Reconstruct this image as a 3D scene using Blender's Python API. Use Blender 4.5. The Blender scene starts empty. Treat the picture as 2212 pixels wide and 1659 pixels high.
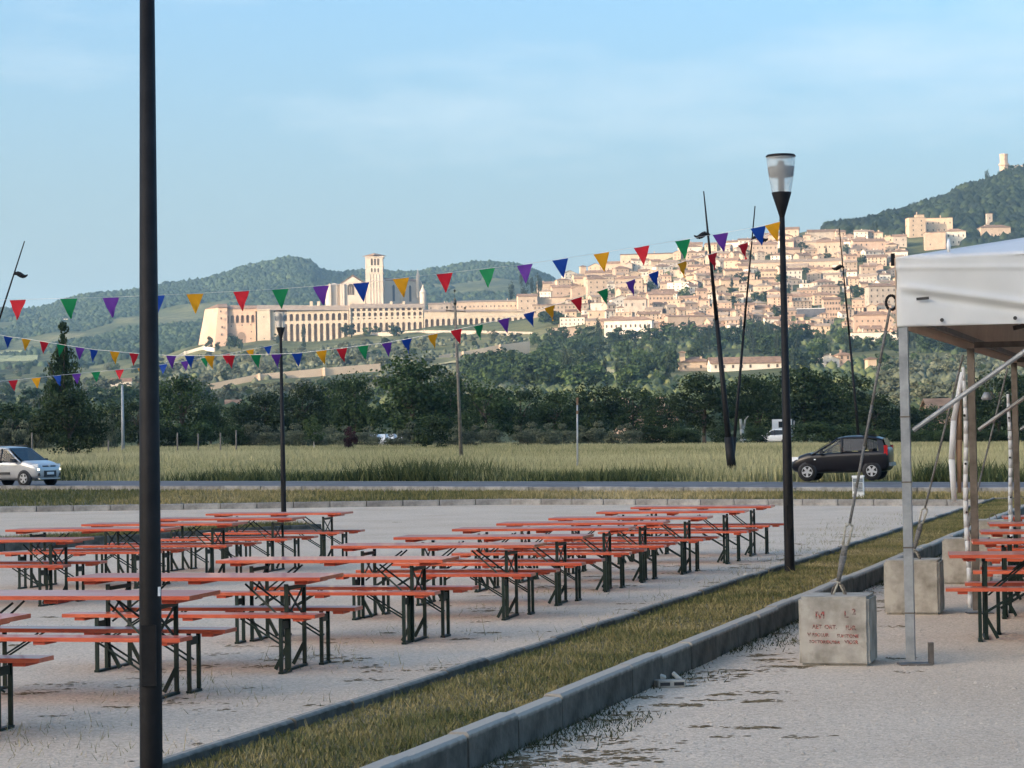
import bpy, bmesh, math, random
import numpy as np
from mathutils import Vector, Matrix

R = math.radians
S = bpy.context.scene
COL = S.collection
rnd = random.Random(11)

# ------------------------------------------------------------------ camera
F, CX, CY = 5200.0, 1106.0, 829.5          # focal length in pixels of a 2212 x 1659 frame
PIT, ROLL = math.atan2(117.5, F), R(1.1)
CAMZ = 1.88
fw = Vector((0, math.cos(PIT), math.sin(PIT)))
r0, u0 = Vector((1, 0, 0)), Vector((0, -math.sin(PIT), math.cos(PIT)))
rt = r0 * math.cos(ROLL) - u0 * math.sin(ROLL)
up = r0 * math.sin(ROLL) + u0 * math.cos(ROLL)
cam_d = bpy.data.cameras.new('camera')
cam = bpy.data.objects.new('camera', cam_d)
COL.objects.link(cam)
m3 = Matrix((rt, up, -fw)).transposed()
cam.matrix_world = Matrix.Translation((0, 0, CAMZ)) @ m3.to_4x4()
cam_d.sensor_width = 36.0
cam_d.lens = 36.0 * F / 2212.0
cam_d.clip_start, cam_d.clip_end = 0.1, 40000.0
S.camera = cam

# ------------------------------------------------------------------ light
SUN_AZ, SUN_EL = R(236.0), R(12.0)
sh = Vector((math.sin(SUN_AZ), math.cos(SUN_AZ), 0))      # horizontal direction towards the sun
to_sun = Vector((sh.x * math.cos(SUN_EL), sh.y * math.cos(SUN_EL), math.sin(SUN_EL)))
W = bpy.data.worlds.new('World')
S.world = W
W.use_nodes = True
wn, wl = W.node_tree.nodes, W.node_tree.links
wn.clear()
w_out, w_bg, w_sky = wn.new('ShaderNodeOutputWorld'), wn.new('ShaderNodeBackground'), wn.new('ShaderNodeTexSky')
w_sky.sky_type = 'NISHITA'
w_sky.sun_disc = False
w_sky.sun_elevation, w_sky.sun_rotation = SUN_EL, SUN_AZ
w_sky.air_density, w_sky.dust_density, w_sky.ozone_density = 0.8, 7.2, 2.2
w_bg.inputs['Strength'].default_value = 0.15
# thin high cirrus over the whole sky
w_tc, w_map, w_no = wn.new('ShaderNodeTexCoord'), wn.new('ShaderNodeMapping'), wn.new('ShaderNodeTexNoise')
w_map.inputs['Scale'].default_value = (2.2, 1.0, 9.0)
w_map.inputs['Rotation'].default_value = (0, R(-14), R(20))
w_map.inputs['Location'].default_value = (3.2, 6.72, 2.89)
w_no.inputs['Scale'].default_value = 1.9
w_no.inputs['Detail'].default_value = 6.0
w_no.inputs['Roughness'].default_value = 0.6
w_rmp, w_mix = wn.new('ShaderNodeValToRGB'), wn.new('ShaderNodeMix')
w_rmp.color_ramp.elements[0].position, w_rmp.color_ramp.elements[1].position = 0.52, 0.74
w_rmp.color_ramp.elements[1].color = (0.34, 0.34, 0.34, 1)
w_mix.data_type = 'RGBA'
w_mix.inputs[7].default_value = (2.15, 2.2, 2.2, 1)
wl.new(w_tc.outputs['Generated'], w_map.inputs['Vector'])
wl.new(w_map.outputs[0], w_no.inputs['Vector'])
wl.new(w_no.outputs['Fac'], w_rmp.inputs[0])
wl.new(w_rmp.outputs[0], w_mix.inputs[0])
w_hs = wn.new('ShaderNodeHueSaturation')
w_hs.inputs['Saturation'].default_value = 1.22
w_hs.inputs['Hue'].default_value = 0.492
wl.new(w_sky.outputs[0], w_hs.inputs['Color'])
wl.new(w_hs.outputs[0], w_mix.inputs[6])
# pale veil of haze thickening evenly towards the horizon, all the way round
w_sep, w_abs, w_ex, w_mu, w_m2 = (wn.new(t) for t in ('ShaderNodeSeparateXYZ', 'ShaderNodeMath', 'ShaderNodeMath', 'ShaderNodeMath', 'ShaderNodeMix'))
w_abs.operation, w_ex.operation, w_mu.operation = 'ABSOLUTE', 'POWER', 'MULTIPLY'
w_ex.inputs[0].default_value = 2.718e-6          # e to the power -12.8 z
wl.new(w_tc.outputs['Generated'], w_sep.inputs[0])
wl.new(w_sep.outputs['Z'], w_abs.inputs[0])
wl.new(w_abs.outputs[0], w_ex.inputs[1])
w_mu.inputs[1].default_value = 0.95
wl.new(w_ex.outputs[0], w_mu.inputs[0])
w_m2.data_type = 'RGBA'
w_m2.inputs[7].default_value = (1.75, 2.15, 2.2, 1)
wl.new(w_mu.outputs[0], w_m2.inputs[0])
wl.new(w_mix.outputs[2], w_m2.inputs[6])
wl.new(w_m2.outputs[2], w_bg.inputs['Color'])
wl.new(w_bg.outputs[0], w_out.inputs[0])

sun_d = bpy.data.lights.new('sun', 'SUN')
sun_d.energy, sun_d.angle, sun_d.color = 2.0, R(0.5), (1.0, 0.77, 0.57)
sun = bpy.data.objects.new('sun', sun_d)
COL.objects.link(sun)
sun.rotation_euler = (-to_sun).to_track_quat('-Z', 'Y').to_euler()
S.view_settings.view_transform = 'Standard'
S.view_settings.look = 'None'
S.view_settings.exposure = 1.92
S.view_settings.gamma = 1.0
S.view_settings.use_curve_mapping = False
S.cycles.volume_bounces = 0
S.cycles.max_bounces = 6
S.cycles.transparent_max_bounces = 12

# ------------------------------------------------------------------ helpers: pixels to places
SLOPE = -0.005
def gz(x):                                   # the plain tilts gently down to the right
    return SLOPE * 60.0 * math.tanh(x / 60.0)
def pdir(x, y):
    return fw + rt * ((x - CX) / F) + up * ((CY - y) / F)
def on_ground(x, y, h=0.0):
    d = pdir(x, y)
    X = 0.0
    for _ in range(8):
        t = (gz(X) + h - CAMZ) / d.z
        X = d.x * t
    return Vector((d.x * t, d.y * t, gz(X) + h))
def at_depth(x, y, Y):
    d = pdir(x, y)
    t = Y / d.y
    return Vector((d.x * t, Y, CAMZ + d.z * t))

# ------------------------------------------------------------------ helpers: meshes
def tag(o, label=None, cat=None, group=None, kind=None):
    if label: o['label'] = label
    if cat: o['category'] = cat
    if group: o['group'] = group
    if kind: o['kind'] = kind
    return o
def link(name, me, mat=None, parent=None):
    o = bpy.data.objects.new(name, me)
    COL.objects.link(o)
    if mat is not None and me is not None and len(me.materials) == 0:
        me.materials.append(mat)
    if parent is not None:
        o.parent = parent
    return o
def empty(name, loc=(0, 0, 0), rz=0.0, rx=0.0, ry=0.0, sc=1.0):
    o = bpy.data.objects.new(name, None)
    o.empty_display_size = 0.2
    COL.objects.link(o)
    o.location = loc
    o.rotation_euler = (rx, ry, rz)
    o.scale = (sc, sc, sc)
    return o
KIDS = {}
def copy_tree(o, parent=None):
    c = o.copy()
    COL.objects.link(c)
    c.parent = parent
    for ch in o.children:
        copy_tree(ch, c)
    return c

class MB:
    def __init__(s):
        s.v, s.f = [], []
    def add(s, vs, fs):
        n = len(s.v)
        s.v += [tuple(p) for p in vs]
        s.f += [tuple(i + n for i in f) for f in fs]
        return s
    def box(s, c, d, rz=0.0, tap=1.0):
        hx, hy, hz = d[0] / 2, d[1] / 2, d[2] / 2
        ca, sa = math.cos(rz), math.sin(rz)
        vs = []
        for z, k in ((-hz, 1.0), (hz, tap)):
            for x, y in ((-hx, -hy), (hx, -hy), (hx, hy), (-hx, hy)):
                x2, y2 = x * k, y * k
                vs.append((c[0] + x2 * ca - y2 * sa, c[1] + x2 * sa + y2 * ca, c[2] + z))
        return s.add(vs, [(3, 2, 1, 0), (4, 5, 6, 7), (0, 1, 5, 4), (1, 2, 6, 5), (2, 3, 7, 6), (3, 0, 4, 7)])
    def b2(s, x0, x1, y0, y1, z0, z1):
        return s.box(((x0 + x1) / 2, (y0 + y1) / 2, (z0 + z1) / 2), (abs(x1 - x0), abs(y1 - y0), abs(z1 - z0)))
    def tube(s, p0, p1, ra, rb=None, n=8, cap=True):
        rb = ra if rb is None else rb
        p0, p1 = Vector(p0), Vector(p1)
        d = (p1 - p0).normalized()
        a = d.orthogonal().normalized()
        b = d.cross(a)
        vs = []
        for p, r in ((p0, ra), (p1, rb)):
            for i in range(n):
                t = 2 * math.pi * i / n
                vs.append(p + a * (r * math.cos(t)) + b * (r * math.sin(t)))
        fs = [(i, (i + 1) % n, n + (i + 1) % n, n + i) for i in range(n)]
        if cap:
            fs += [tuple(range(n - 1, -1, -1)), tuple(range(n, 2 * n))]
        return s.add(vs, fs)
    def path(s, pts, rs, n=6):
        for i in range(len(pts) - 1):
            s.tube(pts[i], pts[i + 1], rs if not isinstance(rs, (list, tuple)) else rs[i],
                   rs if not isinstance(rs, (list, tuple)) else rs[i + 1], n)
        return s
    def bar(s, p0, p1, w, t):                 # flat bar: w across (horizontal), t thick
        p0, p1 = Vector(p0), Vector(p1)
        d = (p1 - p0).normalized()
        a = d.cross(Vector((0, 1, 0)))
        if a.length < 1e-3: a = Vector((1, 0, 0))
        a.normalize()
        b = d.cross(a).normalized()
        vs = []
        for p in (p0, p1):
            for i, j in ((-1, -1), (1, -1), (1, 1), (-1, 1)):
                vs.append(p + a * (i * w / 2) + b * (j * t / 2))
        return s.add(vs, [(3, 2, 1, 0), (4, 5, 6, 7), (0, 1, 5, 4), (1, 2, 6, 5), (2, 3, 7, 6), (3, 0, 4, 7)])
    def lathe(s, prof, n=24, c=(0, 0, 0)):
        vs, fs = [], []
        for r, z in prof:
            for i in range(n):
                t = 2 * math.pi * i / n
                vs.append((c[0] + r * math.cos(t), c[1] + r * math.sin(t), c[2] + z))
        for k in range(len(prof) - 1):
            for i in range(n):
                j = (i + 1) % n
                fs.append((k * n + i, k * n + j, (k + 1) * n + j, (k + 1) * n + i))
        fs += [tuple(range(n - 1, -1, -1)), tuple(range((len(prof) - 1) * n, len(prof) * n))]
        return s.add(vs, fs)
    def prism(s, poly, axis, a, b):           # polygon of 2-D points pushed from a to b along an axis
        n = len(poly)
        def P(u, v, w):
            return {'x': (w, u, v), 'y': (u, w, v), 'z': (u, v, w)}[axis]
        vs = [P(u, v, a) for u, v in poly] + [P(u, v, b) for u, v in poly]
        fs = [(i, (i + 1) % n, n + (i + 1) % n, n + i) for i in range(n)]
        fs += [tuple(range(n - 1, -1, -1)), tuple(range(n, 2 * n))]
        return s.add(vs, fs)
    def mesh(s, name, smooth=False):
        me = bpy.data.meshes.new(name)
        me.from_pydata(s.v, [], s.f)
        if smooth:
            me.polygons.foreach_set('use_smooth', [True] * len(me.polygons))
        me.update()
        return me
    def build(s, name, mat, parent=None, smooth=False, fix=True):
        me = s.mesh(name, smooth)
        if fix:
            bm = bmesh.new()
            bm.from_mesh(me)
            bmesh.ops.recalc_face_normals(bm, faces=bm.faces)
            bm.to_mesh(me)
            bm.free()
        return link(name, me, mat, parent)

def np_mesh(name, V, Fc, tint=None, smooth=False):
    """V (n,3); Fc (m,k) faces of equal size; tint per vertex"""
    me = bpy.data.meshes.new(name)
    V = np.ascontiguousarray(V, dtype=np.float32)
    Fc = np.ascontiguousarray(Fc, dtype=np.int32)
    m, k = Fc.shape
    me.vertices.add(len(V))
    me.vertices.foreach_set('co', V.ravel())
    me.loops.add(m * k)
    me.loops.foreach_set('vertex_index', Fc.ravel())
    me.polygons.add(m)
    me.polygons.foreach_set('loop_start', np.arange(0, m * k, k, dtype=np.int32))
    if smooth:
        me.polygons.foreach_set('use_smooth', np.ones(m, dtype=bool))
    if tint is not None:
        a = me.attributes.new('tint', 'FLOAT', 'POINT')
        a.data.foreach_set('value', np.ascontiguousarray(tint, dtype=np.float32))
    me.update()
    me.validate()
    return me

# ------------------------------------------------------------------ helpers: materials
def srgb(r, g, b):
    f = lambda c: ((c / 255.0) / 12.92) if c / 255.0 <= 0.04045 else (((c / 255.0) + 0.055) / 1.055) ** 2.4
    return (f(r), f(g), f(b))
def pm(name, c1, c2=None, scale=4.0, rough=0.7, bump=0.0, bscale=None, metal=0.0, detail=6.0, lo=0.35, hi=0.65,
       spec=0.5, obj_var=0.0, coat=0.0, trans=0.0):
    m = bpy.data.materials.new(name)
    m.use_nodes = True
    N, L = m.node_tree.nodes, m.node_tree.links
    b = N['Principled BSDF']
    b.inputs['Roughness'].default_value = rough
    b.inputs['Metallic'].default_value = metal
    b.inputs['Specular IOR Level'].default_value = spec
    b.inputs['Coat Weight'].default_value = coat
    b.inputs['Transmission Weight'].default_value = trans
    tc = N.new('ShaderNodeTexCoord')
    src = None
    if c2 is None:
        b.inputs['Base Color'].default_value = (*c1, 1)
        c2 = c1
    no = N.new('ShaderNodeTexNoise')
    no.inputs['Scale'].default_value = scale
    no.inputs['Detail'].default_value = detail
    no.inputs['Roughness'].default_value = 0.6
    L.new(tc.outputs['Object'], no.inputs['Vector'])
    rp = N.new('ShaderNodeValToRGB')
    rp.color_ramp.elements[0].position, rp.color_ramp.elements[1].position = lo, hi
    rp.color_ramp.elements[0].color, rp.color_ramp.elements[1].color = (*c1, 1), (*c2, 1)
    L.new(no.outputs['Fac'], rp.inputs[0])
    src = rp.outputs[0]
    if obj_var > 0:
        oi, hs, mr = N.new('ShaderNodeObjectInfo'), N.new('ShaderNodeHueSaturation'), N.new('ShaderNodeMapRange')
        mr.inputs['To Min'].default_value, mr.inputs['To Max'].default_value = 1 - obj_var, 1 + obj_var
        L.new(oi.outputs['Random'], mr.inputs[0])
        L.new(mr.outputs[0], hs.inputs['Value'])
        L.new(src, hs.inputs['Color'])
        src = hs.outputs[0]
    L.new(src, b.inputs['Base Color'])
    if bump > 0:
        bp, n2 = N.new('ShaderNodeBump'), N.new('ShaderNodeTexNoise')
        n2.inputs['Scale'].default_value = bscale or scale * 3
        n2.inputs['Detail'].default_value = 5
        L.new(tc.outputs['Object'], n2.inputs['Vector'])
        L.new(n2.outputs['Fac'], bp.inputs['Height'])
        bp.inputs['Strength'].default_value = bump
        bp.inputs['Distance'].default_value = 0.02
        L.new(bp.outputs[0], b.inputs['Normal'])
    return m
def tint_mat(name, stops, rough=0.8, obj_var=0.0, nscale=0.0, namp=0.0, transl=0.0, spec=0.3):
    """colour by the 'tint' attribute of the mesh"""
    m = bpy.data.materials.new(name)
    m.use_nodes = True
    N, L = m.node_tree.nodes, m.node_tree.links
    b = N['Principled BSDF']
    b.inputs['Roughness'].default_value = rough
    b.inputs['Specular IOR Level'].default_value = spec
    at = N.new('ShaderNodeAttribute')
    at.attribute_name = 'tint'
    fac = at.outputs['Fac']
    if nscale > 0:
        tc, no, ma = N.new('ShaderNodeTexCoord'), N.new('ShaderNodeTexNoise'), N.new('ShaderNodeMath')
        no.inputs['Scale'].default_value = nscale
        no.inputs['Detail'].default_value = 3
        L.new(tc.outputs['Object'], no.inputs['Vector'])
        sub = N.new('ShaderNodeMath')
        sub.operation = 'SUBTRACT'
        sub.inputs[1].default_value = 0.5
        L.new(no.outputs['Fac'], sub.inputs[0])
        ma.operation = 'MULTIPLY_ADD'
        ma.inputs[1].default_value = namp
        L.new(sub.outputs[0], ma.inputs[0])
        L.new(fac, ma.inputs[2])
        fac = ma.outputs[0]
    rp = N.new('ShaderNodeValToRGB')
    e = rp.color_ramp.elements
    while len(e) < len(stops): e.new(0.5)
    for i, (p, c) in enumerate(stops):
        e[i].position = p
        e[i].color = (*c, 1)
    L.new(fac, rp.inputs[0])
    src = rp.outputs[0]
    if obj_var > 0:
        oi, hs, mr = N.new('ShaderNodeObjectInfo'), N.new('ShaderNodeHueSaturation'), N.new('ShaderNodeMapRange')
        mr.inputs['To Min'].default_value, mr.inputs['To Max'].default_value = 1 - obj_var, 1 + obj_var
        L.new(oi.outputs['Random'], mr.inputs[0])
        L.new(mr.outputs[0], hs.inputs['Value'])
        L.new(src, hs.inputs['Color'])
        src = hs.outputs[0]
    L.new(src, b.inputs['Base Color'])
    if transl > 0:
        tr, ms = N.new('ShaderNodeBsdfTranslucent'), N.new('ShaderNodeMixShader')
        L.new(src, tr.inputs['Color'])
        ms.inputs[0].default_value = transl
        L.new(b.outputs[0], ms.inputs[1])
        L.new(tr.outputs[0], ms.inputs[2])
        L.new(ms.outputs[0], N['Material Output'].inputs['Surface'])
    return m

M = {}
# ------------------------------------------------------------------ materials
M['gravel'] = pm('gravel', (0.54, 0.435, 0.335), (0.70, 0.58, 0.455), scale=42, rough=0.95, spec=0.12, bump=0.6, bscale=55, detail=8, lo=0.3, hi=0.72)
def gravel_nodes():
    m = M['gravel']
    N, L = m.node_tree.nodes, m.node_tree.links
    b = N['Principled BSDF']
    src = b.inputs['Base Color'].links[0].from_socket
    tc = [n for n in N if n.type == 'TEX_COORD'][0]
    vo = N.new('ShaderNodeTexVoronoi')                         # single light and dark stones
    vo.inputs['Scale'].default_value = 55
    L.new(tc.outputs['Object'], vo.inputs['Vector'])
    hsv, mr = N.new('ShaderNodeHueSaturation'), N.new('ShaderNodeMapRange')
    sep = N.new('ShaderNodeSeparateColor')
    L.new(vo.outputs['Color'], sep.inputs[0])
    mr.inputs['To Min'].default_value, mr.inputs['To Max'].default_value = 0.76, 1.12
    L.new(sep.outputs[0], mr.inputs[0])
    L.new(mr.outputs[0], hsv.inputs['Value'])
    L.new(src, hsv.inputs['Color'])
    n2 = N.new('ShaderNodeTexNoise')                           # worn, dusty and damp patches
    n2.inputs['Scale'].default_value = 0.45
    n2.inputs['Detail'].default_value = 5
    L.new(tc.outputs['Object'], n2.inputs['Vector'])
    r2, mx = N.new('ShaderNodeValToRGB'), N.new('ShaderNodeMix')
    r2.color_ramp.elements[0].position, r2.color_ramp.elements[1].position = 0.35, 0.62
    r2.color_ramp.elements[0].color, r2.color_ramp.elements[1].color = (0.90, 0.88, 0.86, 1), (1, 1, 1, 1)
    L.new(n2.outputs['Fac'], r2.inputs[0])
    mx.data_type, mx.blend_type = 'RGBA', 'MULTIPLY'
    mx.inputs[0].default_value = 1.0
    L.new(hsv.outputs[0], mx.inputs[6])
    L.new(r2.outputs[0], mx.inputs[7])
    L.new(mx.outputs[2], b.inputs['Base Color'])
gravel_nodes()
M['pebble'] = pm('pebble', (0.36, 0.30, 0.24), (0.66, 0.56, 0.45), scale=3.0, rough=0.95, spec=0.1, lo=0.3, hi=0.7)
M['soil'] = pm('soil', (0.07, 0.058, 0.03), (0.17, 0.14, 0.07), scale=7, rough=1.0, bump=0.5)
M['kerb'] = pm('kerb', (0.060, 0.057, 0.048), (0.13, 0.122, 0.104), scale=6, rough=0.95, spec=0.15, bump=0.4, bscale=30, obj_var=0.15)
def kerb_dirt_skylight():
    # splash dirt and moss below, sky light painted pale on the top of each stone
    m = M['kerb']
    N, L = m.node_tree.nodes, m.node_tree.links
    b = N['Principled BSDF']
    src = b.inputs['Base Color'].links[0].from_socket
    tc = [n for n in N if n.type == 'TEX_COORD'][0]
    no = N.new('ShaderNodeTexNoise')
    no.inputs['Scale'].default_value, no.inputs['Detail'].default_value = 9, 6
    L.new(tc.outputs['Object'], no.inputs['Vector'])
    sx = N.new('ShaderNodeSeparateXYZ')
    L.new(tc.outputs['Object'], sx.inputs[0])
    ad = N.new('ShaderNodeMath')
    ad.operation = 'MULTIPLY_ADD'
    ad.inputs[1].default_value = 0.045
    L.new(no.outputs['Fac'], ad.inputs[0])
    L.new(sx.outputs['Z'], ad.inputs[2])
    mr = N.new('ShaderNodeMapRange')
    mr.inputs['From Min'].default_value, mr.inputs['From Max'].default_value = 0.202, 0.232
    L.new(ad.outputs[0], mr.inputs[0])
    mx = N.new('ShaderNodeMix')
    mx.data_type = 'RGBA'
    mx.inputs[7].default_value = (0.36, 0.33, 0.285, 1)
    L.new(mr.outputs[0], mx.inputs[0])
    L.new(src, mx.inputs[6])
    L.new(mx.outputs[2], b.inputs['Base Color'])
kerb_dirt_skylight()
M['kerb_far'] = pm('kerb_far', (0.17, 0.165, 0.155), (0.33, 0.32, 0.30), scale=4, rough=0.95, bump=0.3, bscale=20, obj_var=0.2)
M['asphalt'] = pm('asphalt', (0.105, 0.105, 0.11), (0.165, 0.165, 0.17), scale=1.6, rough=0.9, spec=0.15, bump=0.2, bscale=60)
M['road_paint'] = pm('road_paint', (0.42, 0.42, 0.42), (0.66, 0.66, 0.64), scale=5, rough=0.8)
M['grass_strip'] = tint_mat('grass_strip', [(0.0, (0.055, 0.072, 0.022)), (0.35, (0.165, 0.150, 0.055)), (0.7, (0.29, 0.235, 0.105)), (1.0, (0.46, 0.38, 0.21))], nscale=1.3, namp=1.0)
M['grass_field'] = tint_mat('grass_field', [(0.0, (0.026, 0.044, 0.013)), (0.3, (0.082, 0.100, 0.034)), (0.6, (0.27, 0.265, 0.125)), (1.0, (0.50, 0.455, 0.26))], nscale=0.06, namp=0.35)
M['weed'] = tint_mat('weed', [(0.0, (0.02, 0.035, 0.012)), (0.5, (0.05, 0.055, 0.02)), (1.0, (0.13, 0.10, 0.045))])
M['litter'] = pm('litter', (0.085, 0.060, 0.034), (0.22, 0.165, 0.095), scale=9, rough=1.0, spec=0.05)
M['orange_wood'] = pm('orange_wood', (0.48, 0.072, 0.028), (0.61, 0.115, 0.045), scale=2.5, rough=0.32, obj_var=0.10, bump=0.10, bscale=24, coat=0.35)
def worn_wood():
    # grain along the board, faded and stained patches that differ from board to board
    m = M['orange_wood']
    N, L = m.node_tree.nodes, m.node_tree.links
    b = N['Principled BSDF']
    src = b.inputs['Base Color'].links[0].from_socket
    tc, oi = N.new('ShaderNodeTexCoord'), N.new('ShaderNodeObjectInfo')
    ad, mp = N.new('ShaderNodeVectorMath'), N.new('ShaderNodeMapping')
    ad.operation = 'ADD'
    ml = N.new('ShaderNodeMath')
    ml.operation = 'MULTIPLY'
    ml.inputs[1].default_value = 37.0
    L.new(oi.outputs['Random'], ml.inputs[0])
    L.new(tc.outputs['Object'], ad.inputs[0])
    L.new(ml.outputs[0], ad.inputs[1])
    mp.inputs['Scale'].default_value = (1.2, 26, 26)
    L.new(ad.outputs[0], mp.inputs[0])
    g1, g2 = N.new('ShaderNodeTexNoise'), N.new('ShaderNodeTexNoise')
    g1.inputs['Scale'].default_value, g1.inputs['Detail'].default_value = 2.0, 4
    g2.inputs['Scale'].default_value, g2.inputs['Detail'].default_value = 2.3, 6
    L.new(mp.outputs[0], g1.inputs['Vector'])
    L.new(ad.outputs[0], g2.inputs['Vector'])
    for nz, lo, hi, c0, c1 in ((g1, 0.3, 0.7, (0.80, 0.76, 0.74, 1), (1.08, 1.08, 1.08, 1)), (g2, 0.42, 0.68, (1, 1, 1, 1), (1.10, 1.35, 1.5, 1))):
        rp, mx = N.new('ShaderNodeValToRGB'), N.new('ShaderNodeMix')
        rp.color_ramp.elements[0].position, rp.color_ramp.elements[1].position = lo, hi
        rp.color_ramp.elements[0].color, rp.color_ramp.elements[1].color = c0, c1
        L.new(nz.outputs['Fac'], rp.inputs[0])
        mx.data_type, mx.blend_type = 'RGBA', 'MULTIPLY'
        mx.inputs[0].default_value = 1.0
        L.new(src, mx.inputs[6])
        L.new(rp.outputs[0], mx.inputs[7])
        src = mx.outputs[2]
    L.new(src, b.inputs['Base Color'])
    mr = N.new('ShaderNodeMapRange')
    mr.inputs['To Min'].default_value, mr.inputs['To Max'].default_value = 0.25, 0.5
    L.new(g2.outputs['Fac'], mr.inputs[0])
    L.new(mr.outputs[0], b.inputs['Roughness'])
worn_wood()
M['batten'] = pm('batten', (0.42, 0.055, 0.02), (0.56, 0.085, 0.03), scale=3, rough=0.5)
M['green_steel'] = pm('green_steel', (0.003, 0.012, 0.009), (0.006, 0.020, 0.014), scale=6, rough=0.5, spec=0.35)
M['black_metal'] = pm('black_metal', (0.004, 0.004, 0.005), (0.010, 0.010, 0.011), scale=9, rough=0.6, spec=0.25, bump=0.1, bscale=60)
M['galv'] = pm('galv', (0.20, 0.215, 0.225), (0.32, 0.335, 0.34), scale=7, rough=0.5, metal=0.35)
M['old_steel'] = pm('old_steel', (0.075, 0.062, 0.050), (0.15, 0.13, 0.11), scale=7, rough=0.6, metal=0.2)
M['tent_pvc'] = pm('tent_pvc', (0.60, 0.62, 0.61), (0.74, 0.75, 0.745), scale=1.3, rough=0.55, lo=0.25, hi=0.75)
M['tent_roof'] = pm('tent_roof', (0.66, 0.68, 0.69), (0.76, 0.775, 0.78), scale=0.8, rough=0.5)
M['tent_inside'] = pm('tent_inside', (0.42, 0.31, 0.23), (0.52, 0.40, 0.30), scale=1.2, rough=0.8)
M['concrete'] = pm('concrete', (0.17, 0.155, 0.125), (0.40, 0.375, 0.325), scale=5.5, detail=10, lo=0.28, hi=0.62, rough=0.95, bump=0.35, bscale=28)
M['red_paint'] = pm('red_paint', (0.30, 0.055, 0.045), (0.40, 0.10, 0.085), scale=30, rough=0.9)
def worn_paint():
    N, L = M['red_paint'].node_tree.nodes, M['red_paint'].node_tree.links
    tc, no, rp = N.new('ShaderNodeTexCoord'), N.new('ShaderNodeTexNoise'), N.new('ShaderNodeValToRGB')
    no.inputs['Scale'].default_value, no.inputs['Detail'].default_value = 34, 5
    L.new(tc.outputs['Object'], no.inputs['Vector'])
    rp.color_ramp.elements[0].position, rp.color_ramp.elements[1].position = 0.42, 0.60
    rp.color_ramp.elements[0].color, rp.color_ramp.elements[1].color = (0.12, 0.12, 0.12, 1), (0.95, 0.95, 0.95, 1)
    L.new(no.outputs['Fac'], rp.inputs[0])
    L.new(rp.outputs[0], N['Principled BSDF'].inputs['Alpha'])
worn_paint()
M['rope'] = pm('rope', (0.30, 0.28, 0.22), (0.44, 0.41, 0.34), scale=60, rough=0.95)
M['rope_dark'] = pm('rope_dark', (0.10, 0.10, 0.095), (0.18, 0.175, 0.165), scale=60, rough=0.95)
M['string'] = pm('string', (0.62, 0.62, 0.60), (0.72, 0.72, 0.70), scale=60, rough=0.9)
for nm, c in dict(red=srgb(205, 30, 50), green=srgb(15, 140, 85), purple=srgb(105, 55, 160), blue=srgb(10, 70, 165), yellow=srgb(225, 165, 25)).items():
    M['flag_' + nm] = tint_mat('flag_' + nm, [(0.0, tuple(x * 0.92 for x in c)), (1.0, c)], rough=0.6, transl=0.25)
M['wood_pole'] = pm('wood_pole', (0.13, 0.115, 0.095), (0.22, 0.20, 0.17), scale=5, rough=0.95)
M['grey_pole'] = pm('grey_pole', (0.30, 0.32, 0.34), (0.38, 0.40, 0.42), scale=5, rough=0.6)
M['insulator'] = pm('insulator', (0.02, 0.03, 0.03), (0.05, 0.06, 0.05), scale=9, rough=0.3)
M['white_metal'] = pm('white_metal', (0.78, 0.79, 0.78), (0.86, 0.87, 0.86), scale=3, rough=0.4)
M['panel_grey'] = pm('panel_grey', (0.13, 0.16, 0.18), (0.20, 0.24, 0.26), scale=9, rough=0.4)
M['tile'] = pm('tile', (0.17, 0.105, 0.066), (0.30, 0.195, 0.125), scale=0.35, rough=0.95, obj_var=0.22, bump=0.3, bscale=1.2)
M['tile_pale'] = pm('tile_pale', (0.25, 0.19, 0.135), (0.36, 0.28, 0.20), scale=0.3, rough=0.95, obj_var=0.15)
M['stone_cream'] = pm('stone_cream', (0.41, 0.315, 0.225), (0.51, 0.40, 0.295), scale=0.22, rough=0.95, obj_var=0.12)
M['stone_pink'] = pm('stone_pink', (0.43, 0.30, 0.215), (0.52, 0.38, 0.275), scale=0.22, rough=0.95, obj_var=0.12)
M['stone_grey'] = pm('stone_grey', (0.34, 0.29, 0.235), (0.45, 0.385, 0.31), scale=0.25, rough=0.95, obj_var=0.14)
M['stucco_yellow'] = pm('stucco_yellow', (0.48, 0.36, 0.245), (0.56, 0.43, 0.30), scale=0.2, rough=0.95, obj_var=0.10)
M['stucco_white'] = pm('stucco_white', (0.60, 0.54, 0.44), (0.70, 0.64, 0.54), scale=0.2, rough=0.95, obj_var=0.08)
M['convent'] = pm('convent', (0.46, 0.38, 0.275), (0.56, 0.475, 0.355), scale=0.10, rough=0.95, obj_var=0.05)
M['convent_pink'] = pm('convent_pink', (0.45, 0.315, 0.22), (0.54, 0.39, 0.28), scale=0.10, rough=0.95)
M['church'] = pm('church', (0.50, 0.43, 0.34), (0.60, 0.525, 0.43), scale=0.09, rough=0.95)
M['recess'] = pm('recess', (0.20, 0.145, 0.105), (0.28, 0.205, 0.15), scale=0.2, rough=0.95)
M['shutter'] = pm('shutter', (0.055, 0.042, 0.032), (0.11, 0.085, 0.062), scale=2, rough=0.7, obj_var=0.3)
M['dark_cladding'] = pm('dark_cladding', (0.07, 0.075, 0.09), (0.10, 0.105, 0.12), scale=0.5, rough=0.6)
M['terrace'] = pm('terrace', (0.56, 0.44, 0.31), (0.66, 0.53, 0.385), scale=0.06, rough=1.0)
M['leaf_dark'] = tint_mat('leaf_dark', [(0.0, (0.011, 0.021, 0.010)), (0.5, (0.029, 0.054, 0.019)), (1.0, (0.064, 0.098, 0.030))], obj_var=0.30, transl=0.22)
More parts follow.
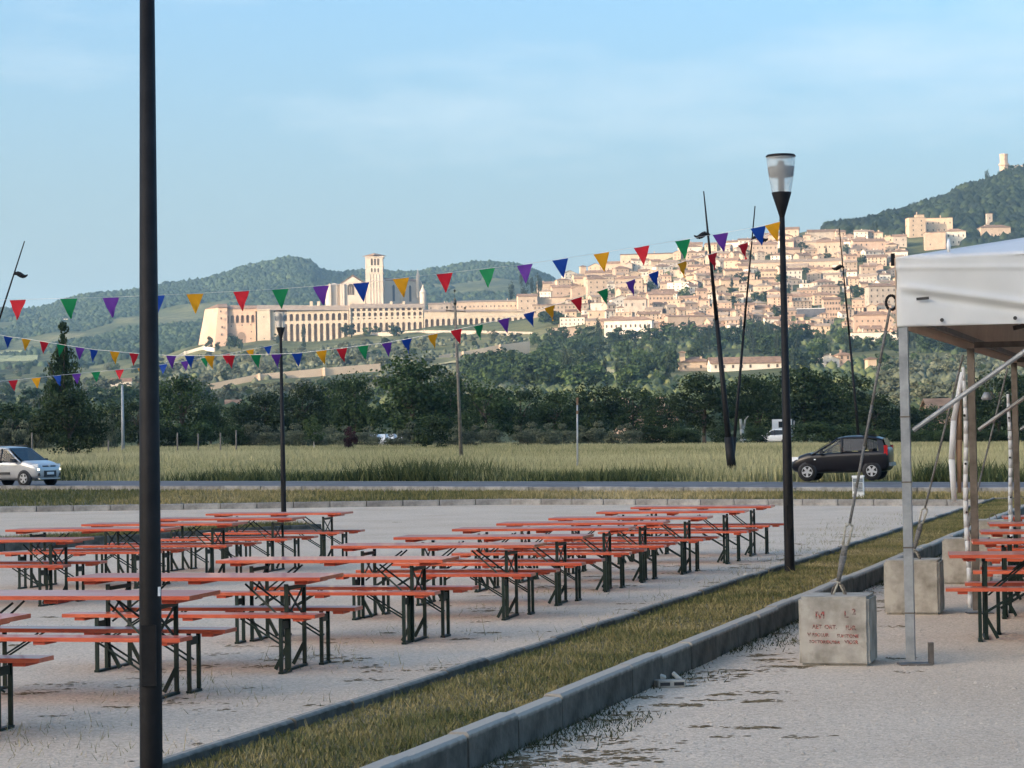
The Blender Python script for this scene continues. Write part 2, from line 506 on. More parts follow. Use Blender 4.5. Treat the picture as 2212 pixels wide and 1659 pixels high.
M['leaf_mid'] = tint_mat('leaf_mid', [(0.0, (0.018, 0.036, 0.013)), (0.5, (0.046, 0.082, 0.026)), (1.0, (0.095, 0.135, 0.042))], obj_var=0.32, transl=0.2)
M['leaf_olive'] = tint_mat('leaf_olive', [(0.0, (0.055, 0.070, 0.042)), (0.5, (0.105, 0.122, 0.074)), (1.0, (0.17, 0.18, 0.115))], obj_var=0.25, transl=0.15)
M['leaf_cypress'] = tint_mat('leaf_cypress', [(0.0, (0.008, 0.017, 0.010)), (1.0, (0.030, 0.048, 0.022))], obj_var=0.25)
M['leaf_red'] = tint_mat('leaf_red', [(0.0, (0.025, 0.010, 0.012)), (1.0, (0.075, 0.03, 0.032))], transl=0.2)
M['forest'] = tint_mat('forest', [(0.0, (0.012, 0.026, 0.013)), (0.5, (0.028, 0.050, 0.021)), (1.0, (0.060, 0.088, 0.034))], nscale=0.004, namp=0.8)
M['scrub'] = tint_mat('scrub', [(0.0, (0.030, 0.048, 0.020)), (0.5, (0.068, 0.095, 0.036)), (1.0, (0.13, 0.15, 0.06))], nscale=0.01, namp=0.8)
M['hill_forest'] = tint_mat('hill_forest', [(0.0, (0.007, 0.015, 0.009)), (0.5, (0.016, 0.030, 0.014)), (1.0, (0.036, 0.054, 0.022))], nscale=0.008, namp=0.9)
M['hay'] = pm('hay', (0.30, 0.27, 0.125), (0.44, 0.39, 0.19), scale=0.05, rough=1.0)
M['meadow'] = pm('meadow', (0.19, 0.22, 0.095), (0.28, 0.30, 0.13), scale=0.03, rough=1.0)
M['bark'] = pm('bark', (0.045, 0.035, 0.026), (0.10, 0.082, 0.062), scale=6, rough=1.0)
M['pale_bark'] = pm('pale_bark', (0.42, 0.40, 0.36), (0.58, 0.56, 0.52), scale=3, rough=0.95)

def translucent(key, amount):
    N, L = M[key].node_tree.nodes, M[key].node_tree.links
    b = N['Principled BSDF']
    tr, ms = N.new('ShaderNodeBsdfTranslucent'), N.new('ShaderNodeMixShader')
    L.new(b.inputs['Base Color'].links[0].from_socket, tr.inputs['Color'])
    ms.inputs[0].default_value = amount
    L.new(b.outputs[0], ms.inputs[1])
    L.new(tr.outputs[0], ms.inputs[2])
    L.new(ms.outputs[0], N['Material Output'].inputs['Surface'])
translucent('tent_pvc', 0.22)
translucent('tent_roof', 0.25)
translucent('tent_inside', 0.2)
def glass_mat(name, col, rough=0.05, alpha=0.35):
    m = bpy.data.materials.new(name)
    m.use_nodes = True
    N, L = m.node_tree.nodes, m.node_tree.links
    b = N['Principled BSDF']
    b.inputs['Base Color'].default_value = (*col, 1)
    b.inputs['Roughness'].default_value = rough
    b.inputs['Alpha'].default_value = alpha
    tc, no = N.new('ShaderNodeTexCoord'), N.new('ShaderNodeTexNoise')
    no.inputs['Scale'].default_value = 3
    L.new(tc.outputs['Object'], no.inputs['Vector'])
    mr = N.new('ShaderNodeMapRange')
    mr.inputs['To Min'].default_value, mr.inputs['To Max'].default_value = max(0, alpha - 0.06), min(1, alpha + 0.06)
    L.new(no.outputs['Fac'], mr.inputs[0])
    L.new(mr.outputs[0], b.inputs['Alpha'])
    return m
M['lamp_glass'] = glass_mat('lamp_glass', (0.72, 0.75, 0.74), 0.2, 0.34)
M['car_glass'] = glass_mat('car_glass', (0.02, 0.025, 0.03), 0.04, 0.72)
M['car_glass_clear'] = glass_mat('car_glass_clear', (0.05, 0.06, 0.06), 0.04, 0.30)
M['reflector'] = pm('reflector', (0.012, 0.012, 0.012), (0.022, 0.022, 0.021), scale=5, rough=0.6)
M['silver_paint'] = pm('silver_paint', (0.47, 0.475, 0.47), (0.52, 0.525, 0.52), scale=3, rough=0.3, metal=0.25, coat=0.5)
M['black_paint'] = pm('black_paint', (0.006, 0.0055, 0.007), (0.010, 0.009, 0.012), scale=3, rough=0.3, coat=0.15, spec=0.35)
M['white_paint'] = pm('white_paint', (0.76, 0.77, 0.77), (0.82, 0.83, 0.83), scale=3, rough=0.3, coat=0.4)
M['plastic'] = pm('plastic', (0.018, 0.018, 0.02), (0.03, 0.03, 0.032), scale=8, rough=0.6)
M['tyre'] = pm('tyre', (0.012, 0.012, 0.012), (0.022, 0.022, 0.022), scale=9, rough=0.9)
M['rim'] = pm('rim', (0.55, 0.56, 0.57), (0.66, 0.67, 0.68), scale=9, rough=0.3, metal=0.6)
M['headlamp'] = pm('headlamp', (0.72, 0.75, 0.76), (0.85, 0.87, 0.88), scale=9, rough=0.12)
M['tail_lamp'] = pm('tail_lamp', (0.34, 0.012, 0.014), (0.48, 0.02, 0.02), scale=9, rough=0.15)
M['plate'] = pm('plate', (0.70, 0.71, 0.70), (0.78, 0.79, 0.78), scale=20, rough=0.4)
M['skin'] = pm('skin', (0.42, 0.22, 0.145), (0.50, 0.28, 0.19), scale=9, rough=0.6)
M['hair'] = pm('hair', (0.014, 0.010, 0.008), (0.03, 0.022, 0.018), scale=20, rough=0.7)
M['shirt'] = pm('shirt', (0.05, 0.05, 0.055), (0.08, 0.08, 0.085), scale=9, rough=0.9)
M['brick_pale'] = pm('brick_pale', (0.50, 0.46, 0.38), (0.62, 0.58, 0.50), scale=14, rough=0.95)
def lamp_lit():
    m = bpy.data.materials.new('lit_lamp')
    m.use_nodes = True
    N, L = m.node_tree.nodes, m.node_tree.links
    b = N['Principled BSDF']
    b.inputs['Base Color'].default_value = (0.8, 0.78, 0.6, 1)
    b.inputs['Emission Color'].default_value = (1.0, 0.93, 0.62, 1)
    b.inputs['Emission Strength'].default_value = 1.1
    no = N.new('ShaderNodeTexNoise')
    L.new(no.outputs['Fac'], b.inputs['Roughness'])
    return m
M['lit_lamp'] = lamp_lit()

# ------------------------------------------------------------------ terrain
RIDGE = [(-900, 690), (0, 672), (65, 669), (111, 662), (129, 654), (169, 646), (198, 636), (238, 629), (298, 625), (347, 617),
         (400, 614), (441, 608), (518, 583), (582, 572), (622, 563), (647, 560), (676, 564), (694, 579), (719, 586), (744, 592),
         (781, 586), (840, 587), (905, 584), (960, 580), (1047, 572), (1123, 574), (1151, 584), (1181, 597), (1260, 640), (1400, 700), (3000, 700)]
TD = [250, 450, 700, 1000, 1400, 1800, 2100, 2300, 2500, 2650, 3000, 3800, 5000, 6500]
TX = [-600, 0, 150, 300, 440, 600, 800, 950, 1100, 1200, 1350, 1550, 1750, 1950, 2212, 2800]
TR = [
 [985, 940, 915, 895, 880, 865, 855, 845, 835, 830, 815, 775, 0, 800],
 [978, 940, 912, 893, 878, 864, 852, 842, 828, 815, 785, 745, 0, 800],
 [976, 940, 910, 891, 874, 857, 840, 828, 815, 803, 775, 725, 0, 790],
 [975, 938, 908, 887, 864, 840, 815, 798, 790, 785, 765, 705, 0, 780],
 [973, 935, 905, 880, 848, 806, 776, 754, 752, 755, 748, 690, 0, 760],
 [971, 932, 900, 872, 832, 780, 754, 736, 722, 727, 733, 672, 0, 740],
 [969, 930, 897, 866, 816, 768, 742, 721, 707, 707, 722, 668, 0, 740],
 [969, 929, 894, 858, 806, 758, 727, 708, 692, 690, 712, 668, 0, 740],
 [968, 928, 891, 852, 800, 750, 717, 692, 664, 652, 690, 660, 0, 740],
 [968, 927, 889, 851, 802, 747, 702, 662, 627, 622, 680, 680, 0, 740],
 [968, 926, 887, 846, 797, 740, 672, 617, 584, 576, 625, 720, 0, 760],
 [967, 925, 885, 839, 790, 732, 642, 582, 538, 526, 565, 700, 0, 760],
 [967, 924, 883, 833, 784, 727, 627, 557, 514, 502, 540, 690, 0, 760],
 [966, 924, 883, 831, 777, 717, 612, 545, 495, 474, 470, 600, 0, 760],
 [966, 925, 885, 831, 772, 707, 612, 532, 458, 412, 374, 500, 0, 760],
 [966, 925, 885, 831, 772, 702, 602, 522, 443, 388, 333, 460, 0, 760]]
TR = np.array(TR, float)
TR[:, 12] = np.interp(TX, [p[0] for p in RIDGE], [p[1] for p in RIDGE])
RX, RY = np.array([p[0] for p in RIDGE], float), np.array([p[1] for p in RIDGE], float)

pR1, pR2 = on_ground(0, 1052, 0.27), on_ground(2212, 1057.5, 0.27)      # near edge of the road
pR3, pR4 = on_ground(0, 1038.5, 0.27), on_ground(2212, 1041.5, 0.27)    # far edge
ROADDIR = Vector((pR4.x - pR3.x, pR4.y - pR3.y, 0)).normalized()
ROADN = Vector((-ROADDIR.y, ROADDIR.x, 0))
def road_q(X, Y):                             # metres beyond the far road edge
    return (X - pR3.x) * ROADN.x + (Y - pR3.y) * ROADN.y

def hgt(X, Y):
    X = np.asarray(X, float)
    Y = np.asarray(Y, float)
    r = np.hypot(X, Y) + 1e-6
    ang = np.arctan2(X, Y)
    ca = np.clip(ang, -0.36, 0.36)
    D = np.clip(r * np.cos(ca), 1, None)
    col = np.clip(CX + F * np.tan(ca), TX[0], TX[-1])
    # rows by control column, then between columns
    rows = np.stack([np.interp(D, TD, TR[i]) for i in range(len(TX))])
    idx = np.clip(np.searchsorted(TX, col) - 1, 0, len(TX) - 2)
    x0, x1 = np.array(TX, float)[idx], np.array(TX, float)[idx + 1]
    w = (col - x0) / (x1 - x0)
    w = w * w * (3 - 2 * w) * 0.5 + w * 0.5
    ii = np.indices(D.shape)
    row = rows[(idx, *ii)] * (1 - w) + rows[(idx + 1, *ii)] * w
    # the far crest keeps its own outline
    crest = np.interp(col, RX, RY)
    base5 = TR[:, 12][idx] * (1 - w) + TR[:, 12][idx + 1] * w
    row = row + (crest - base5) * np.exp(-((D - 5000) / 900.0) ** 2)
    hor = 947 - math.tan(ROLL) * (col - CX)
    zf = CAMZ + D * (hor - row) / F
    g = SLOPE * 60 * np.tanh(X / 60)
    q = (X - pR3.x) * ROADN.x + (Y - pR3.y) * ROADN.y
    s = np.clip((q + 13) / 4.0, 0, 1)
    znear = g - 0.08 + 0.30 * s * s * (3 - 2 * s)
    k = np.clip((D - 110) / 140.0, 0, 1)
    z = znear * (1 - k) + zf * k
    n = (np.sin(X * 0.011 + 1.3) * np.cos(Y * 0.009) + 0.6 * np.sin(X * 0.031 + Y * 0.021) + 0.35 * np.sin(X * 0.07 - Y * 0.05))
    z = z + n * np.clip((D - 500) / 2500, 0, 1) * 5.0
    # beyond the sides of the view: rolling country, and an unseen ridge added to shade the foreground
    side = np.clip((np.abs(ang) - 0.45) / 0.5, 0, 1)
    zg = znear + np.clip((r - 900) / 3000, 0, 1) * (120 + 70 * np.sin(ang * 5 + 1) + 40 * np.sin(ang * 11))
    z = z * (1 - side) + zg * side
    ps = X * sh.x + Y * sh.y
    pl = -X * sh.y + Y * sh.x
    shade_ridge_w = np.exp(-((ps - 1500) / 420.0) ** 2) * np.clip((3600 - np.abs(pl)) / 900, 0, 1)
    z = z + np.where(ps > 0, shade_ridge_w * (412 + 10 * np.sin(pl * 0.004)), 0)
    return z
def hg(x, y):
    return float(hgt(np.array([x]), np.array([y]))[0])

angs = list(np.arange(-17, 17.001, 0.11)) + list(np.arange(19, 341, 2.5))
angs = np.radians(np.array(angs))
rads = np.concatenate([[2], np.arange(8, 120, 7), np.geomspace(120, 1500, 60), np.arange(1530, 3200, 32), np.geomspace(3240, 6900, 55)])
A, RR = np.meshgrid(angs, rads)
TXX, TYY = RR * np.sin(A), RR * np.cos(A)
TZZ = hgt(TXX, TYY)
na, nr = len(angs), len(rads)
V = np.stack([TXX.ravel(), TYY.ravel(), TZZ.ravel()], 1)
i, j = np.meshgrid(np.arange(nr - 1), np.arange(na), indexing='ij')
jn = (j + 1) % na
Fq = np.stack([(i * na + j).ravel(), (i * na + jn).ravel(), ((i + 1) * na + jn).ravel(), ((i + 1) * na + j).ravel()], 1)
V = np.vstack([V, [[0, 0, float(TZZ[0].mean())]]])
me = np_mesh('ground', V, Fq[:, ::-1], smooth=True)
bm = bmesh.new()
bm.from_mesh(me)
bm.verts.ensure_lookup_table()
for k in range(na):
    bm.faces.new((bm.verts[len(V) - 1], bm.verts[(k + 1) % na], bm.verts[k]))
bm.to_mesh(me)
bm.free()
def ground_mat():
    m = bpy.data.materials.new('hillside')
    m.use_nodes = True
    N, L = m.node_tree.nodes, m.node_tree.links
    b = N['Principled BSDF']
    b.inputs['Roughness'].default_value = 1.0
    b.inputs['Specular IOR Level'].default_value = 0.1
    tc = N.new('ShaderNodeTexCoord')
    def noise(sc, det):
        n = N.new('ShaderNodeTexNoise')
        n.inputs['Scale'].default_value, n.inputs['Detail'].default_value = sc, det
        L.new(tc.outputs['Object'], n.inputs['Vector'])
        return n.outputs['Fac']
    r1 = N.new('ShaderNodeValToRGB')
    e = r1.color_ramp.elements
    e[0].position, e[0].color = 0.32, (0.050, 0.064, 0.030, 1)
    e[1].position, e[1].color = 0.72, (0.215, 0.205, 0.105, 1)
    x = e.new(0.5); x.color = (0.105, 0.120, 0.058, 1)
    L.new(noise(0.006, 5), r1.inputs[0])
    r2 = N.new('ShaderNodeValToRGB')
    r2.color_ramp.elements[0].position, r2.color_ramp.elements[0].color = 0.35, (0.62, 0.64, 0.6, 1)
    r2.color_ramp.elements[1].position, r2.color_ramp.elements[1].color = 0.68, (1.25, 1.2, 1.1, 1)
    L.new(noise(0.06, 8), r2.inputs[0])
    mx = N.new('ShaderNodeMix')
    mx.data_type, mx.blend_type = 'RGBA', 'MULTIPLY'
    mx.inputs[0].default_value = 1
    L.new(r1.outputs[0], mx.inputs[6])
    L.new(r2.outputs[0], mx.inputs[7])
    L.new(mx.outputs[2], b.inputs['Base Color'])
    return m
tag(link('ground', me, ground_mat()), kind='structure')

def hit(x, y, lo=300.0, hi=6400.0):
    """where the line of sight through a pixel meets the terrain"""
    d = pdir(x, y)
    Y = np.arange(lo, hi, 6.0)
    X, Z = d.x / d.y * Y, CAMZ + d.z / d.y * Y
    k = np.nonzero(Z < hgt(X, Y))[0]
    if len(k) == 0: return None
    k = k[0]
    return Vector((X[k], Y[k], hg(X[k], Y[k])))

# ------------------------------------------------------------------ car park, kerbs, road
def sheet(name, pts, mat, z=0.0, step=6.0, holes=None):
    """flat polygon laid on the tilted plain, cut into strips so that it follows the tilt"""
    bm = bmesh.new()
    bm.faces.new([bm.verts.new((p[0], p[1], 0)) for p in pts])
    xs = [p[0] for p in pts]
    x = math.floor(min(xs) / step) * step + step
    while x < max(xs):
        g = bm.verts[:] + bm.edges[:] + bm.faces[:]
        bmesh.ops.bisect_plane(bm, geom=g, plane_co=(x, 0, 0), plane_no=(1, 0, 0))
        x += step
    for v in bm.verts:
        v.co.z = gz(v.co.x) + z
    bmesh.ops.recalc_face_normals(bm, faces=bm.faces)
    for f in bm.faces:
        if f.normal.z < 0: f.normal_flip()
    me = bpy.data.meshes.new(name)
    bm.to_mesh(me)
    bm.free()
    return tag(link(name, me, mat), kind='structure')

eL, eC, eR = on_ground(0, 1107), on_ground(1106, 1090), on_ground(2212, 1093)
eL2 = eL + (eL - eC).normalized() * 60
eR2 = eR + (eR - eC).normalized() * 40
EDGE = [eL2, eL, eC, eR, eR2]
sheet('gravel_lot', [(-75, -12), (55, -12)] + [(p.x, p.y) for p in reversed(EDGE)], M['gravel'], 0.0)
# verge between the car park and the road
def road_pt(p, s): return (p.x + ROADDIR.x * s, p.y + ROADDIR.y * s)
nA, nB = road_pt(pR1, -75), road_pt(pR2, 10)
sheet('verge', [(p.x, p.y + 0.15) for p in EDGE] + [nB, nA], M['soil'], 0.15)
dN = Vector((pR2.x - pR1.x, pR2.y - pR1.y, 0)).normalized()
sheet('road', [(pR1.x - dN.x * 160, pR1.y - dN.y * 160), (pR2.x + dN.x * 90, pR2.y + dN.y * 90), road_pt(pR4, 90), road_pt(pR3, -160)], M['asphalt'], 0.27)
for k, (pa, pb, dv) in enumerate(((pR1, pR2, dN), (pR3, pR4, ROADDIR))):
    off = 0.35 if k == 0 else -0.45
    nn = Vector((-dv.y, dv.x, 0))
    a = pa + nn * off - dv * 120
    b = pb + nn * off + dv * 60
    sheet('road_marking', [(a.x, a.y), (b.x, b.y), (b.x + nn.x * .16, b.y + nn.y * .16), (a.x + nn.x * .16, a.y + nn.y * .16)], M['road_paint'], 0.276)

def kerb_line(name, p, q, w, h0, h1, stone=1.0, gap=0.012, jit=0.006, mat='kerb', kind='structure'):
    """a row of kerb stones from p to q, each stone its own piece"""
    p, q = Vector((p[0], p[1], 0)), Vector((q[0], q[1], 0))
    d = (q - p)
    L = d.length
    d.normalize()
    rz = math.atan2(d.y, d.x)
    root = empty(name, (p.x, p.y, gz(p.x)))
    tag(root, kind=kind)
    n = max(1, round(L / stone))
    stone = L / n
    mesh = MB()
    hw, hl, ch = w / 2, stone / 2 - gap, 0.018
    prof = [(-hw, h0), (hw, h0), (hw, h1 - ch), (hw - ch, h1), (-hw + ch, h1), (-hw, h1 - ch)]
    mesh.prism(prof, 'x', -hl, hl)
    me = mesh.mesh('kerb_stone')
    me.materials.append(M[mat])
    for k in range(n):
        c = p + d * (stone * (k + 0.5))
        o = link('kerb_stone', me, None, root)
        o.location = (c.x - p.x + rnd.uniform(-jit, jit), c.y - p.y + rnd.uniform(-jit, jit), gz(c.x) - gz(p.x) + rnd.uniform(-jit, jit))
        o.rotation_euler = (0, -SLOPE * 0 + math.atan(-SLOPE * d.x) , rz + rnd.uniform(-0.006, 0.006))
    return root

# the long planted strip: its two kerbs, measured on their top edges
KT = 0.22
kr1, kr2 = on_ground(800, 1659, KT), on_ground(2091, 1139, KT)
kl1, kl2 = on_ground(350, 1633, KT), on_ground(1945, 1137, KT)
SD = (Vector((kr2.x - kr1.x, kr2.y - kr1.y, 0)).normalized() + Vector((kl2.x - kl1.x, kl2.y - kl1.y, 0)).normalized()).normalized()
SN = Vector((SD.y, -SD.x, 0))                                   # to the right of the strip
def along(p, Y): return Vector((p.x + SD.x * (Y - p.y) / SD.y, Y, 0))
SY0, SY1 = 3.0, 61.0
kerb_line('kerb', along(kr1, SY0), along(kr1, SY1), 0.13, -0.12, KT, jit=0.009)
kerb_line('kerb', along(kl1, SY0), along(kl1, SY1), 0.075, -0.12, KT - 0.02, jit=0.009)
a0, a1, b0, b1 = along(kl1, SY0), along(kl1, SY1), along(kr1, SY0), along(kr1, SY1)
sheet('planting_strip', [(a0.x, a0.y), (b0.x, b0.y), (b1.x, b1.y), (a1.x, a1.y)], M['soil'], 0.14)
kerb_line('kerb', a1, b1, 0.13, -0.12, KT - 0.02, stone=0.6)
# far edge of the car park and the low edging of the road
for q_, (u, v) in enumerate(((EDGE[0], EDGE[1]), (EDGE[1], EDGE[2]), (EDGE[2], EDGE[3]), (EDGE[3], EDGE[4]))):
    kerb_line('kerb', u, v, 0.14 + 0.006 * (q_ % 2), -0.1, 0.16 + 0.005 * (q_ % 2), mat='kerb_far', jit=0.002)
qa, qb = pR1 - dN * 60, pR2 + dN * 25
kerb_line('kerb', qa + Vector((dN.y, -dN.x, 0)) * 0.12, qb + Vector((dN.y, -dN.x, 0)) * 0.12, 0.22, -0.05, 0.33, stone=2.0, mat='kerb_far')
# second strip, behind the left-hand tables
i1, i2 = on_ground(-160, 1180, 0.17), on_ground(690, 1131, 0.17)
ID = Vector((i2.x - i1.x, i2.y - i1.y, 0)).normalized()
IN = Vector((-ID.y, ID.x, 0))
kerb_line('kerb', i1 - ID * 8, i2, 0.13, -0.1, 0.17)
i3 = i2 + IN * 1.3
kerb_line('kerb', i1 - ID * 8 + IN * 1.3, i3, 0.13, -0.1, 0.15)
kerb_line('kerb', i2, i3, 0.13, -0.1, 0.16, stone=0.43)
j1, j2 = i1 - ID * 8, i1 - ID * 8 + IN * 1.3
sheet('planting_strip', [(j1.x, j1.y), (i2.x, i2.y), (i3.x, i3.y), (j2.x, j2.y)], M['soil'], 0.11)
# ------------------------------------------------------------------ beer tables and benches
GT = math.atan(-SLOPE)                        # furniture follows the tilt of the ground
def plank_top(L, Wd, z0, z1, n):
    mb = MB()
    w = Wd / n
    for k in range(n):
        y0, y1 = -Wd / 2 + k * w + 0.0015, -Wd / 2 + (k + 1) * w - 0.0015
        c = 0.004
        mb.prism([(y0, z0), (y1, z0), (y1, z1 - c), (y1 - c, z1), (y0 + c, z1), (y0, z1 - c)], 'x', -L / 2, L / 2)
    return mb
def make_table(label, group):
    t = empty('beer_table')
    tag(t, label, 'table', group)
    top = plank_top(2.2, 0.67, 0.742, 0.772, 1)
    top.build('tabletop', M['orange_wood'], t)
    for x in (-0.92, 0.0, 0.92):
        MB().b2(x - 0.055, x + 0.055, -0.28, 0.28, 0.712, 0.7415).build('batten', M['batten'], t)
    for sx in (-1, 1):
        x = sx * 0.78
        lg = MB()
        for y in (-0.235, 0.235):
            lg.b2(x - 0.016, x + 0.016, y - 0.011, y + 0.011, 0.02, 0.711)
            lg.bar((x, y, 0.20), (x - sx * 0.10, y, 0.014), 0.03, 0.02)
        lg.b2(x - 0.022, x + 0.022, -0.25, 0.25, 0.0, 0.0195)
        lg.b2(x - 0.017, x + 0.017, -0.219, 0.219, 0.66, 0.69)
        lg.bar((x + 0.004, -0.215, 0.66), (x + 0.004, 0.215, 0.42), 0.008, 0.02)
        lg.bar((x - 0.004, 0.215, 0.66), (x - 0.004, -0.215, 0.42), 0.008, 0.02)
        lg.build('leg', M['green_steel'], t)
        br = MB()
        for y in (-0.20, 0.20):
            br.bar((x - sx * 0.022, y, 0.40), (x - sx * 0.40, 0.5 * y, 0.705), 0.016, 0.008)
        br.build('brace', M['green_steel'], t)
    return t
def make_bench(label, group):
    t = empty('beer_bench')
    tag(t, label, 'bench', group)
    plank_top(2.2, 0.25, 0.452, 0.482, 1).build('seat', M['orange_wood'], t)
    for x in (-0.95, 0.0, 0.95):
        MB().b2(x - 0.045, x + 0.045, -0.105, 0.105, 0.427, 0.4515).build('batten', M['batten'], t)
    for sx in (-1, 1):
        x = sx * 0.80
        lg = MB()
        for y in (-0.098, 0.098):
            lg.b2(x - 0.015, x + 0.015, y - 0.010, y + 0.010, 0.02, 0.45)
        lg.b2(x - 0.022, x + 0.022, -0.112, 0.112, 0.0, 0.0195)
        lg.b2(x - 0.006, x + 0.006, -0.085, 0.085, 0.36, 0.42)
        lg.build('leg', M['green_steel'], t)
        br = MB()
        for y in (-0.06, 0.06):
            br.bar((x - sx * 0.022, y, 0.24), (x - sx * 0.36, y, 0.445), 0.014, 0.007)
        br.build('brace', M['green_steel'], t)
    return t
ORD = ['', 'first', 'second', 'third', 'fourth', 'fifth', 'sixth', 'seventh', 'eighth', 'ninth', 'tenth', 'eleventh']
ROWN = {'a': 'planted-strip row', 'b': 'island row', 'c': 'row under the marquee'}
GRP = {'a': 'beside the planted strip', 'b': 'by the far island', 'c': 'under the marquee'}
def tlab(row, n): return (f'orange folding beer table, {ORD[n]} from the road in the {ROWN[row]}', 'tables ' + GRP[row])
def blab(row, n, s): return (f'orange beer bench on the {s} side of the {ORD[n]} table, {ROWN[row]}', 'benches ' + GRP[row])
tproto = bproto = None
def place(kind, lab, c, yaw):
    global tproto, bproto
    pr = tproto if kind == 't' else bproto
    if pr is None:
        o = (make_table if kind == 't' else make_bench)(*lab)
        if kind == 't': tproto = o
        else: bproto = o
    else:
        o = copy_tree(pr)
        tag(o, *((lab[0], None, lab[1])))
    o.location = (c.x, c.y, gz(c.x))
    o.rotation_euler = (0, GT, yaw)
    return o
def table_set(row, num, pl=None, pr=None, yaw=None):
    """a table and its two benches from the front corners of the table top in the picture"""
    H = 0.772
    if pl and pr:
        a, b = on_ground(*pl, H), on_ground(*pr, H)
        yw = R(-12 + rnd.uniform(-1, 1)) if yaw is None else yaw
        mid = (a + b) / 2
    else:
        yw = R(-12 + rnd.uniform(-1, 1)) if yaw is None else yaw
        dx = Vector((math.cos(yw), math.sin(yw), 0))
        mid = (on_ground(*pr, H) - dx * 1.1) if pr else (on_ground(*pl, H) + dx * 1.1)
    ux, uy = Vector((math.cos(yw), math.sin(yw), 0)), Vector((-math.sin(yw), math.cos(yw), 0))
    c = mid + uy * 0.335
    place('t', tlab(row, num), c, yw)
    place('b', blab(row, num, 'car park'), c - uy * 0.385 + ux * rnd.uniform(-0.06, 0.05), yw + R(rnd.uniform(-1.2, 1.2)))
    place('b', blab(row, num, 'road'), c + uy * 0.395 + ux * rnd.uniform(0.06, 0.16), yw + R(rnd.uniform(-1.5, 1.5)))
for num, (pl, pr) in enumerate(((None, (-25, 1342)), (None, (408, 1287.5)), ((136, 1249.6), (695, 1245.5)), ((476, 1211), (942, 1208)), ((713, 1181.4), (1148.7, 1175)),
               ((867.5, 1160), (1240, 1159)), ((979, 1143.3), (1352, 1140)), ((1076, 1131), (1426, 1128)), ((1194, 1119.7), (1516, 1117)),
               ((1289, 1105), (1608, 1104.5)), ((1371, 1095.5), (1655, 1093.9)))):
    table_set('a', 11 - num, pl, pr)
for num, (pl, pr) in enumerate(((None, (157, 1165.3)), ((5.6, 1144), (360, 1142)), ((180, 1130), (500, 1133)), (None, (629, 1119)), ((461, 1107.7), (722, 1110)))):
    table_set('b', 5 - num, pl, pr)
for num, pl in enumerate(((2050, 1199), (2101, 1170), (2119, 1149), (2137, 1132), (2168, 1117))):
    table_set('c', 5 - num, pl, None, R(-9))

# ------------------------------------------------------------------ lamp posts of the car park
def lamp_post(label, base, height, sc, rb=0.065, rtop=0.034):
    t = empty('lamp_post', base)
    tag(t, label, 'lamp')
    h = height - 0.93 * sc
    MB().lathe([(rb, -0.15), (rb, 0.0), (rb * 0.97, 0.9), (rtop, h)], 20).build('pole', M['black_metal'], t, True)
    MB().b2(-0.035, 0.035, -rb - 0.006, -rb + 0.03, 0.55, 0.85).build('access_door', M['black_metal'], t)
    k = sc
    MB().lathe([(rtop, h - 0.02), (rtop * 1.05, h), (0.060 * k, h + 0.06 * k), (0.148 * k, h + 0.345 * k), (0.146 * k, h + 0.355 * k), (0.02, h + 0.355 * k)], 28).build('lantern_cone', M['black_metal'], t, True)
    g = MB()
    pr = [(0.146, 0.357), (0.178, 0.54), (0.204, 0.72), (0.216, 0.885)]
    n = 32
    vs, fs = [], []
    for (rr, zz) in pr:
        for i_ in range(n):
            a_ = 2 * math.pi * i_ / n
            vs.append((rr * k * math.cos(a_), rr * k * math.sin(a_), h + zz * k))
    for q in range(len(pr) - 1):
        for i_ in range(n):
            fs.append((q * n + i_, q * n + (i_ + 1) % n, (q + 1) * n + (i_ + 1) % n, (q + 1) * n + i_))
    g.add(vs, fs).build('lantern_glass', M['lamp_glass'], t, True, fix=False)
    lz = h
    MB().lathe([(0.046 * k, lz + 0.356 * k), (0.046 * k, lz + 0.74 * k)], 16).build('lamp_stem', M['reflector'], t, True)
    MB().lathe([(0.165 * k, lz + 0.585 * k), (0.180 * k, lz + 0.59 * k), (0.198 * k, lz + 0.735 * k), (0.18 * k, lz + 0.74 * k)], 28).build('reflector', M['reflector'], t, True)
    MB().lathe([(0.01, lz + 0.835 * k), (0.045 * k, lz + 0.825 * k), (0.060 * k, lz + 0.745 * k)], 16).build('bulb_hood', M['reflector'], t, True)
    MB().lathe([(0.218 * k, lz + 0.882 * k), (0.226 * k, lz + 0.893 * k), (0.205 * k, lz + 0.918 * k), (0.03, lz + 0.93 * k)], 32).build('cap', M['black_metal'], t, True)
    return t
bR = on_ground(1706, 1236, 0.14)
lamp_right = lamp_post('black lamp post with glass cone lantern rising from the planted strip beside the concrete blocks', bR, 5.30, 0.85)
bN = on_ground(327, 1722, 0.14)
lamp_near = lamp_post('tall black post with a pale sticker, rising out of sight from the planted strip', bN, 5.30, 0.85, rb=0.057)
lamp_near.rotation_euler.y = R(0.6)
MB().b2(0.042, 0.054, -0.035, -0.015, 0.99, 1.035).build('sticker', M['plate'], lamp_near)
bL = on_ground(613, 1109, 0.11)
lamp_left = lamp_post('slender black lamp post with glass cone lantern on the far island behind the tables', bL, 5.02, 0.74)

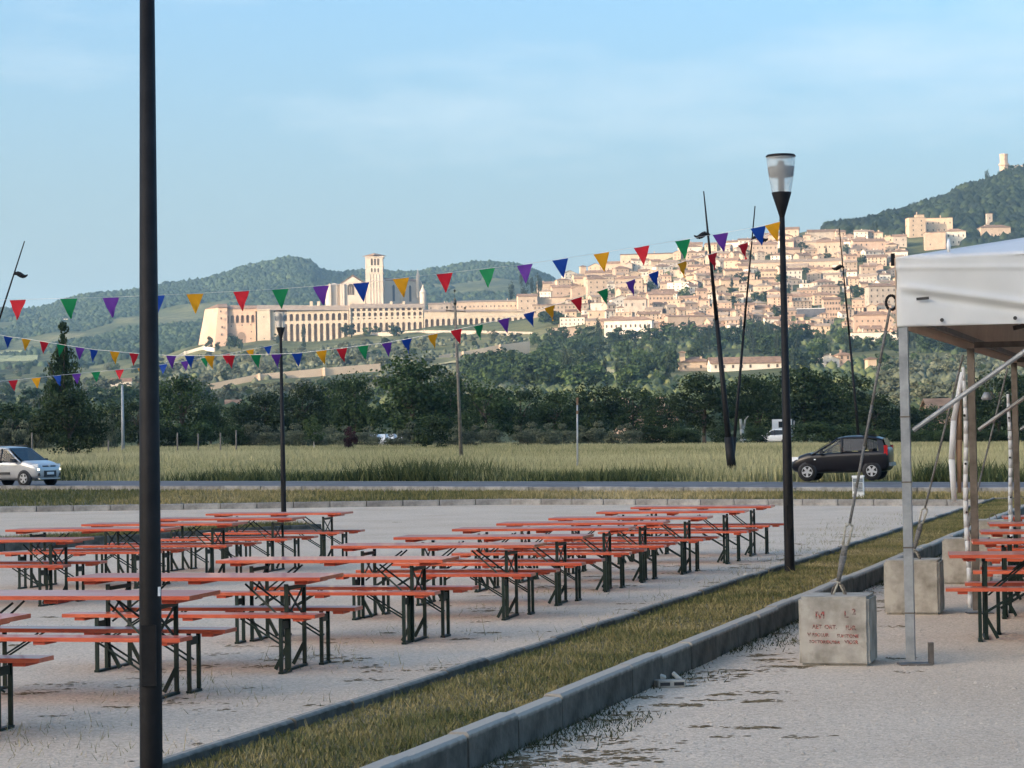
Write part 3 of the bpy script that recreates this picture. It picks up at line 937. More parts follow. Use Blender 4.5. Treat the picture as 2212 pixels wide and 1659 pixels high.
# ------------------------------------------------------------------ bunting
def bunting(label, pts, flags, size, group=None, cord=0.004):
    """pts: (x, y, depth) along the string; flags: (x, colour, turn, curl) hung under it"""
    root = empty('bunting', at_depth(*pts[0]))
    o0 = root.location.copy()
    tag(root, label, 'bunting', group)
    P = [at_depth(*p) for p in pts]
    xs = [p[0] for p in pts]
    MB().path([p - o0 for p in P], cord, 5).build('string', M['string'], root, True)
    for fx, col, turn, curl in flags:
        y = float(np.interp(fx, xs, [p[1] for p in pts]))
        Yd = float(np.interp(fx, xs, [p[2] for p in pts]))
        yl, yr = (float(np.interp(fx + e, xs, [p[1] for p in pts])) for e in (-12, 12))
        c = at_depth(fx, y, Yd)
        c1, c2 = at_depth(fx - 12, yl, Yd), at_depth(fx + 12, yr, Yd)
        ax = (c2 - c1).normalized()
        w, h = size
        nn, vs, ti = 6, [], []
        for r_ in range(nn + 1):
            s = r_ / nn
            hw = w / 2 * (1 - s) + 0.004
            for t_ in (-1, -0.33, 0.33, 1):
                px = t_ * hw
                py = curl * 0.10 * (s ** 1.5) * (1 + t_ * 0.4) + 0.012 * math.sin(6 * t_ + 9 * s + fx)
                sx = curl * 0.055 * s * s
                vs.append((px + sx, py, -0.006 - s * h))
                ti.append(0.5 + 0.5 * math.sin(t_ * 3 + s * 4))
        fs = []
        for r_ in range(nn):
            for t_ in range(3):
                a = r_ * 4 + t_
                fs.append((a, a + 1, a + 5, a + 4))
        # two sides, so that the flag has thickness
        n0 = len(vs)
        vs += [(x, y + 0.0015, z) for x, y, z in vs]
        ti += ti
        fs += [tuple(reversed([q + n0 for q in f])) for f in fs]
        me = np_mesh('flag', np.array(vs), np.array(fs), tint=np.array(ti), smooth=True)
        o = link('flag', me, M['flag_' + col], root)
        o.location = c - o0
        ry = -math.atan2(ax.z, ax.x)
        o.rotation_euler = (0, ry, R(turn))
CY5 = ['red', 'green', 'purple', 'blue', 'yellow']
f1 = [(38, 'red'), (149, 'green'), (239, 'purple'), (338, 'blue'), (421, 'yellow'), (521, 'red'), (605, 'green'), (693, 'purple'), (780, 'blue'),
      (866, 'yellow'), (960, 'red'), (1052, 'green'), (1133, 'purple'), (1210, 'blue'), (1299, 'yellow'), (1386, 'red'), (1474, 'green'),
      (1556, 'purple'), (1637, 'blue'), (1668, 'yellow')]
Zl = bR.y - 0.05
bunting('upper string of triangular flags, taut, running off the lamp post beside the concrete blocks',
        [(-220, 655, 27.5), (38, 647, 28), (239, 642, 28.4), (421, 634, 28.8), (605, 624, 29.2), (780, 610, 29.5), (960, 590, 29.8), (1133, 571, 30), (1299, 546, 30.3),
         (1474, 518, 30.5), (1556, 504, 30.6), (1637, 490, Zl - .03), (1685, 478, Zl - 0.05)],
        [(x, c, rnd.uniform(-12, 12), rnd.uniform(-0.25, 0.25)) for x, c in f1], (0.195, 0.235), cord=0.0018)
f2 = [(1605, 'red'), (1538, 'red'), (1473, 'yellow'), (1411, 'blue'), (1361, 'purple'), (1302, 'green'), (1245, 'red'), (1187, 'yellow'), (1142, 'blue'), (1088, 'purple'),
      (1033, 'green'), (985, 'red'), (934, 'yellow'), (878, 'blue'), (836, 'purple'), (784, 'green'), (738, 'red'), (694, 'yellow'), (642, 'blue'), (597, 'purple'),
      (553, 'green'), (497, 'red'), (453, 'yellow'), (410, 'blue'), (370, 'purple'), (290, 'red'), (248, 'yellow'), (203, 'blue'), (173, 'purple'), (132, 'green'),
      (96, 'red'), (57, 'yellow'), (18, 'blue')]
bunting('middle string of small curling flags on a white cord, sagging low above the field',
        [(-120, 700, 47), (18, 727, 45), (57, 732, 44.5), (132, 744, 43.5), (203, 755, 43), (290, 763, 42), (370, 768, 41), (453, 768, 40), (553, 766, 39), (642, 763, 38),
         (738, 752, 37), (836, 740, 36.3), (934, 722, 35.7), (1033, 702, 35), (1142, 675, 34.2), (1245, 644, 33.4), (1361, 606, 32.6), (1473, 566, 32), (1538, 548, 31.6), (1605, 526, 31.2), (1686, 497, Zl + 0.1)],
        [(x, c, rnd.uniform(5, 40), rnd.uniform(0.2, 1.0)) for x, c in f2], (0.165, 0.215))
f3 = [(28, 'red'), (78, 'yellow'), (124, 'blue'), (165, 'purple'), (207, 'green'), (258, 'red'), (306, 'yellow'), (352, 'blue'), (399, 'purple'), (442, 'green'), (488, 'red'), (540, 'yellow'), (578, 'blue')]
Yl = bL.y
bunting('lowest string of tiny flags, tied to the slender lamp post on the far island',
        [(-150, 838, Yl - 14), (28, 821, Yl - 10), (124, 811, Yl - 8), (207, 803, Yl - 7), (306, 794, Yl - 5), (399, 780, Yl - 3.4), (488, 765, Yl - 2), (578, 748, Yl - 0.4), (601, 743, Yl)],
        [(x, c, rnd.uniform(-30, 30), rnd.uniform(-0.6, 0.6)) for x, c in f3], (0.19, 0.22))

# ------------------------------------------------------------------ marquee
tp = [on_ground(1968, 1436, 0.0)]
bay = 5.63
for k in (1, 2, 3):
    tp.append(tp[0] + SD * bay * k)
EA, FR = 3.30, 2.74                           # heights of the fascia's top and bottom
tent = empty('marquee', tp[0])
tag(tent, 'white PVC marquee with galvanised posts, roped down to concrete blocks', 'marquee')
o0 = tp[0].copy()
TW = 6.0                                      # width of the tent, to the right
def TL(a, b, z):                              # along the strip, across to the right, up
    v = SD * a + SN * b
    return Vector((v.x, v.y, z + gz(o0.x + v.x) - o0.z))
for k in range(4):
    for side in (0, 1):
        a = bay * k
        b = TW * side
        pmb = MB()
        base = TL(a, b, 0)
        c45 = math.atan2(SD.y, SD.x)
        pmb.box((base.x, base.y, base.z + FR / 2 + 0.02), (0.072, 0.072, FR - 0.03), c45)
        pmb.build('post', M['galv'] if k == 0 else M['old_steel'], tent)
        fp = MB().box((base.x + 0.03, base.y, base.z + 0.006), (0.26, 0.20, 0.012), 0)
        fp.build('foot_plate', M['old_steel'], tent)
        for zz in (0.42, 0.95, 1.48, 2.01):
            MB().box((base.x, base.y, base.z + zz), (0.079, 0.079, 0.012), c45).build('collar', M['old_steel'], tent)
st = TL(0, 0, 0)
MB().box((st.x + 0.16, st.y - 0.02, st.z + 0.09), (0.04, 0.04, 0.18), 0.1).build('peg', M['old_steel'], tent)
# eaves beams, knee braces, ridge frame
for k in range(4):
    MB().bar(TL(bay * k, 0.04, FR + 0.04), TL(bay * k, TW - 0.04, FR + 0.04), 0.06, 0.06).build('beam', M['old_steel'], tent)
    MB().tube(TL(bay * k, 0.06, 1.90), TL(bay * k, 1.30, FR + 0.01), 0.020).build('brace', M['galv'], tent)
    MB().tube(TL(bay * k, TW - 0.06, 1.90), TL(bay * k, TW - 1.30, FR + 0.01), 0.020).build('brace', M['galv'], tent)
    for s in ((0, 1) if k in (1, 2) else ()):
        MB().tube(TL(bay * k, TW * s, EA - 0.12), TL(bay * k, TW / 2, EA + 0.50), 0.03).build('rafter', M['old_steel'], tent)
for s in (0, 1):
    MB().bar(TL(0, TW * s, FR + 0.10), TL(bay * 3, TW * s, FR + 0.10), 0.05, 0.05).build('eaves_rail', M['old_steel'], tent)
# the roof: hipped skin with a slight sag, and the hanging fascias
def skin(name, corners, nx, ny, mat, wob=0.0, thick=0.012, seam=0.0, phase=0.0):
    """corners a,b (bottom) c,d (top, c over b); a gently creased sheet with two faces"""
    a, b, c, d = corners
    nrm = (b - a).cross(d - a).normalized()
    vs = []
    for j_ in range(ny + 1):
        v = j_ / ny
        for i_ in range(nx + 1):
            u = i_ / nx
            p = (a * (1 - u) + b * u) * (1 - v) + (d * (1 - u) + c * u) * v
            e = math.sin(math.pi * u) ** 0.5 * (math.sin(math.pi * v) ** 0.5 if wob > 0 else 0)
            w_ = wob * (0.55 * math.sin(7.0 * u + 4.0 * v + phase) + 0.3 * math.sin(17 * u - 6 * v + phase) + 1.5 * math.exp(-((v - 0.72 + 0.55 * u) / 0.07) ** 2))
            if seam > 0:                                # the long folds of the front sheet, measured from the corner
                xm = u * seam
                w_ = 0.030 * math.exp(-((v - 0.60 + 0.30 * xm) / 0.055) ** 2) * min(1, xm / 0.12) * math.exp(-((xm - 1.2) / 1.6) ** 2 * 0.3)
                w_ -= 0.016 * math.exp(-((v - 0.48 + 0.30 * xm) / 0.06) ** 2) * min(1, xm / 0.15)
                w_ += 0.010 * math.exp(-((v - 0.86 + 0.05 * xm) / 0.035) ** 2) + 0.006 * math.sin(5 * xm + 6 * v) + 0.004 * math.sin(13 * xm - 3 * v)
                e = 1.0 if 0 < v < 1 else 0.0
            vs.append(p + nrm * w_ * max(e, 0.15 if 0 < v < 1 else 0))
    fs = []
    for j_ in range(ny):
        for i_ in range(nx):
            q = j_ * (nx + 1) + i_
            fs.append((q, q + 1, q + nx + 2, q + nx + 1))
    n0 = len(vs)
    vs2 = vs + [p - nrm * thick for p in vs]
    fs2 = fs + [tuple(reversed([q + n0 for q in f])) for f in fs]
    # close the rim
    rim = [i_ for i_ in range(nx + 1)] + [j_ * (nx + 1) + nx for j_ in range(1, ny + 1)] + [ny * (nx + 1) + i_ for i_ in range(nx - 1, -1, -1)] + [j_ * (nx + 1) for j_ in range(ny - 1, 0, -1)]
    for q in range(len(rim)):
        x_, y_ = rim[q], rim[(q + 1) % len(rim)]
        fs2.append((x_, x_ + n0, y_ + n0, y_))
    return MB().add(vs2, fs2).build(name, mat, tent, True, fix=False)
L3 = bay * 3
g_ = 0.045
FB = FR - 0.0
skin('fascia', (TL(-g_, -g_, FB), TL(-g_, TW + g_, FB), TL(-g_, TW + g_, EA), TL(-g_, -g_, EA)), 140, 44, M['tent_pvc'], 0.020, seam=6.09)
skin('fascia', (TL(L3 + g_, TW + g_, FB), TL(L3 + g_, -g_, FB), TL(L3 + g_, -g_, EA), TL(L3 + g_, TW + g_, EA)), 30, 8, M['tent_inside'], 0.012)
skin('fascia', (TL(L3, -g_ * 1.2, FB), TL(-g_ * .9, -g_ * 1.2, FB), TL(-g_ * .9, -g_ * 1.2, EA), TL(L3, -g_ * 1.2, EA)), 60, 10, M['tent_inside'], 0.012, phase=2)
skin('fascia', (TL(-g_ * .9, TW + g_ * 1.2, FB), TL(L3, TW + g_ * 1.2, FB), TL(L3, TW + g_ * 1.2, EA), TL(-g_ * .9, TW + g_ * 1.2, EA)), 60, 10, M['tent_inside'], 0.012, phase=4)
rA, rB = TL(TW * 0.45, TW / 2, EA + 0.62), TL(L3 - TW * 0.45, TW / 2, EA + 0.62)
z2 = 0.004
skin('roof_panel', (TL(-g_, -g_, EA + z2), TL(-g_, TW + g_, EA + z2), rA + Vector((0.01, 0, 0)), rA), 16, 14, M['tent_roof'], -0.03)
skin('roof_panel', (TL(L3 + g_, -g_, EA + z2), TL(-g_, -g_, EA + z2), rA, rB), 16, 14, M['tent_roof'], -0.03)
skin('roof_panel', (TL(-g_, TW + g_, EA + z2), TL(L3 + g_, TW + g_, EA + z2), rB, rA), 16, 14, M['tent_roof'], -0.03)
skin('roof_panel', (TL(L3 + g_, TW + g_, EA + z2), TL(L3 + g_, -g_, EA + z2), rB, rB + Vector((0.01, 0, 0))), 16, 14, M['tent_roof'], -0.03)
# hem of the front fascia: grommets, corner straps
for u in (0.32, 0.90, 1.48, 2.06):
    p = TL(-g_ - 0.022, u, FB + 0.045)
    MB().tube(p, p - SD * 0.012, 0.016, n=10).build('grommet', M['plastic'], tent)
p = TL(-g_ - 0.03, 0.12, FB + 0.22)
MB().bar(p, p + SN * 0.10 + Vector((0, 0, 0.006)), 0.022, 0.012).build('strap', M['plastic'], tent)
p = TL(-0.02, -0.07, FB + 0.55)
MB().box((p.x, p.y, p.z), (0.03, 0.04, 0.10)).build('corner_bracket', M['black_metal'], tent)
MB().lathe([(0.012, 0), (0.018, 0.05), (0.008, 0.11)], 10, tuple(TL(-0.01, 0.38, EA + 0.035))).build('finial', M['white_metal'], tent, True)
ring = MB()
rc = TL(-0.02, -0.09, FB + 0.20)
for q in range(12):
    t0_, t1_ = 2 * math.pi * q / 12, 2 * math.pi * (q + 1) / 12
    ring.tube(rc + Vector((0.055 * math.cos(t0_) * 0.8, 0, 0.06 * math.sin(t0_))), rc + Vector((0.055 * math.cos(t1_) * 0.8, 0, 0.06 * math.sin(t1_))), 0.012, n=6)
ring.build('corner_ring', M['black_metal'], tent, True)
MB().tube(rc + Vector((-0.02, 0, -0.08)), TL(-0.03, -0.01, FB + 0.02), 0.012).build('corner_tie', M['rope'], tent)
# curtains gathered against the posts
for k, (w_, z0_, z1_) in {1: (0.07, 0.06, 2.55), 2: (0.075, 0.25, 2.35)}.items():
    c = TL(bay * k - 0.02, -0.075, 0)
    cm = MB()
    n = 18
    pts_ = []
    for q in range(n + 1):
        s = q / n
        pts_.append((c.x + 0.01 * math.sin(s * 9 + k), c.y - 0.01 * math.cos(s * 7), c.z + z0_ + (z1_ - z0_) * s))
    for q in range(n):
        r1_, r2_ = (w_ * (0.42 + 0.10 * math.sin(q * 1.7)) * (0.6 + 0.4 * min(1, (n - q) / 5)) for _ in (0, 1))
        cm.tube(pts_[q], pts_[q + 1], w_ * 0.38 * (0.65 + 0.35 * min(1, (n - q) / 5)), w_ * 0.38 * (0.65 + 0.35 * min(1, (n - q - 1) / 5)), 10)
    cm.build('curtain', M['tent_roof'], tent, True)
    if k == 1:
        c2 = c + Vector((-0.13, 0.02, 0))
        MB().path([(c2.x + 0.12, c2.y, c2.z + 2.5), (c2.x + 0.02, c2.y, c2.z + 2.0), (c2.x - 0.01, c2.y, c2.z + 1.6), (c2.x + 0.005, c2.y, c2.z + 1.16)], [0.024, 0.032, 0.036, 0.028], 10).build('curtain', M['tent_roof'], tent, True)
        MB().path([(c2.x + 0.10, c2.y + .02, c2.z + 2.35), (c2.x + 0.07, c2.y + .02, c2.z + 1.8), (c2.x + 0.065, c2.y + .02, c2.z + 1.25)], [0.02, 0.035, 0.02], 8).build('curtain_lining', M['tile'], tent, True)
    for q in range(4):
        MB().tube((c.x - 0.01, c.y - 0.036, c.z + 0.55 + q * 0.5), (c.x - 0.01, c.y - 0.044, c.z + 0.55 + q * 0.5), 0.013, n=8).build('grommet', M['plastic'], tent)
# lamp hung inside
lz = TL(bay * 2, -0.35, 2.28)
MB().lathe([(0.06, 0.0), (0.075, 0.02), (0.03, 0.10)], 14, tuple(lz)).build('hanging_lamp', M['galv'], tent, True)

# ------------------------------------------------------------------ concrete ballast blocks and their ropes
def ballast(px0, px1, py, label, yaw, lettering=False, sz=(0.57, 0.57, 0.56)):
    a, b = on_ground(px0, py), on_ground(px1, py)
    c = (a + b) / 2
    c = c + Vector((0, sz[1] / 2, 0))
    root = empty('ballast_block', (c.x, c.y, gz(c.x)), yaw)
    tag(root, label, 'concrete block', 'concrete ballast blocks along the marquee')
    bm = bmesh.new()
    bmesh.ops.create_cube(bm, size=1)
    for v in bm.verts: v.co = Vector((v.co.x * sz[0], v.co.y * sz[1], (v.co.z + .5) * sz[2]))
    bmesh.ops.bevel(bm, geom=bm.edges[:], offset=0.022, segments=2, affect='EDGES')
    bmesh.ops.subdivide_edges(bm, edges=[e for e in bm.edges if e.calc_length() > 0.3], cuts=5, use_grid_fill=True)
    rr_ = random.Random(int(px0))
    for v in bm.verts:
        v.co += Vector((rr_.uniform(-1, 1), rr_.uniform(-1, 1), rr_.uniform(-1, 1) if v.co.z > 0.05 else 0)) * 0.0022
    me = bpy.data.meshes.new('block')
    bm.to_mesh(me)
    bm.free()
    link('block', me, M['concrete'], root)
    lp = MB()
    for q in range(8):
        t0_, t1_ = math.pi * q / 8, math.pi * (q + 1) / 8
        lp.tube((0.06 * math.cos(t0_) + .01, 0, sz[2] + 0.10 * math.sin(t0_) - .01), (0.06 * math.cos(t1_) + .01, 0, sz[2] + 0.10 * math.sin(t1_) - .01), 0.008, n=6)
    lp.build('lifting_eye', M['old_steel'], root, True)
    if lettering:
        for txt, x, z, s, sq in (('IVI', -0.150, 0.385, 0.085, 0.85), ('L', 0.085, 0.395, 0.075, 1), ('2', 0.150, 0.420, 0.065, 1), ('AET', -0.175, 0.305, 0.045, 1.0), ('ORT.', -0.075, 0.303, 0.045, 1.0), ('IUR', 0.095, 0.295, 0.050, 1.1),
                              ('V', -0.215, 0.240, 0.045, 1), ('RSOLUR', -0.175, 0.243, 0.036, 1.0), ('SUPSTONE', 0.025, 0.235, 0.036, 1.0), ('SOTTORIDUSSIR', -0.20, 0.188, 0.0335, 1.0), ('VIOSR', 0.085, 0.183, 0.040, 1.0)):
            cu = bpy.data.curves.new('lettering', 'FONT')
            cu.body = txt
            cu.size = s
            cu.extrude = 0.0006
            cu.space_character = sq
            cu.offset = 0.0012
            ob = bpy.data.objects.new('lettering_tmp', cu)
            COL.objects.link(ob)
            dg = bpy.context.evaluated_depsgraph_get()
            me = bpy.data.meshes.new_from_object(ob.evaluated_get(dg))
            bpy.data.objects.remove(ob)
            o = link('lettering', me, None, root)
            me.materials.clear()
            me.materials.append(M['red_paint'])
            o.location = (x, -sz[1] / 2 - 0.003, z)
            o.rotation_euler = (R(90), R(1.5), 0)
    return Vector((c.x, c.y, gz(c.x) + sz[2]))
e1 = ballast(1748, 1898, 1439, 'concrete block with worn red stencilled lettering at the marquee corner post', R(-15), True)
e2 = ballast(1926, 2047, 1328, 'plain concrete block by the kerb next behind the lettered block', R(-15))
e3 = ballast(2051, 2150, 1262, 'concrete block half hidden behind the gathered curtain, third along the kerb', R(-15))
e4 = ballast(2118, 2190, 1205, 'farthest concrete block, seen behind the tables under the marquee', R(-15))
def guy(label, top, bot, slack, eye_h, group='guy ropes of the marquee'):
    root = empty('guy_rope', bot)
    tag(root, label, 'rope', group)
    t = top - bot
    pts_ = [t * s + Vector((0, 0, -slack * math.sin(math.pi * s))) + Vector((0, 0, 0.08 * (1 - s))) for s in (0.22, 0.35, 0.5, 0.65, 0.8, 0.92, 1.0)]
    MB().path(pts_, 0.0115, 6).build('rope', M['rope_dark'], root, True)
    a, b = pts_[0], Vector((0.0, 0, 0.10))
    m_ = a * 0.62 + b * 0.38
    MB().path([a, a * .85 + m_ * .15 + Vector((0.03, 0, 0)), m_ + Vector((0.02, 0, 0)), m_], 0.010, 6).path([a, a * .85 + m_ * .15 - Vector((0.03, 0, 0)), m_ - Vector((0.02, 0, 0)), m_], 0.010, 6).build('rope_loop', M['rope'], root, True)
    MB().path([m_, m_ * 0.72 + b * 0.28, b], [0.022, 0.030, 0.018], 7).build('ratchet', M['rope_dark'], root, True)
    MB().path([b, Vector((-0.045, 0, -0.012))], 0.009, 6).path([b, Vector((0.05, 0, -0.012))], 0.009, 6).build('shackle', M['rope'], root, True)
wp = lambda v: v + o0
guy('guy rope running from the marquee corner down to the lettered concrete block', wp(TL(-0.03, -0.10, FB + 0.16)), e1 + Vector((0.01, 0, 0.01)), 0.0, 0.6)
guy('guy rope running from the second marquee post to the plain concrete block by the kerb', wp(TL(bay, -0.08, FB - 0.06)), e2 + Vector((0.01, 0, 0.01)), 0.0, 0.6)
guy('guy rope running from the third marquee post past the hanging lamp', wp(TL(bay * 2, -0.08, FB - 0.06)), e3 + Vector((0.01, 0, 0.01)), 0.0, 0.6)

# ------------------------------------------------------------------ broken bricks and a pedestal
def fragment(name, label, px, py, dims, rot, mat, holes=False):
    p = on_ground(px, py)
    root = empty(name, (p.x, p.y, gz(p.x) + dims[2] / 2 * abs(math.cos(rot[0])) + dims[0] / 2 * abs(math.sin(rot[1]))), rot[2], rot[0], rot[1])
    tag(root, label, 'brick')
    bm = bmesh.new()
    bmesh.ops.create_cube(bm, size=1)
    for v in bm.verts: v.co = Vector((v.co.x * dims[0] * (1 + 0.12 * v.co.y), v.co.y * dims[1], v.co.z * dims[2]))
    bmesh.ops.bevel(bm, geom=bm.edges[:], offset=0.006, segments=1, affect='EDGES')
    me = bpy.data.meshes.new('brick_body')
    bm.to_mesh(me)
    bm.free()
    link('brick_body', me, M[mat], root)
    if holes:
        for x in (-0.24, 0.24):
            MB().box((x * dims[0], -dims[1] / 2 - 0.001, 0), (dims[0] * 0.34, 0.004, dims[2] * 0.45)).build('brick_hole', M['plastic'], root)
    return root
fragment('hollow_brick', 'broken hollow brick with two dark holes lying at the foot of the kerb', 1449, 1484, (0.22, 0.11, 0.055), (0, 0, 0.12), 'concrete', True)
fragment('brick_fragment', 'pale chunk of brick tipped against the kerb beside the hollow brick', 1424, 1476, (0.10, 0.04, 0.06), (0.5, 0.35, 0.4), 'brick_pale')
fragment('brick_fragment', 'pale bent tile shard standing up behind the hollow brick', 1464, 1477, (0.10, 0.035, 0.03), (0.25, 0.75, 0.1), 'brick_pale')
fragment('white_stone', 'small white stone lying in the grass of the planted strip', 1615, 1249, (0.09, 0.05, 0.05), (0.1, 0.2, 0.3), 'brick_pale')

pc = on_ground(1853, 1087, 0.0)
ped = empty('service_pedestal', (pc.x, pc.y - 0.16, gz(pc.x)), R(-14))
tag(ped, 'white service pedestal with a grey control panel standing at the edge of the gravel', 'pedestal')
pb_ = MB()
pb_.prism([(-0.15, 0), (0.15, 0), (0.15, 0.36), (0.145, 0.70), (-0.145, 0.70), (-0.15, 0.36)], 'y', -0.11, 0.11)
pb_.build('casing', M['white_metal'], ped)
MB().box((0, -0.113, 0.62), (0.27, 0.006, 0.11)).build('panel_top', M['panel_grey'], ped)
MB().box((0, -0.114, 0.46), (0.25, 0.008, 0.19)).build('control_panel', M['galv'], ped)
for x, z in ((-0.06, 0.50), (0.05, 0.43)):
    MB().tube((x, -0.118, z), (x, -0.14, z), 0.022, n=10).build('button', M['panel_grey'], ped)
MB().b2(-0.13, 0.13, -0.145, -0.111, 0.33, 0.355).build('ledge', M['panel_grey'], ped)
MB().box((0, 0, 0.725), (0.32, 0.25, 0.045)).build('cap', M['white_metal'], ped)

# ------------------------------------------------------------------ cars
def lerp(a, b, t): return a + (b - a) * t
def quad_panel(car, name, pts_, mat, thick=0.006):
    P = [Vector(p) for p in pts_]
    nrm = (P[1] - P[0]).cross(P[2] - P[0]).normalized()
    n = len(P)
    vs = P + [p + nrm * thick for p in P]
    fs = [tuple(range(n)), tuple(range(2 * n - 1, n - 1, -1))] + [(q, (q + 1) % n, n + (q + 1) % n, n + q) for q in range(n)]
    return MB().add(vs, fs).build(name, mat, car)

def build_car(name, label, loc, yaw, st, paint, cab, cat='car'):
    """cab = x of: rear glass foot, rear roof edge, front roof edge, windscreen foot"""
    car = empty(name, loc, yaw)
    tag(car, label, cat)
    X = [s_[0] for s_ in st]
    def at(x, i_): return float(np.interp(x, X, [s_[i_] for s_ in st]))
    def side(x, s_, sg, off=0.0):
        wb, wt, belt, top = at(x, 4), at(x, 6), at(x, 2), at(x, 5)
        return (x, sg * (lerp(wb * 0.985, wt, s_) + off), lerp(belt, top, s_))
    xrb, xrt, xft, xfb = cab
    xs = sorted(set(X + [xrb, xfb, xrb + 0.06, xfb - 0.06]))
    secs = []
    for x in xs:
        lo, belt, wl_, wb, top, wt = (at(x, q) for q in range(1, 7))
        if xrb < x < xfb:
            top, wt = belt + 0.035, wb * 0.90
        h = [(0.0, lo), (wl_ * 0.86, lo), (wl_, lo + 0.14), (wb, belt - 0.22), (wb * 0.992, belt), (lerp(wb, wt, 0.8), lerp(belt, top, 0.80)), (wt * 0.86, top - 0.006), (0.0, top)]
        secs.append([(x, y, z) for y, z in h] + [(x, -y, z) for y, z in reversed(h[1:-1])])
    n = len(secs[0])
    vs = [p for s_ in secs for p in s_]
    fs = []
    for k in range(len(secs) - 1):
        for q in range(n):
            fs.append((k * n + q, k * n + (q + 1) % n, (k + 1) * n + (q + 1) % n, (k + 1) * n + q))
    fs += [tuple(range(n)), tuple(range(len(secs) * n - 1, (len(secs) - 1) * n - 1, -1))]
    body = MB().add(vs, fs).build('body', M[paint], car, True)
    ss = body.modifiers.new('smooth', 'SUBSURF')
    ss.levels = ss.render_levels = 1
    # roof shell
    secs = []
    for k in range(9):
        x = lerp(xrt, xft, k / 8)
        top, w = at(x, 5), side(x, 0.84, 1)[1]
        z0_ = side(x, 0.84, 1)[2]
        e = 0.02 if k in (0, 8) else 0.0
        h = [(-w, z0_), (-w * 1.0, z0_ + 0.03), (-w * 0.90, top - 0.02 - e), (-w * 0.55, top - e), (0, top + 0.012 - e), (w * 0.55, top - e), (w * 0.90, top - 0.02 - e), (w, z0_ + 0.03), (w, z0_), (w * 0.9, z0_ + 0.01), (-w * 0.9, z0_ + 0.01)]
        secs.append([(x, y, z) for y, z in h])
    n = len(secs[0])
    vs = [p for s_ in secs for p in s_]
    fs = [(k * n + q, k * n + (q + 1) % n, (k + 1) * n + (q + 1) % n, (k + 1) * n + q) for k in range(8) for q in range(n)]
    fs += [tuple(range(n)), tuple(range(9 * n - 1, 8 * n - 1, -1))]
    MB().add(vs, fs).build('roof', M[paint], car, True)
    for sg in (-1, 1):
        MB().path([side(xfb - 0.05, 0.0, sg), side(lerp(xfb, xft, 0.5), 0.55, sg, 0.005), side(xft, 0.86, sg, -0.01)], 0.036, 8).build('front_pillar', M[paint], car, True)
        MB().tube(side(-0.08, 0.0, sg, -0.01), side(-0.08, 0.88, sg, -0.01), 0.045, n=8).build('door_pillar', M['plastic'], car, True)
        q_ = [side(xrb + 0.02, 0.0, sg, -0.005), side(xrb + 0.30, 0.0, sg, -0.005), side(xrt + 0.16, 0.88, sg, -0.005), side(xrt - 0.02, 0.88, sg, -0.005)]
        quad_panel(car, 'rear_pillar', q_ if sg > 0 else list(reversed(q_)), M[paint], 0.03)
        for x in (0.05, -0.85):
            MB().box((x - 0.22, sg * 0.36, at(x, 2) + 0.10), (0.13, 0.44, 0.50)).build('seat', M['plastic'], car)
    return car, at, side
def wheel(car, x, y, r, w=0.18):
    sg = 1 if y > 0 else -1
    arch = MB()
    arch.tube((x, y - sg * 0.10, r * 1.0), (x, y + sg * 0.012, r * 1.0), r * 1.17, n=24)
    arch.build('wheel_arch', M['plastic'], car, True)
    t = MB()
    prof = [(r * 0.62, -w / 2), (r * 0.93, -w / 2), (r, -w / 2 + 0.03), (r, w / 2 - 0.03), (r * 0.93, w / 2), (r * 0.62, w / 2)]
    t.lathe(prof, 28)
    ty = t.build('wheel', M['tyre'], car, True)
    ty.location = (x, y - sg * 0.07 + sg * 0.012, r)
    ty.rotation_euler = (R(90), 0, 0)
    rm = MB().lathe([(r * 0.66, w / 2 - 0.005), (r * 0.66, w / 2 + 0.004), (r * 0.60, w / 2 + 0.004), (r * 0.58, w / 2 - 0.03)], 28)
    for q in range(5):
        a = 2 * math.pi * q / 5 + 0.3
        rm.box((r * 0.34 * math.cos(a), r * 0.34 * math.sin(a), w / 2 - 0.002), (r * 0.60, r * 0.26, 0.02), a)
    rm.tube((0, 0, w / 2 - 0.02), (0, 0, w / 2 + 0.014), r * 0.16, n=12)
    ro = rm.build('rim', M['rim'], ty)
    ro.rotation_euler = (0, 0, 0) if sg < 0 else (R(180), 0, 0)
# silver hatchback driving in from the left
ST1 = [(-1.80, 0.42, 0.90, 0.60, 0.62, 0.98, 0.52), (-1.74, 0.30, 0.95, 0.77, 0.79, 1.30, 0.62), (-1.55, 0.22, 0.96, 0.80, 0.82, 1.53, 0.64), (-1.0, 0.21, 0.95, 0.80, 0.82, 1.57, 0.67),
       (-0.3, 0.21, 0.94, 0.80, 0.82, 1.57, 0.67), (0.20, 0.21, 0.93, 0.80, 0.82, 1.54, 0.66), (0.50, 0.21, 0.92, 0.80, 0.82, 1.42, 0.66), (1.02, 0.22, 0.91, 0.80, 0.82, 1.03, 0.74),
       (1.30, 0.23, 0.86, 0.79, 0.81, 0.97, 0.70), (1.58, 0.24, 0.80, 0.76, 0.77, 0.89, 0.64), (1.74, 0.27, 0.72, 0.69, 0.71, 0.80, 0.58), (1.82, 0.34, 0.62, 0.58, 0.60, 0.66, 0.48)]
pp = on_ground(55, 1049.5, 0.27)
yaw1 = R(-31)
c1 = Vector((pp.x, pp.y, 0))
fx = Vector((math.cos(yaw1), math.sin(yaw1), 0))
c1 = c1 - fx * 1.15 + Vector((-fx.y, fx.x, 0)) * 0.72            # the pixel marks the near front wheel
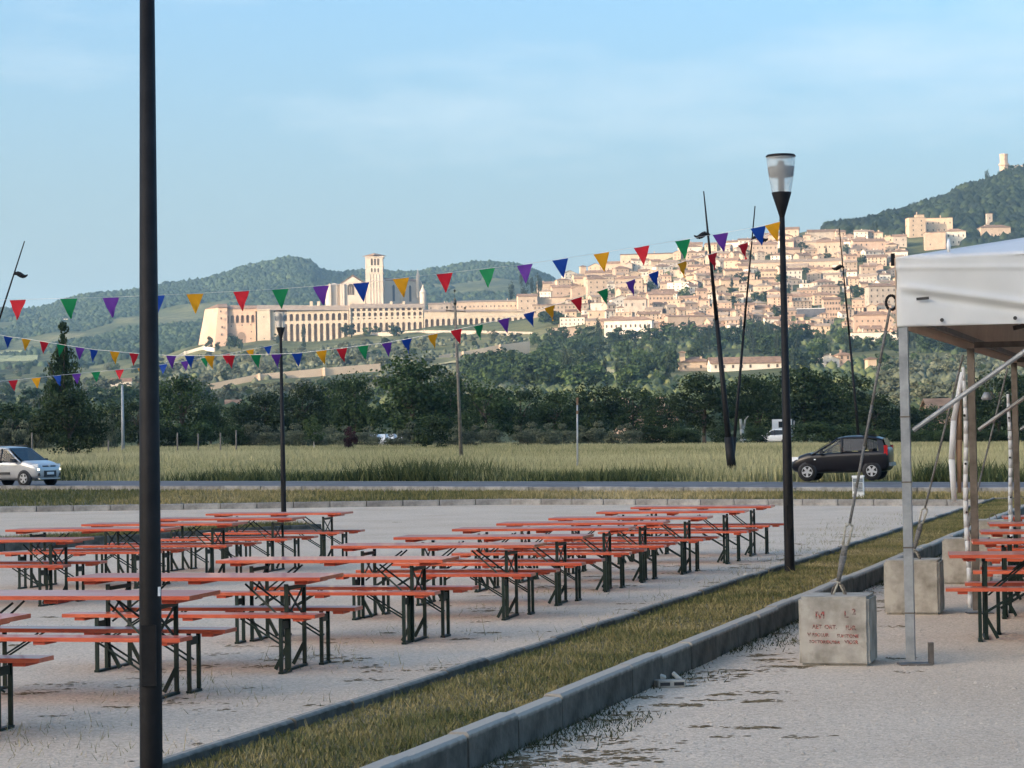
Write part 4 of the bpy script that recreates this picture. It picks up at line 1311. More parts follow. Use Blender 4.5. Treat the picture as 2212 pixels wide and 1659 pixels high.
def deco_front(car, at, side, paint):
    for sg in (-1, 1):
        quad_panel(car, 'side_window', [side(-1.02, 0.12, sg, .012), side(-0.12, 0.10, sg, .012), side(-0.12, 0.84, sg, .012), side(-1.0, 0.84, sg, .012)], M['car_glass'])
        quad_panel(car, 'side_window', [side(-0.02, 0.10, sg, .012), side(0.78, 0.10, sg, .012), side(0.50, 0.66, sg, .012), side(0.22, 0.84, sg, .012), side(-0.02, 0.84, sg, .012)], M['car_glass_clear'])
        quad_panel(car, 'side_window', [side(-1.50, 0.18, sg, .012), side(-1.14, 0.14, sg, .012), side(-1.12, 0.82, sg, .012), side(-1.40, 0.82, sg, .012)], M['car_glass'])
        m_ = MB().box((0.72, sg * 0.93, 1.00), (0.14, 0.20, 0.14), sg * 0.2)
        m_.build('wing_mirror', M['plastic'], car)
        MB().box((-0.35, sg * 0.826, 0.50), (1.55, 0.03, 0.10)).build('rubbing_strip', M['plastic'], car)
        hl = MB().box((1.60, sg * 0.60, 0.79), (0.26, 0.22, 0.12), -sg * 0.42)
        hl.build('headlight', M['headlamp'], car)
        MB().box((1.715, sg * 0.57, 0.635), (0.10, 0.20, 0.075), -sg * 0.42).build('driving_light', M['lit_lamp'], car)
        MB().box((1.735, sg * 0.52, 0.43), (0.08, 0.26, 0.12), -sg * 0.34).build('fog_light_recess', M['plastic'], car)
        for x in (-1.14, 1.15):
            wheel(car, x, sg * 0.80, 0.29)
        MB().tube((-1.4, sg * 0.56, 1.60), (0.1, sg * 0.56, 1.60), 0.02).build('roof_rail', M['plastic'], car)
    quad_panel(car, 'windscreen', [(1.02, -0.70, 0.97), (1.02, 0.70, 0.97), (0.22, 0.62, 1.50), (0.22, -0.62, 1.50)], M['car_glass'], 0.012)
    MB().box((1.74, 0, 0.76), (0.06, 0.74, 0.055)).build('upper_grille', M['plastic'], car)
    MB().box((1.80, 0, 0.46), (0.05, 0.70, 0.25)).build('lower_grille', M['plastic'], car)
    MB().box((1.83, 0, 0.48), (0.015, 0.40, 0.10)).build('number_plate', M['plate'], car)
    MB().tube((1.765, 0, 0.775), (1.79, 0, 0.775), 0.05, n=14).build('badge', M['rim'], car)
    MB().box((1.76, 0, 0.27), (0.10, 1.20, 0.05)).build('bumper_lip', M['silver_paint'], car)
car1, at1, side1 = build_car('silver_car', 'silver hatchback with black side strips driving in along the road', (c1.x, c1.y, gz(c1.x) + 0.272), yaw1, ST1, 'silver_paint', (-1.74, -1.52, 0.22, 1.04))
deco_front(car1, at1, side1, 'silver_paint')

# black hatchback standing on the verge at the right
ST2 = [(-1.74, 0.42, 0.85, 0.58, 0.60, 0.95, 0.50), (-1.66, 0.30, 0.92, 0.74, 0.76, 1.14, 0.62), (-1.50, 0.24, 0.94, 0.77, 0.79, 1.40, 0.60), (-1.15, 0.22, 0.93, 0.77, 0.79, 1.47, 0.63),
       (-0.4, 0.22, 0.91, 0.77, 0.79, 1.49, 0.64), (0.05, 0.22, 0.90, 0.77, 0.79, 1.46, 0.63), (0.40, 0.22, 0.88, 0.77, 0.79, 1.34, 0.62), (1.00, 0.22, 0.85, 0.77, 0.79, 0.98, 0.70),
       (1.28, 0.23, 0.80, 0.76, 0.78, 0.90, 0.66), (1.52, 0.25, 0.73, 0.72, 0.74, 0.80, 0.60), (1.68, 0.28, 0.64, 0.66, 0.67, 0.70, 0.52), (1.75, 0.36, 0.56, 0.54, 0.56, 0.60, 0.42)]
bz = 0.36
pp = on_ground(1814, 1036, bz)
yaw2 = R(180 - 17)
fx = Vector((math.cos(yaw2), math.sin(yaw2), 0))
c2_ = Vector((pp.x, pp.y, 0)) - Vector((-fx.y, fx.x, 0)) * 0.75
car2, at2, side2 = build_car('black_car', 'small black hatchback with silver wheels standing on the grassy verge, driver at the open window', (c2_.x, c2_.y, gz(c2_.x) + bz), yaw2, ST2, 'black_paint', (-1.66, -1.46, 0.08, 1.02))
car2.scale = (0.95, 0.95, 0.97)
for sg in (-1, 1):
    quad_panel(car2, 'side_window', [side2(-0.88, 0.12, sg, .012), side2(-0.14, 0.10, sg, .012), side2(-0.14, 0.84, sg, .012), side2(-0.90, 0.84, sg, .012)], M['car_glass'])
    quad_panel(car2, 'side_window', [side2(-0.04, 0.10, sg, .012), side2(0.78, 0.10, sg, .012), side2(0.42, 0.66, sg, .012), side2(0.10, 0.84, sg, .012), side2(-0.04, 0.84, sg, .012)], M['car_glass_clear'])
    quad_panel(car2, 'side_window', [side2(-1.38, 0.25, sg, .012), side2(-0.98, 0.16, sg, .012), side2(-0.98, 0.82, sg, .012), side2(-1.28, 0.76, sg, .012)], M['car_glass_clear'])
    MB().box((0.62, sg * 0.88, 0.95), (0.12, 0.18, 0.12), sg * 0.2).build('wing_mirror', M['plastic'], car2)
    MB().box((1.54, sg * 0.58, 0.72), (0.26, 0.20, 0.15), -sg * 0.45).build('headlight', M['headlamp'], car2)
    MB().box((-1.60, sg * 0.68, 0.98), (0.13, 0.15, 0.34), sg * 0.25).build('tail_light', M['tail_lamp'], car2)
    MB().box((0.86, sg * 0.79, 0.70), (0.07, 0.02, 0.035)).build('side_repeater', M['headlamp'], car2)
    for x in (-0.2, -0.96):
        MB().box((x, sg * 0.792, 0.80), (0.15, 0.025, 0.03)).build('door_handle', M['plastic'], car2)
    for x in (-1.12, 1.14):
        wheel(car2, x, sg * 0.765, 0.285)
quad_panel(car2, 'windscreen', [(1.0, -0.68, 0.91), (1.0, 0.68, 0.91), (0.08, 0.58, 1.43), (0.08, -0.58, 1.43)], M['car_glass_clear'], 0.012)
quad_panel(car2, 'rear_window', [(-1.67, 0.60, 0.97), (-1.67, -0.60, 0.97), (-1.50, -0.54, 1.38), (-1.50, 0.54, 1.38)], M['car_glass'], 0.012)
MB().box((-1.74, 0, 0.50), (0.07, 1.2, 0.12)).build('rear_bumper', M['galv'], car2)
MB().box((-1.0, 0, 1.50), (0.5, 0.9, 0.02)).build('roof_spoiler', M['black_paint'], car2)
# driver
drv = empty('person', car2.matrix_basis @ Vector((0.06, -0.38, 0.46)), yaw2)
tag(drv, 'driver with dark hair and dark shirt sitting at the wheel of the small black car', 'person')
bm = bmesh.new()
bmesh.ops.create_uvsphere(bm, u_segments=20, v_segments=16, radius=1)
for v in bm.verts:
    x, y, z = v.co
    v.co = Vector((x * 0.095 + (0.025 if (x > 0.75 and abs(z) < 0.25) else 0), y * 0.075, z * 0.12 + 0.68))
n0 = len(bm.verts)
for (cx, cy, cz, sx, sy, sz_) in ((0, 0, 0.26, 0.13, 0.21, 0.27), (0.015, 0, 0.545, 0.055, 0.055, 0.09), (0.17, 0.22, 0.34, 0.19, 0.05, 0.055), (0.17, -0.20, 0.34, 0.19, 0.05, 0.055)):
    ret = bmesh.ops.create_uvsphere(bm, u_segments=16, v_segments=10, radius=1)
    for v in ret['verts']:
        v.co = Vector((v.co.x * sx + cx, v.co.y * sy + cy, v.co.z * sz_ + cz))
me = bpy.data.meshes.new('body')
bm.to_mesh(me)
bm.free()
me.polygons.foreach_set('use_smooth', [True] * len(me.polygons))
me.materials.append(M['skin'])
me.materials.append(M['shirt'])
for p_ in me.polygons:
    if p_.center.z < 0.50: p_.material_index = 1
bo = link('body', me, None, drv)
rmod = bo.modifiers.new('fuse', 'REMESH')
rmod.mode, rmod.voxel_size = 'VOXEL', 0.014
hb = bmesh.new()
bmesh.ops.create_uvsphere(hb, u_segments=16, v_segments=12, radius=1)
for v in hb.verts:
    v.co = Vector((v.co.x * 0.098 - 0.022, v.co.y * 0.084, v.co.z * 0.10 + 0.725))
hm = bpy.data.meshes.new('hair')
hb.to_mesh(hm)
hb.free()
link('hair', hm, M['hair'], drv)

# far traffic behind the field
wc = at_depth(1672, 962, 250)
car3, at3, side3 = build_car('white_car', 'white car roof showing above the field grass in front of the dark trees', (wc.x, wc.y, hg(wc.x, wc.y) + 0.35), R(172), ST1, 'white_paint', (-1.74, -1.52, 0.22, 1.04))
for sg in (-1, 1):
    quad_panel(car3, 'side_window', [side3(-1.5, 0.12, sg, .012), side3(-0.12, 0.10, sg, .012), side3(-0.12, 0.84, sg, .012), side3(-1.38, 0.84, sg, .012)], M['car_glass'])
    quad_panel(car3, 'side_window', [side3(-0.02, 0.10, sg, .012), side3(0.78, 0.10, sg, .012), side3(0.50, 0.66, sg, .012), side3(0.22, 0.84, sg, .012), side3(-0.02, 0.84, sg, .012)], M['car_glass'])
    for x in (-1.14, 1.15): wheel(car3, x, sg * 0.80, 0.29)
tc = at_depth(1690, 950, 262)
tr = empty('white_truck', (tc.x, tc.y, hg(tc.x, tc.y)), R(-8))
tag(tr, 'white truck cab with dark windscreen above the field grass, behind the white car', 'truck')
MB().b2(-1.05, 1.05, -0.9, 0.9, 1.55, 2.95).build('cab', M['white_paint'], tr)
MB().b2(-0.35, 0.95, -0.93, -0.901, 2.05, 2.72).build('windscreen', M['car_glass'], tr)
MB().b2(-1.1, 1.1, -0.85, 0.9, 0.65, 1.548).build('grille', M['panel_grey'], tr)
MB().b2(1.25, 1.38, -0.8, -0.55, 1.6, 2.8).build('mirror', M['galv'], tr)
MB().b2(-1.05, 1.05, 0.95, 5.5, 0.9, 3.0).build('cargo_box', M['panel_grey'], tr)
for x in (-0.95, 0.95):
    for y in (0.0, 4.2):
        MB().tube((x - .12, y, 0.45), (x + .12, y, 0.45), 0.45, n=18).build('wheel', M['tyre'], tr)

# ------------------------------------------------------------------ poles
def slanted_lamp(label, base, top, lum_px, Y, side_, r=0.10):
    b = at_depth(*base, Y)
    t = at_depth(*top, Y)
    b.z = hg(b.x, b.y)
    root = empty('street_lamp', b)
    tag(root, label, 'street lamp')
    v = t - b
    MB().tube((0, 0, -0.2), v * 0.55, r, r * 0.62, 12).tube(v * 0.55, v, r * 0.62, 0.022, 12).build('pole', M['black_metal'], root, True)
    MB().tube((0, 0, 0), v.normalized() * 1.6, r * 1.35, r * 1.25, 12).build('pole_base', M['black_metal'], root, True)
    l = at_depth(*lum_px, Y) - b
    lm = MB()
    L_ = 0.62
    for q in range(8):
        s0, s1 = q / 8, (q + 1) / 8
        f = lambda s: 0.02 + 0.085 * math.sin(math.pi * min(1, s * 1.05)) ** 0.8
        zc = lambda s: 0.07 * math.sin(2 * math.pi * s)
        lm.tube((l.x + side_ * L_ * s0, l.y, l.z + zc(s0)), (l.x + side_ * L_ * s1, l.y, l.z + zc(s1)), f(s0), f(s1), 10)
    lm.build('luminaire', M['black_metal'], root, True)
slanted_lamp('thick black leaning street lamp crossing a thinner one at its foot', (1583, 1034), (1520, 413), (1534, 508), 92, -1, 0.135)
slanted_lamp('thinner leaning street lamp pole behind, rising the other way from the same foot', (1578, 1034), (1631, 445), (1625, 516), 93, 1, 0.075)
slanted_lamp('leaning street lamp pole rising behind the small black car', (1861, 1002), (1813, 493), (1824, 578), 118, -1, 0.085)
slanted_lamp('leaning street lamp pole beside the silver car, its head against the sky', (-118, 1040), (53, 521), (28, 594), 100, 1, 0.08)

ub = at_depth(997, 1004, 148)
ub.z = hg(ub.x, ub.y)
ut = at_depth(982, 634, 148)
upole = empty('utility_pole', ub)
tag(upole, 'weathered wooden utility pole with a crossarm and insulators standing in the field', 'utility pole')
uv = ut - ub
MB().tube((0, 0, -0.3), uv * 0.97, 0.125, 0.075, 12).build('pole', M['wood_pole'], upole, True)
ca = at_depth(985, 672, 148) - ub
MB().bar(ca + Vector((-0.62, 0, 0.06)), ca + Vector((0.60, 0, -0.06)), 0.07, 0.09).build('crossarm', M['wood_pole'], upole)
for dx, dz in ((-0.55, 0.16), (0.55, 0.10)):
    MB().tube(ca + Vector((dx, 0, dz - 0.12)), ca + Vector((dx, 0, dz)), 0.015, n=6).lathe([(0.02, 0), (0.075, 0.05), (0.06, 0.13), (0.02, 0.16)], 10, tuple(ca + Vector((dx, 0, dz)))).build('insulator', M['insulator'], upole, True)
MB().lathe([(0.02, 0), (0.10, 0.04), (0.09, 0.30), (0.03, 0.33)], 10, tuple(uv * 0.93)).build('insulator', M['insulator'], upole, True)
MB().tube(uv * 0.97, uv * 1.0 + Vector((0, 0, 0.1)), 0.012, n=6).lathe([(0.02, 0), (0.075, 0.05), (0.06, 0.13), (0.02, 0.16)], 10, tuple(uv * 1.0 + Vector((0, 0, 0.1)))).build('insulator', M['insulator'], upole, True)

sb = at_depth(1247, 1016, 112)
sb.z = hg(sb.x, sb.y)
sp = empty('marker_pole', sb)
tag(sp, 'thin grey pole with a rusty fitting at its top standing at the field edge', 'pole')
sv = at_depth(1247, 862, 112) - sb
MB().tube((0, 0, -0.2), sv, 0.045, 0.038, 10).build('pole', M['grey_pole'], sp, True)
MB().box(tuple(sv * 0.97), (0.10, 0.09, 0.34)).box(tuple(sv * 0.82), (0.09, 0.08, 0.16)).build('fitting', M['tile'], sp)
gb = at_depth(266, 972, 205)
gb.z = hg(gb.x, gb.y)
gp = empty('utility_pole', gb)
tag(gp, 'plain pale grey concrete pole standing in the field left of the near lamp post', 'utility pole')
gv = at_depth(264, 835, 205) - gb
MB().tube((0, 0, -0.2), gv, 0.15, 0.10, 12).build('pole', M['grey_pole'], gp, True)
MB().lathe([(0.10, 0), (0.13, 0.05), (0.05, 0.14)], 10, tuple(gv)).build('cap', M['grey_pole'], gp, True)
# old fence posts of the field
for x, y0, y1 in ((383, 936, 956), (428, 938, 956), (476, 936, 958), (510, 930, 958), (234, 952, 978), (69, 936, 968)):
    b = at_depth(x, y1 + 6, 190)
    b.z = hg(b.x, b.y)
    t_ = at_depth(x, y0, 190) - b
    post = empty('fence_post', b)
    tag(post, 'weathered wooden post standing in the tall grass of the field', 'post', 'old posts in the field')
    MB().tube((0, 0, -0.3), t_, 0.07, 0.055, 8).build('shaft', M['wood_pole'], post, True)
    MB().lathe([(0.06, 0), (0.066, 0.02), (0.03, 0.05)], 8, tuple(t_)).build('cap', M['wood_pole'], post, True)
# ------------------------------------------------------------------ buildings of the hill town
def shared_window(w, h, kind='rect'):
    mb = MB()
    if kind == 'rect':
        mb.prism([(-w / 2, 0), (w / 2, 0), (w / 2, h), (-w / 2, h)], 'y', -0.10, 0.10)
    else:
        pts = [(-w / 2, 0), (w / 2, 0)] + [(w / 2 * math.cos(math.pi * q / 8), h - w / 2 + w / 2 * math.sin(math.pi * q / 8)) for q in range(9)]
        mb.prism(pts, 'y', -0.10, 0.10)
    me = mb.mesh('window')
    me.materials.append(M['shutter'])
    return me
WIN = [shared_window(1.15, 1.75), shared_window(1.0, 1.35), shared_window(1.25, 2.2), shared_window(1.1, 2.0, 'arch')]
def roof_mesh(w, d, h, kind, pitch, ov=0.55, th=0.28):
    mb = MB()
    W2, D2 = w / 2 + ov, d / 2 + ov
    rise = D2 * math.tan(pitch)
    zo = h - ov * math.tan(pitch)
    if kind == 'gable':
        pf = [(-D2, zo), (0, zo + rise), (D2, zo), (D2, zo + th), (0, zo + rise + th), (-D2, zo + th)]
        mb.prism(pf, 'x', -W2, W2)
    elif kind == 'cross':                                    # gable towards the viewer
        rise = W2 * math.tan(pitch)
        pf = [(-W2, zo), (0, zo + rise), (W2, zo), (W2, zo + th), (0, zo + rise + th), (-W2, zo + th)]
        mb.prism(pf, 'y', -D2, D2)
    elif kind == 'hip':
        k = min(D2, W2) * 0.98
        rr = k * math.tan(pitch)
        zz = h + 0.02
        vs = [(-W2, -D2, zz), (W2, -D2, zz), (W2, D2, zz), (-W2, D2, zz), (-W2, -D2, zz + th), (W2, -D2, zz + th), (W2, D2, zz + th), (-W2, D2, zz + th),
              (-W2 + k, 0, zz + th + rr), (W2 - k, 0, zz + th + rr)]
        mb.add(vs, [(3, 2, 1, 0), (0, 1, 5, 4), (1, 2, 6, 5), (2, 3, 7, 6), (3, 0, 4, 7), (4, 5, 9, 8), (5, 6, 9), (6, 7, 8, 9), (7, 4, 8)])
    else:
        mb.b2(-W2 + 0.2, W2 - 0.2, -D2 + 0.2, D2 - 0.2, h + 0.005, h + 0.35)
    return mb
def house(name, label, cat, loc, w, d, h, yaw=0.0, roof='gable', wall='stone_cream', tile='tile', cols=3, rows=2, below=9.0, pitch=R(23), group=None, wtype=0, chim=True, sidewin=True, skip=0.12, arches=False):
    root = empty(name, loc, yaw)
    tag(root, label, cat, group)
    wb = MB()
    wb.b2(-w / 2, w / 2, -d / 2, d / 2, -below, h)
    if roof == 'gable':
        rise = d / 2 * math.tan(pitch)
        for s in (-1, 1):
            x0, x1 = sorted((s * (w / 2 - 0.3), s * w / 2 - s * 0.001))
            wb.prism([(-d / 2, h), (d / 2, h), (0, h + rise)], 'x', x0, x1)
    if roof == 'cross':
        rise = w / 2 * math.tan(pitch)
        wb.prism([(-w / 2, h), (w / 2, h), (0, h + rise)], 'y', -d / 2 + 0.001, d / 2)
    wb.build('wall', M[wall], root)
    ro = roof_mesh(w, d, h, roof, pitch).build('roof', M[tile], root)
    if chim and w > 7:
        for q in range(rnd.choice((1, 1, 2))):
            cx_, cy_ = rnd.uniform(-w * 0.35, w * 0.35), rnd.uniform(-d * 0.25, d * 0.25)
            cm = MB().box((cx_, cy_, h + 1.5), (0.9, 0.7, 3.0)).box((cx_, cy_, h + 3.1), (1.15, 0.95, 0.22))
            cm.build('chimney', M[wall], ro)
    me = WIN[wtype]
    if cols > 0 and rows > 0:
        fh = (h - 0.8) / rows
        for r_ in range(rows):
            for c_ in range(cols):
                if rnd.random() < skip: continue
                o = link('window', me, None, root)
                o.location = (-w / 2 + w * (c_ + 0.5) / cols + rnd.uniform(-.25, .25), -d / 2 - 0.02, 0.55 + r_ * fh + fh * 0.22)
            if sidewin:
                for s in (-1, 1):
                    if rnd.random() < 0.35: continue
                    o = link('window', me, None, root)
                    o.location = (s * (w / 2 + 0.02), rnd.uniform(-d * .25, d * .25), 0.55 + r_ * fh + fh * 0.22)
                    o.rotation_euler = (0, 0, R(90))
    return root
taken = []
def town_house(rect, **kw):
    """a building from its front face in the picture: x0, x1, eaves row, base row"""
    x0, x1, ye, yb = rect
    xc = (x0 + x1) / 2
    p = hit(xc, yb) or at_depth(xc, yb, 2400)
    if 'Y' in kw:
        Y_ = kw.pop('Y')
        p = at_depth(xc, yb, Y_)
    ppm = F / p.y
    w, h = (x1 - x0) / ppm, (yb - ye) / ppm
    d = kw.pop('d', min(max(w * 0.7, 8), 13))
    yaw = kw.pop('yaw', R(rnd.uniform(-10, 10)))
    taken.append((p.x, p.y, max(w, d) / 2, xc, (ye + yb) / 2, (x1 - x0) / 2, (yb - ye) / 2))
    return house(loc=(p.x, p.y + d / 2, p.z), w=w, d=d, h=h, yaw=yaw, **kw)
def lab(txt): return txt
H = lambda rect, label, **kw: town_house(rect, name=kw.pop('name', 'town_house'), label=label, cat=kw.pop('cat', 'building'), **kw)
H((1161, 1191, 613, 638), 'cream stone house at the left end of the town, above the arcaded square', cols=3, rows=1)
H((1191, 1232, 621, 641), 'long low pinkish house with small windows beside the cream end house', wall='stone_pink', cols=5, rows=1)
H((1234, 1266, 624, 643), 'small pink gabled church front below the tall four-storey house', wall='stone_pink', roof='cross', cols=1, rows=1, name='town_church', cat='church', wtype=3)
H((1268, 1310, 603, 648), 'tall four-storey cream house with regular window rows', cols=3, rows=4, roof='hip', skip=0)
H((1329, 1389, 604, 640), 'broad cream palace with three storeys of windows right of the tall four-storey house', cols=6, rows=3, roof='hip', skip=0)
H((1253, 1266, 577, 603), 'slim stone tower house standing on the skyline', cols=1, rows=1, roof='hip', d=6, name='tower_house')
H((1301, 1359, 570, 588), 'long pale building on the skyline right of the slim tower', cols=6, rows=1)
H((1266, 1330, 589, 603), 'low tiled house below the skyline building', cols=5, rows=1)
H((1152, 1271, 643, 657), 'very long low terrace wall building above the arched row', cols=0, rows=0, roof='gable', pitch=R(9), chim=False, d=9)
H((1152, 1268, 659, 680), 'long terrace with a row of small arched windows over the pine trees', cols=14, rows=2, roof='gable', pitch=R(10), d=10, wtype=3)
H((1271, 1308, 673, 699), 'square ochre block right of the long arched terrace', wall='stucco_yellow', cols=4, rows=2, roof='flat')
H((1276, 1310, 655, 673), 'cream building with a sunken roof behind the square ochre block', cols=0, rows=0, roof='flat', wall='stucco_white')
H((1308, 1412, 693, 731), 'large cream palazzo with two tall rows of dark windows above the trees', cols=10, rows=2, roof='hip', wtype=2, skip=0, wall='stucco_white')
H((1350, 1399, 648, 684), 'block with a dark open gallery under its roof', cols=4, rows=2, roof='hip', wall='stone_grey', wtype=2)
H((1210, 1264, 688, 707), 'white building with two rows of large glazed windows', wall='stucco_white', cols=6, rows=2, roof='flat', wtype=1, skip=0)
H((1189, 1256, 708, 730), 'tall bare stone retaining house above the pines', cols=6, rows=1, roof='flat', wall='stone_cream')
H((1439, 1540, 685, 714), 'wide windowless cream wall building above the wood', cols=0, rows=0, roof='gable', pitch=R(10), wall='stone_cream', chim=False)
H((1399, 1454, 637, 664), 'long house with a dozen windows beside the open gallery block', cols=7, rows=2, wall='stone_pink')
H((1342, 1462, 549, 571), 'long cream building along the skyline', cols=9, rows=1, wall='stone_cream', pitch=R(10))
H((1621, 1821, 566, 583), 'very long tiled building stretching behind the lamp post', cols=18, rows=1, wall='stone_cream', tile='tile_pale', d=13)
H((1565, 1603, 586, 602), 'yellow house below the long tiled building', wall='stucco_yellow', cols=4, rows=1)
H((1556, 1596, 606, 624), 'second yellow house lower on the slope with two windows', wall='stucco_yellow', cols=3, rows=1)
H((1617, 1647, 606, 627), 'yellow cube house with two windows and flat roof', wall='stucco_yellow', cols=2, rows=1, roof='flat')
H((1693, 1732, 584, 614), 'bright cream house of three storeys right of the lamp post', wall='stucco_white', cols=4, rows=3)
H((1646, 1680, 586, 611), 'cream house just left of the lamp post, below the long roof', wall='stucco_yellow', cols=4, rows=2)
H((1627, 1662, 664, 679), 'salmon pink house with two round windows in the lower town', wall='stone_pink', cols=3, rows=1)
H((1694, 1711, 640, 667), 'narrow orange house in front of the grey school', wall='stone_pink', cols=1, rows=3)
H((1712, 1766, 642, 660), 'grey institutional block with a band of large windows', wall='stone_grey', cols=8, rows=2, wtype=0, skip=0)
H((1724, 1783, 668, 686), 'low dark modern hall with a white roof edge', wall='dark_cladding', tile='white_metal', cols=0, rows=0, roof='flat', name='modern_hall')
H((1779, 1816, 647, 686), 'tall pink house with closely set windows beside the dark hall', wall='stone_pink', cols=6, rows=3, skip=0)
H((1859, 1875, 614, 640), 'narrow bright yellow house end catching the sun', wall='stucco_yellow', cols=0, rows=0)
H((1875, 1938, 619, 671), 'big grey four-storey apartment block next to the yellow house end', wall='stone_grey', cols=5, rows=4, roof='hip', skip=0)
H((1847, 1931, 681, 718), 'broad salmon palazzo with cornice at the foot of the town, left of the marquee', wall='stone_pink', cols=7, rows=2, roof='hip', wtype=1)
H((1840, 1942, 719, 738), 'pale terrace wall building under the salmon palazzo', wall='stucco_white', cols=0, rows=0, roof='flat')
H((1860, 1893, 578, 608), 'house with balconies left of the marquee roof', wall='stone_cream', cols=3, rows=3)
H((1842, 1912, 522, 546), 'long orange-cream house on the upper slope', wall='stone_pink', cols=6, rows=2)
H((1768, 1822, 524, 556), 'stepped cream house right of the leaning lamp', cols=5, rows=2)
H((1746, 1813, 501, 519), 'grey stone house near the top of the slope', wall='stone_grey', cols=4, rows=1)
H((1694, 1728, 540, 560), 'plain cream house behind the lamp post near the hilltop', cols=2, rows=1)
H((1687, 1728, 497, 516), 'twin-gabled house topping the skyline beside the lamp post', cols=3, rows=2)
H((1623, 1680, 528, 553), 'palace with tall arched windows left of the lamp post near the hilltop', cols=6, rows=2, wtype=3, skip=0)
H((1489, 1518, 528, 541), 'small cream house on the skyline left of the leaning lamps', cols=3, rows=1)
H((1652, 1683, 689, 706), 'pale house at the lower edge of the town above the cypress trees', wall='stucco_white', cols=3, rows=1)
H((1690, 1741, 702, 724), 'tiled house among the trees at the lower edge of the town', wall='stone_pink', cols=4, rows=2)
# the hotel and the houses under the castle hill
H((1962, 1999, 472, 514), 'tall cream hotel wing with balconies under the castle hill', wall='stucco_yellow', cols=2, rows=4, roof='flat', name='hotel_wing', skip=0, yaw=R(8))
H((1978, 1996, 464, 474), 'square stair tower on the roof of the hotel wing', wall='stucco_yellow', cols=0, rows=0, roof='flat', name='stair_tower', Y=None or 2555, d=7, below=3.0)
H((1999, 2059, 471, 503), 'broad cream hotel block with balconies under the castle hill', wall='stucco_yellow', cols=5, rows=2, roof='flat', name='hotel_block', skip=0, yaw=R(-4))
H((2000, 2044, 503, 540), 'blank pinkish hotel base above the marquee roof', wall='stone_pink', cols=2, rows=1, roof='flat', name='hotel_lower_block', yaw=R(-4))
H((2044, 2087, 500, 530), 'hotel annexe with white balconies above the marquee roof', wall='stucco_white', cols=4, rows=2, roof='hip', name='hotel_annexe', wtype=2, skip=0)
H((2117, 2183, 492, 515), 'house with a broad tiled roof in front of the small bell tower', wall='stone_cream', cols=4, rows=1, roof='hip')
H((2132, 2144, 462, 492), 'small square bell tower among dark trees under the castle', wall='stone_grey', cols=1, rows=2, roof='flat', name='bell_tower', cat='tower', d=5)
H((1930, 1960, 512, 536), 'grey house partly hidden by dark trees left of the hotel', wall='stone_grey', cols=2, rows=2)
# filling: further houses on the terraced slope
TOP = [(1185, 618), (1260, 592), (1340, 580), (1470, 545), (1560, 532), (1700, 512), (1800, 512), (1900, 512), (1960, 525), (2000, 545)]
BOT = [(1185, 665), (1300, 700), (1500, 712), (1650, 712), (1850, 712), (1950, 720), (2000, 725)]
walls_ = ['stone_cream', 'stone_cream', 'stone_pink', 'stone_grey', 'stucco_white', 'stucco_yellow', 'stone_pink']
walln = {'stone_cream': 'cream stone', 'stone_pink': 'pinkish stone', 'stone_grey': 'grey stone', 'stucco_white': 'pale plastered', 'stucco_yellow': 'yellow plastered'}
roofn = {'gable': 'ridged tile roof', 'hip': 'hipped tile roof', 'flat': 'flat roof', 'cross': 'front gable'}
made, tries = 0, 0
while made < 245 and tries < 16000:
    tries += 1
    x = rnd.uniform(1182, 1955)
    yt, yb = np.interp(x, [p[0] for p in TOP], [p[1] for p in TOP]), np.interp(x, [p[0] for p in BOT], [p[1] for p in BOT])
    if tries % 3:
        y = rnd.uniform(yt + 12, yb + 12)
    else:
        y = rnd.uniform(yt + 6, yt + 40)
    wpx = rnd.choice((16, 20, 24, 28, 34, 42)) * rnd.uniform(0.85, 1.15)
    hpx = rnd.uniform(11, 21)
    ok = True
    for t in taken:
        if abs(x - t[3]) < (wpx / 2 + t[5]) * 0.74 and abs(y - hpx / 2 - t[4]) < (hpx / 2 + t[6]) * 0.58:
            ok = False
            break
    if not ok: continue
    wl_ = rnd.choice(walls_)
    rf = rnd.choice(('gable', 'gable', 'gable', 'hip', 'hip', 'flat', 'cross'))
    where = 'upper slope' if y < yt + 45 else ('lower edge of town' if y > yb - 25 else 'middle of the town')
    if tries > 9000: wpx, hpx = wpx * 0.75, hpx * 0.85
    rws = 1 if hpx < 13 else (2 if hpx < 18 else 3)
    town_house((x - wpx / 2, x + wpx / 2, y - hpx, y), name='town_house', cat='building',
               label=f'{walln[wl_]} house with {roofn[rf]} on the {where}', group=f'{walln[wl_]} houses, {roofn[rf]}, {where}',
               wall=wl_, roof=rf, cols=max(1, int(wpx / 8)), rows=rws, tile=rnd.choice(('tile', 'tile', 'tile_pale')), yaw=R(rnd.uniform(-22, 22)),
               d=rnd.uniform(8, 13), wtype=rnd.choice((0, 1, 1)), below=10)
    made += 1

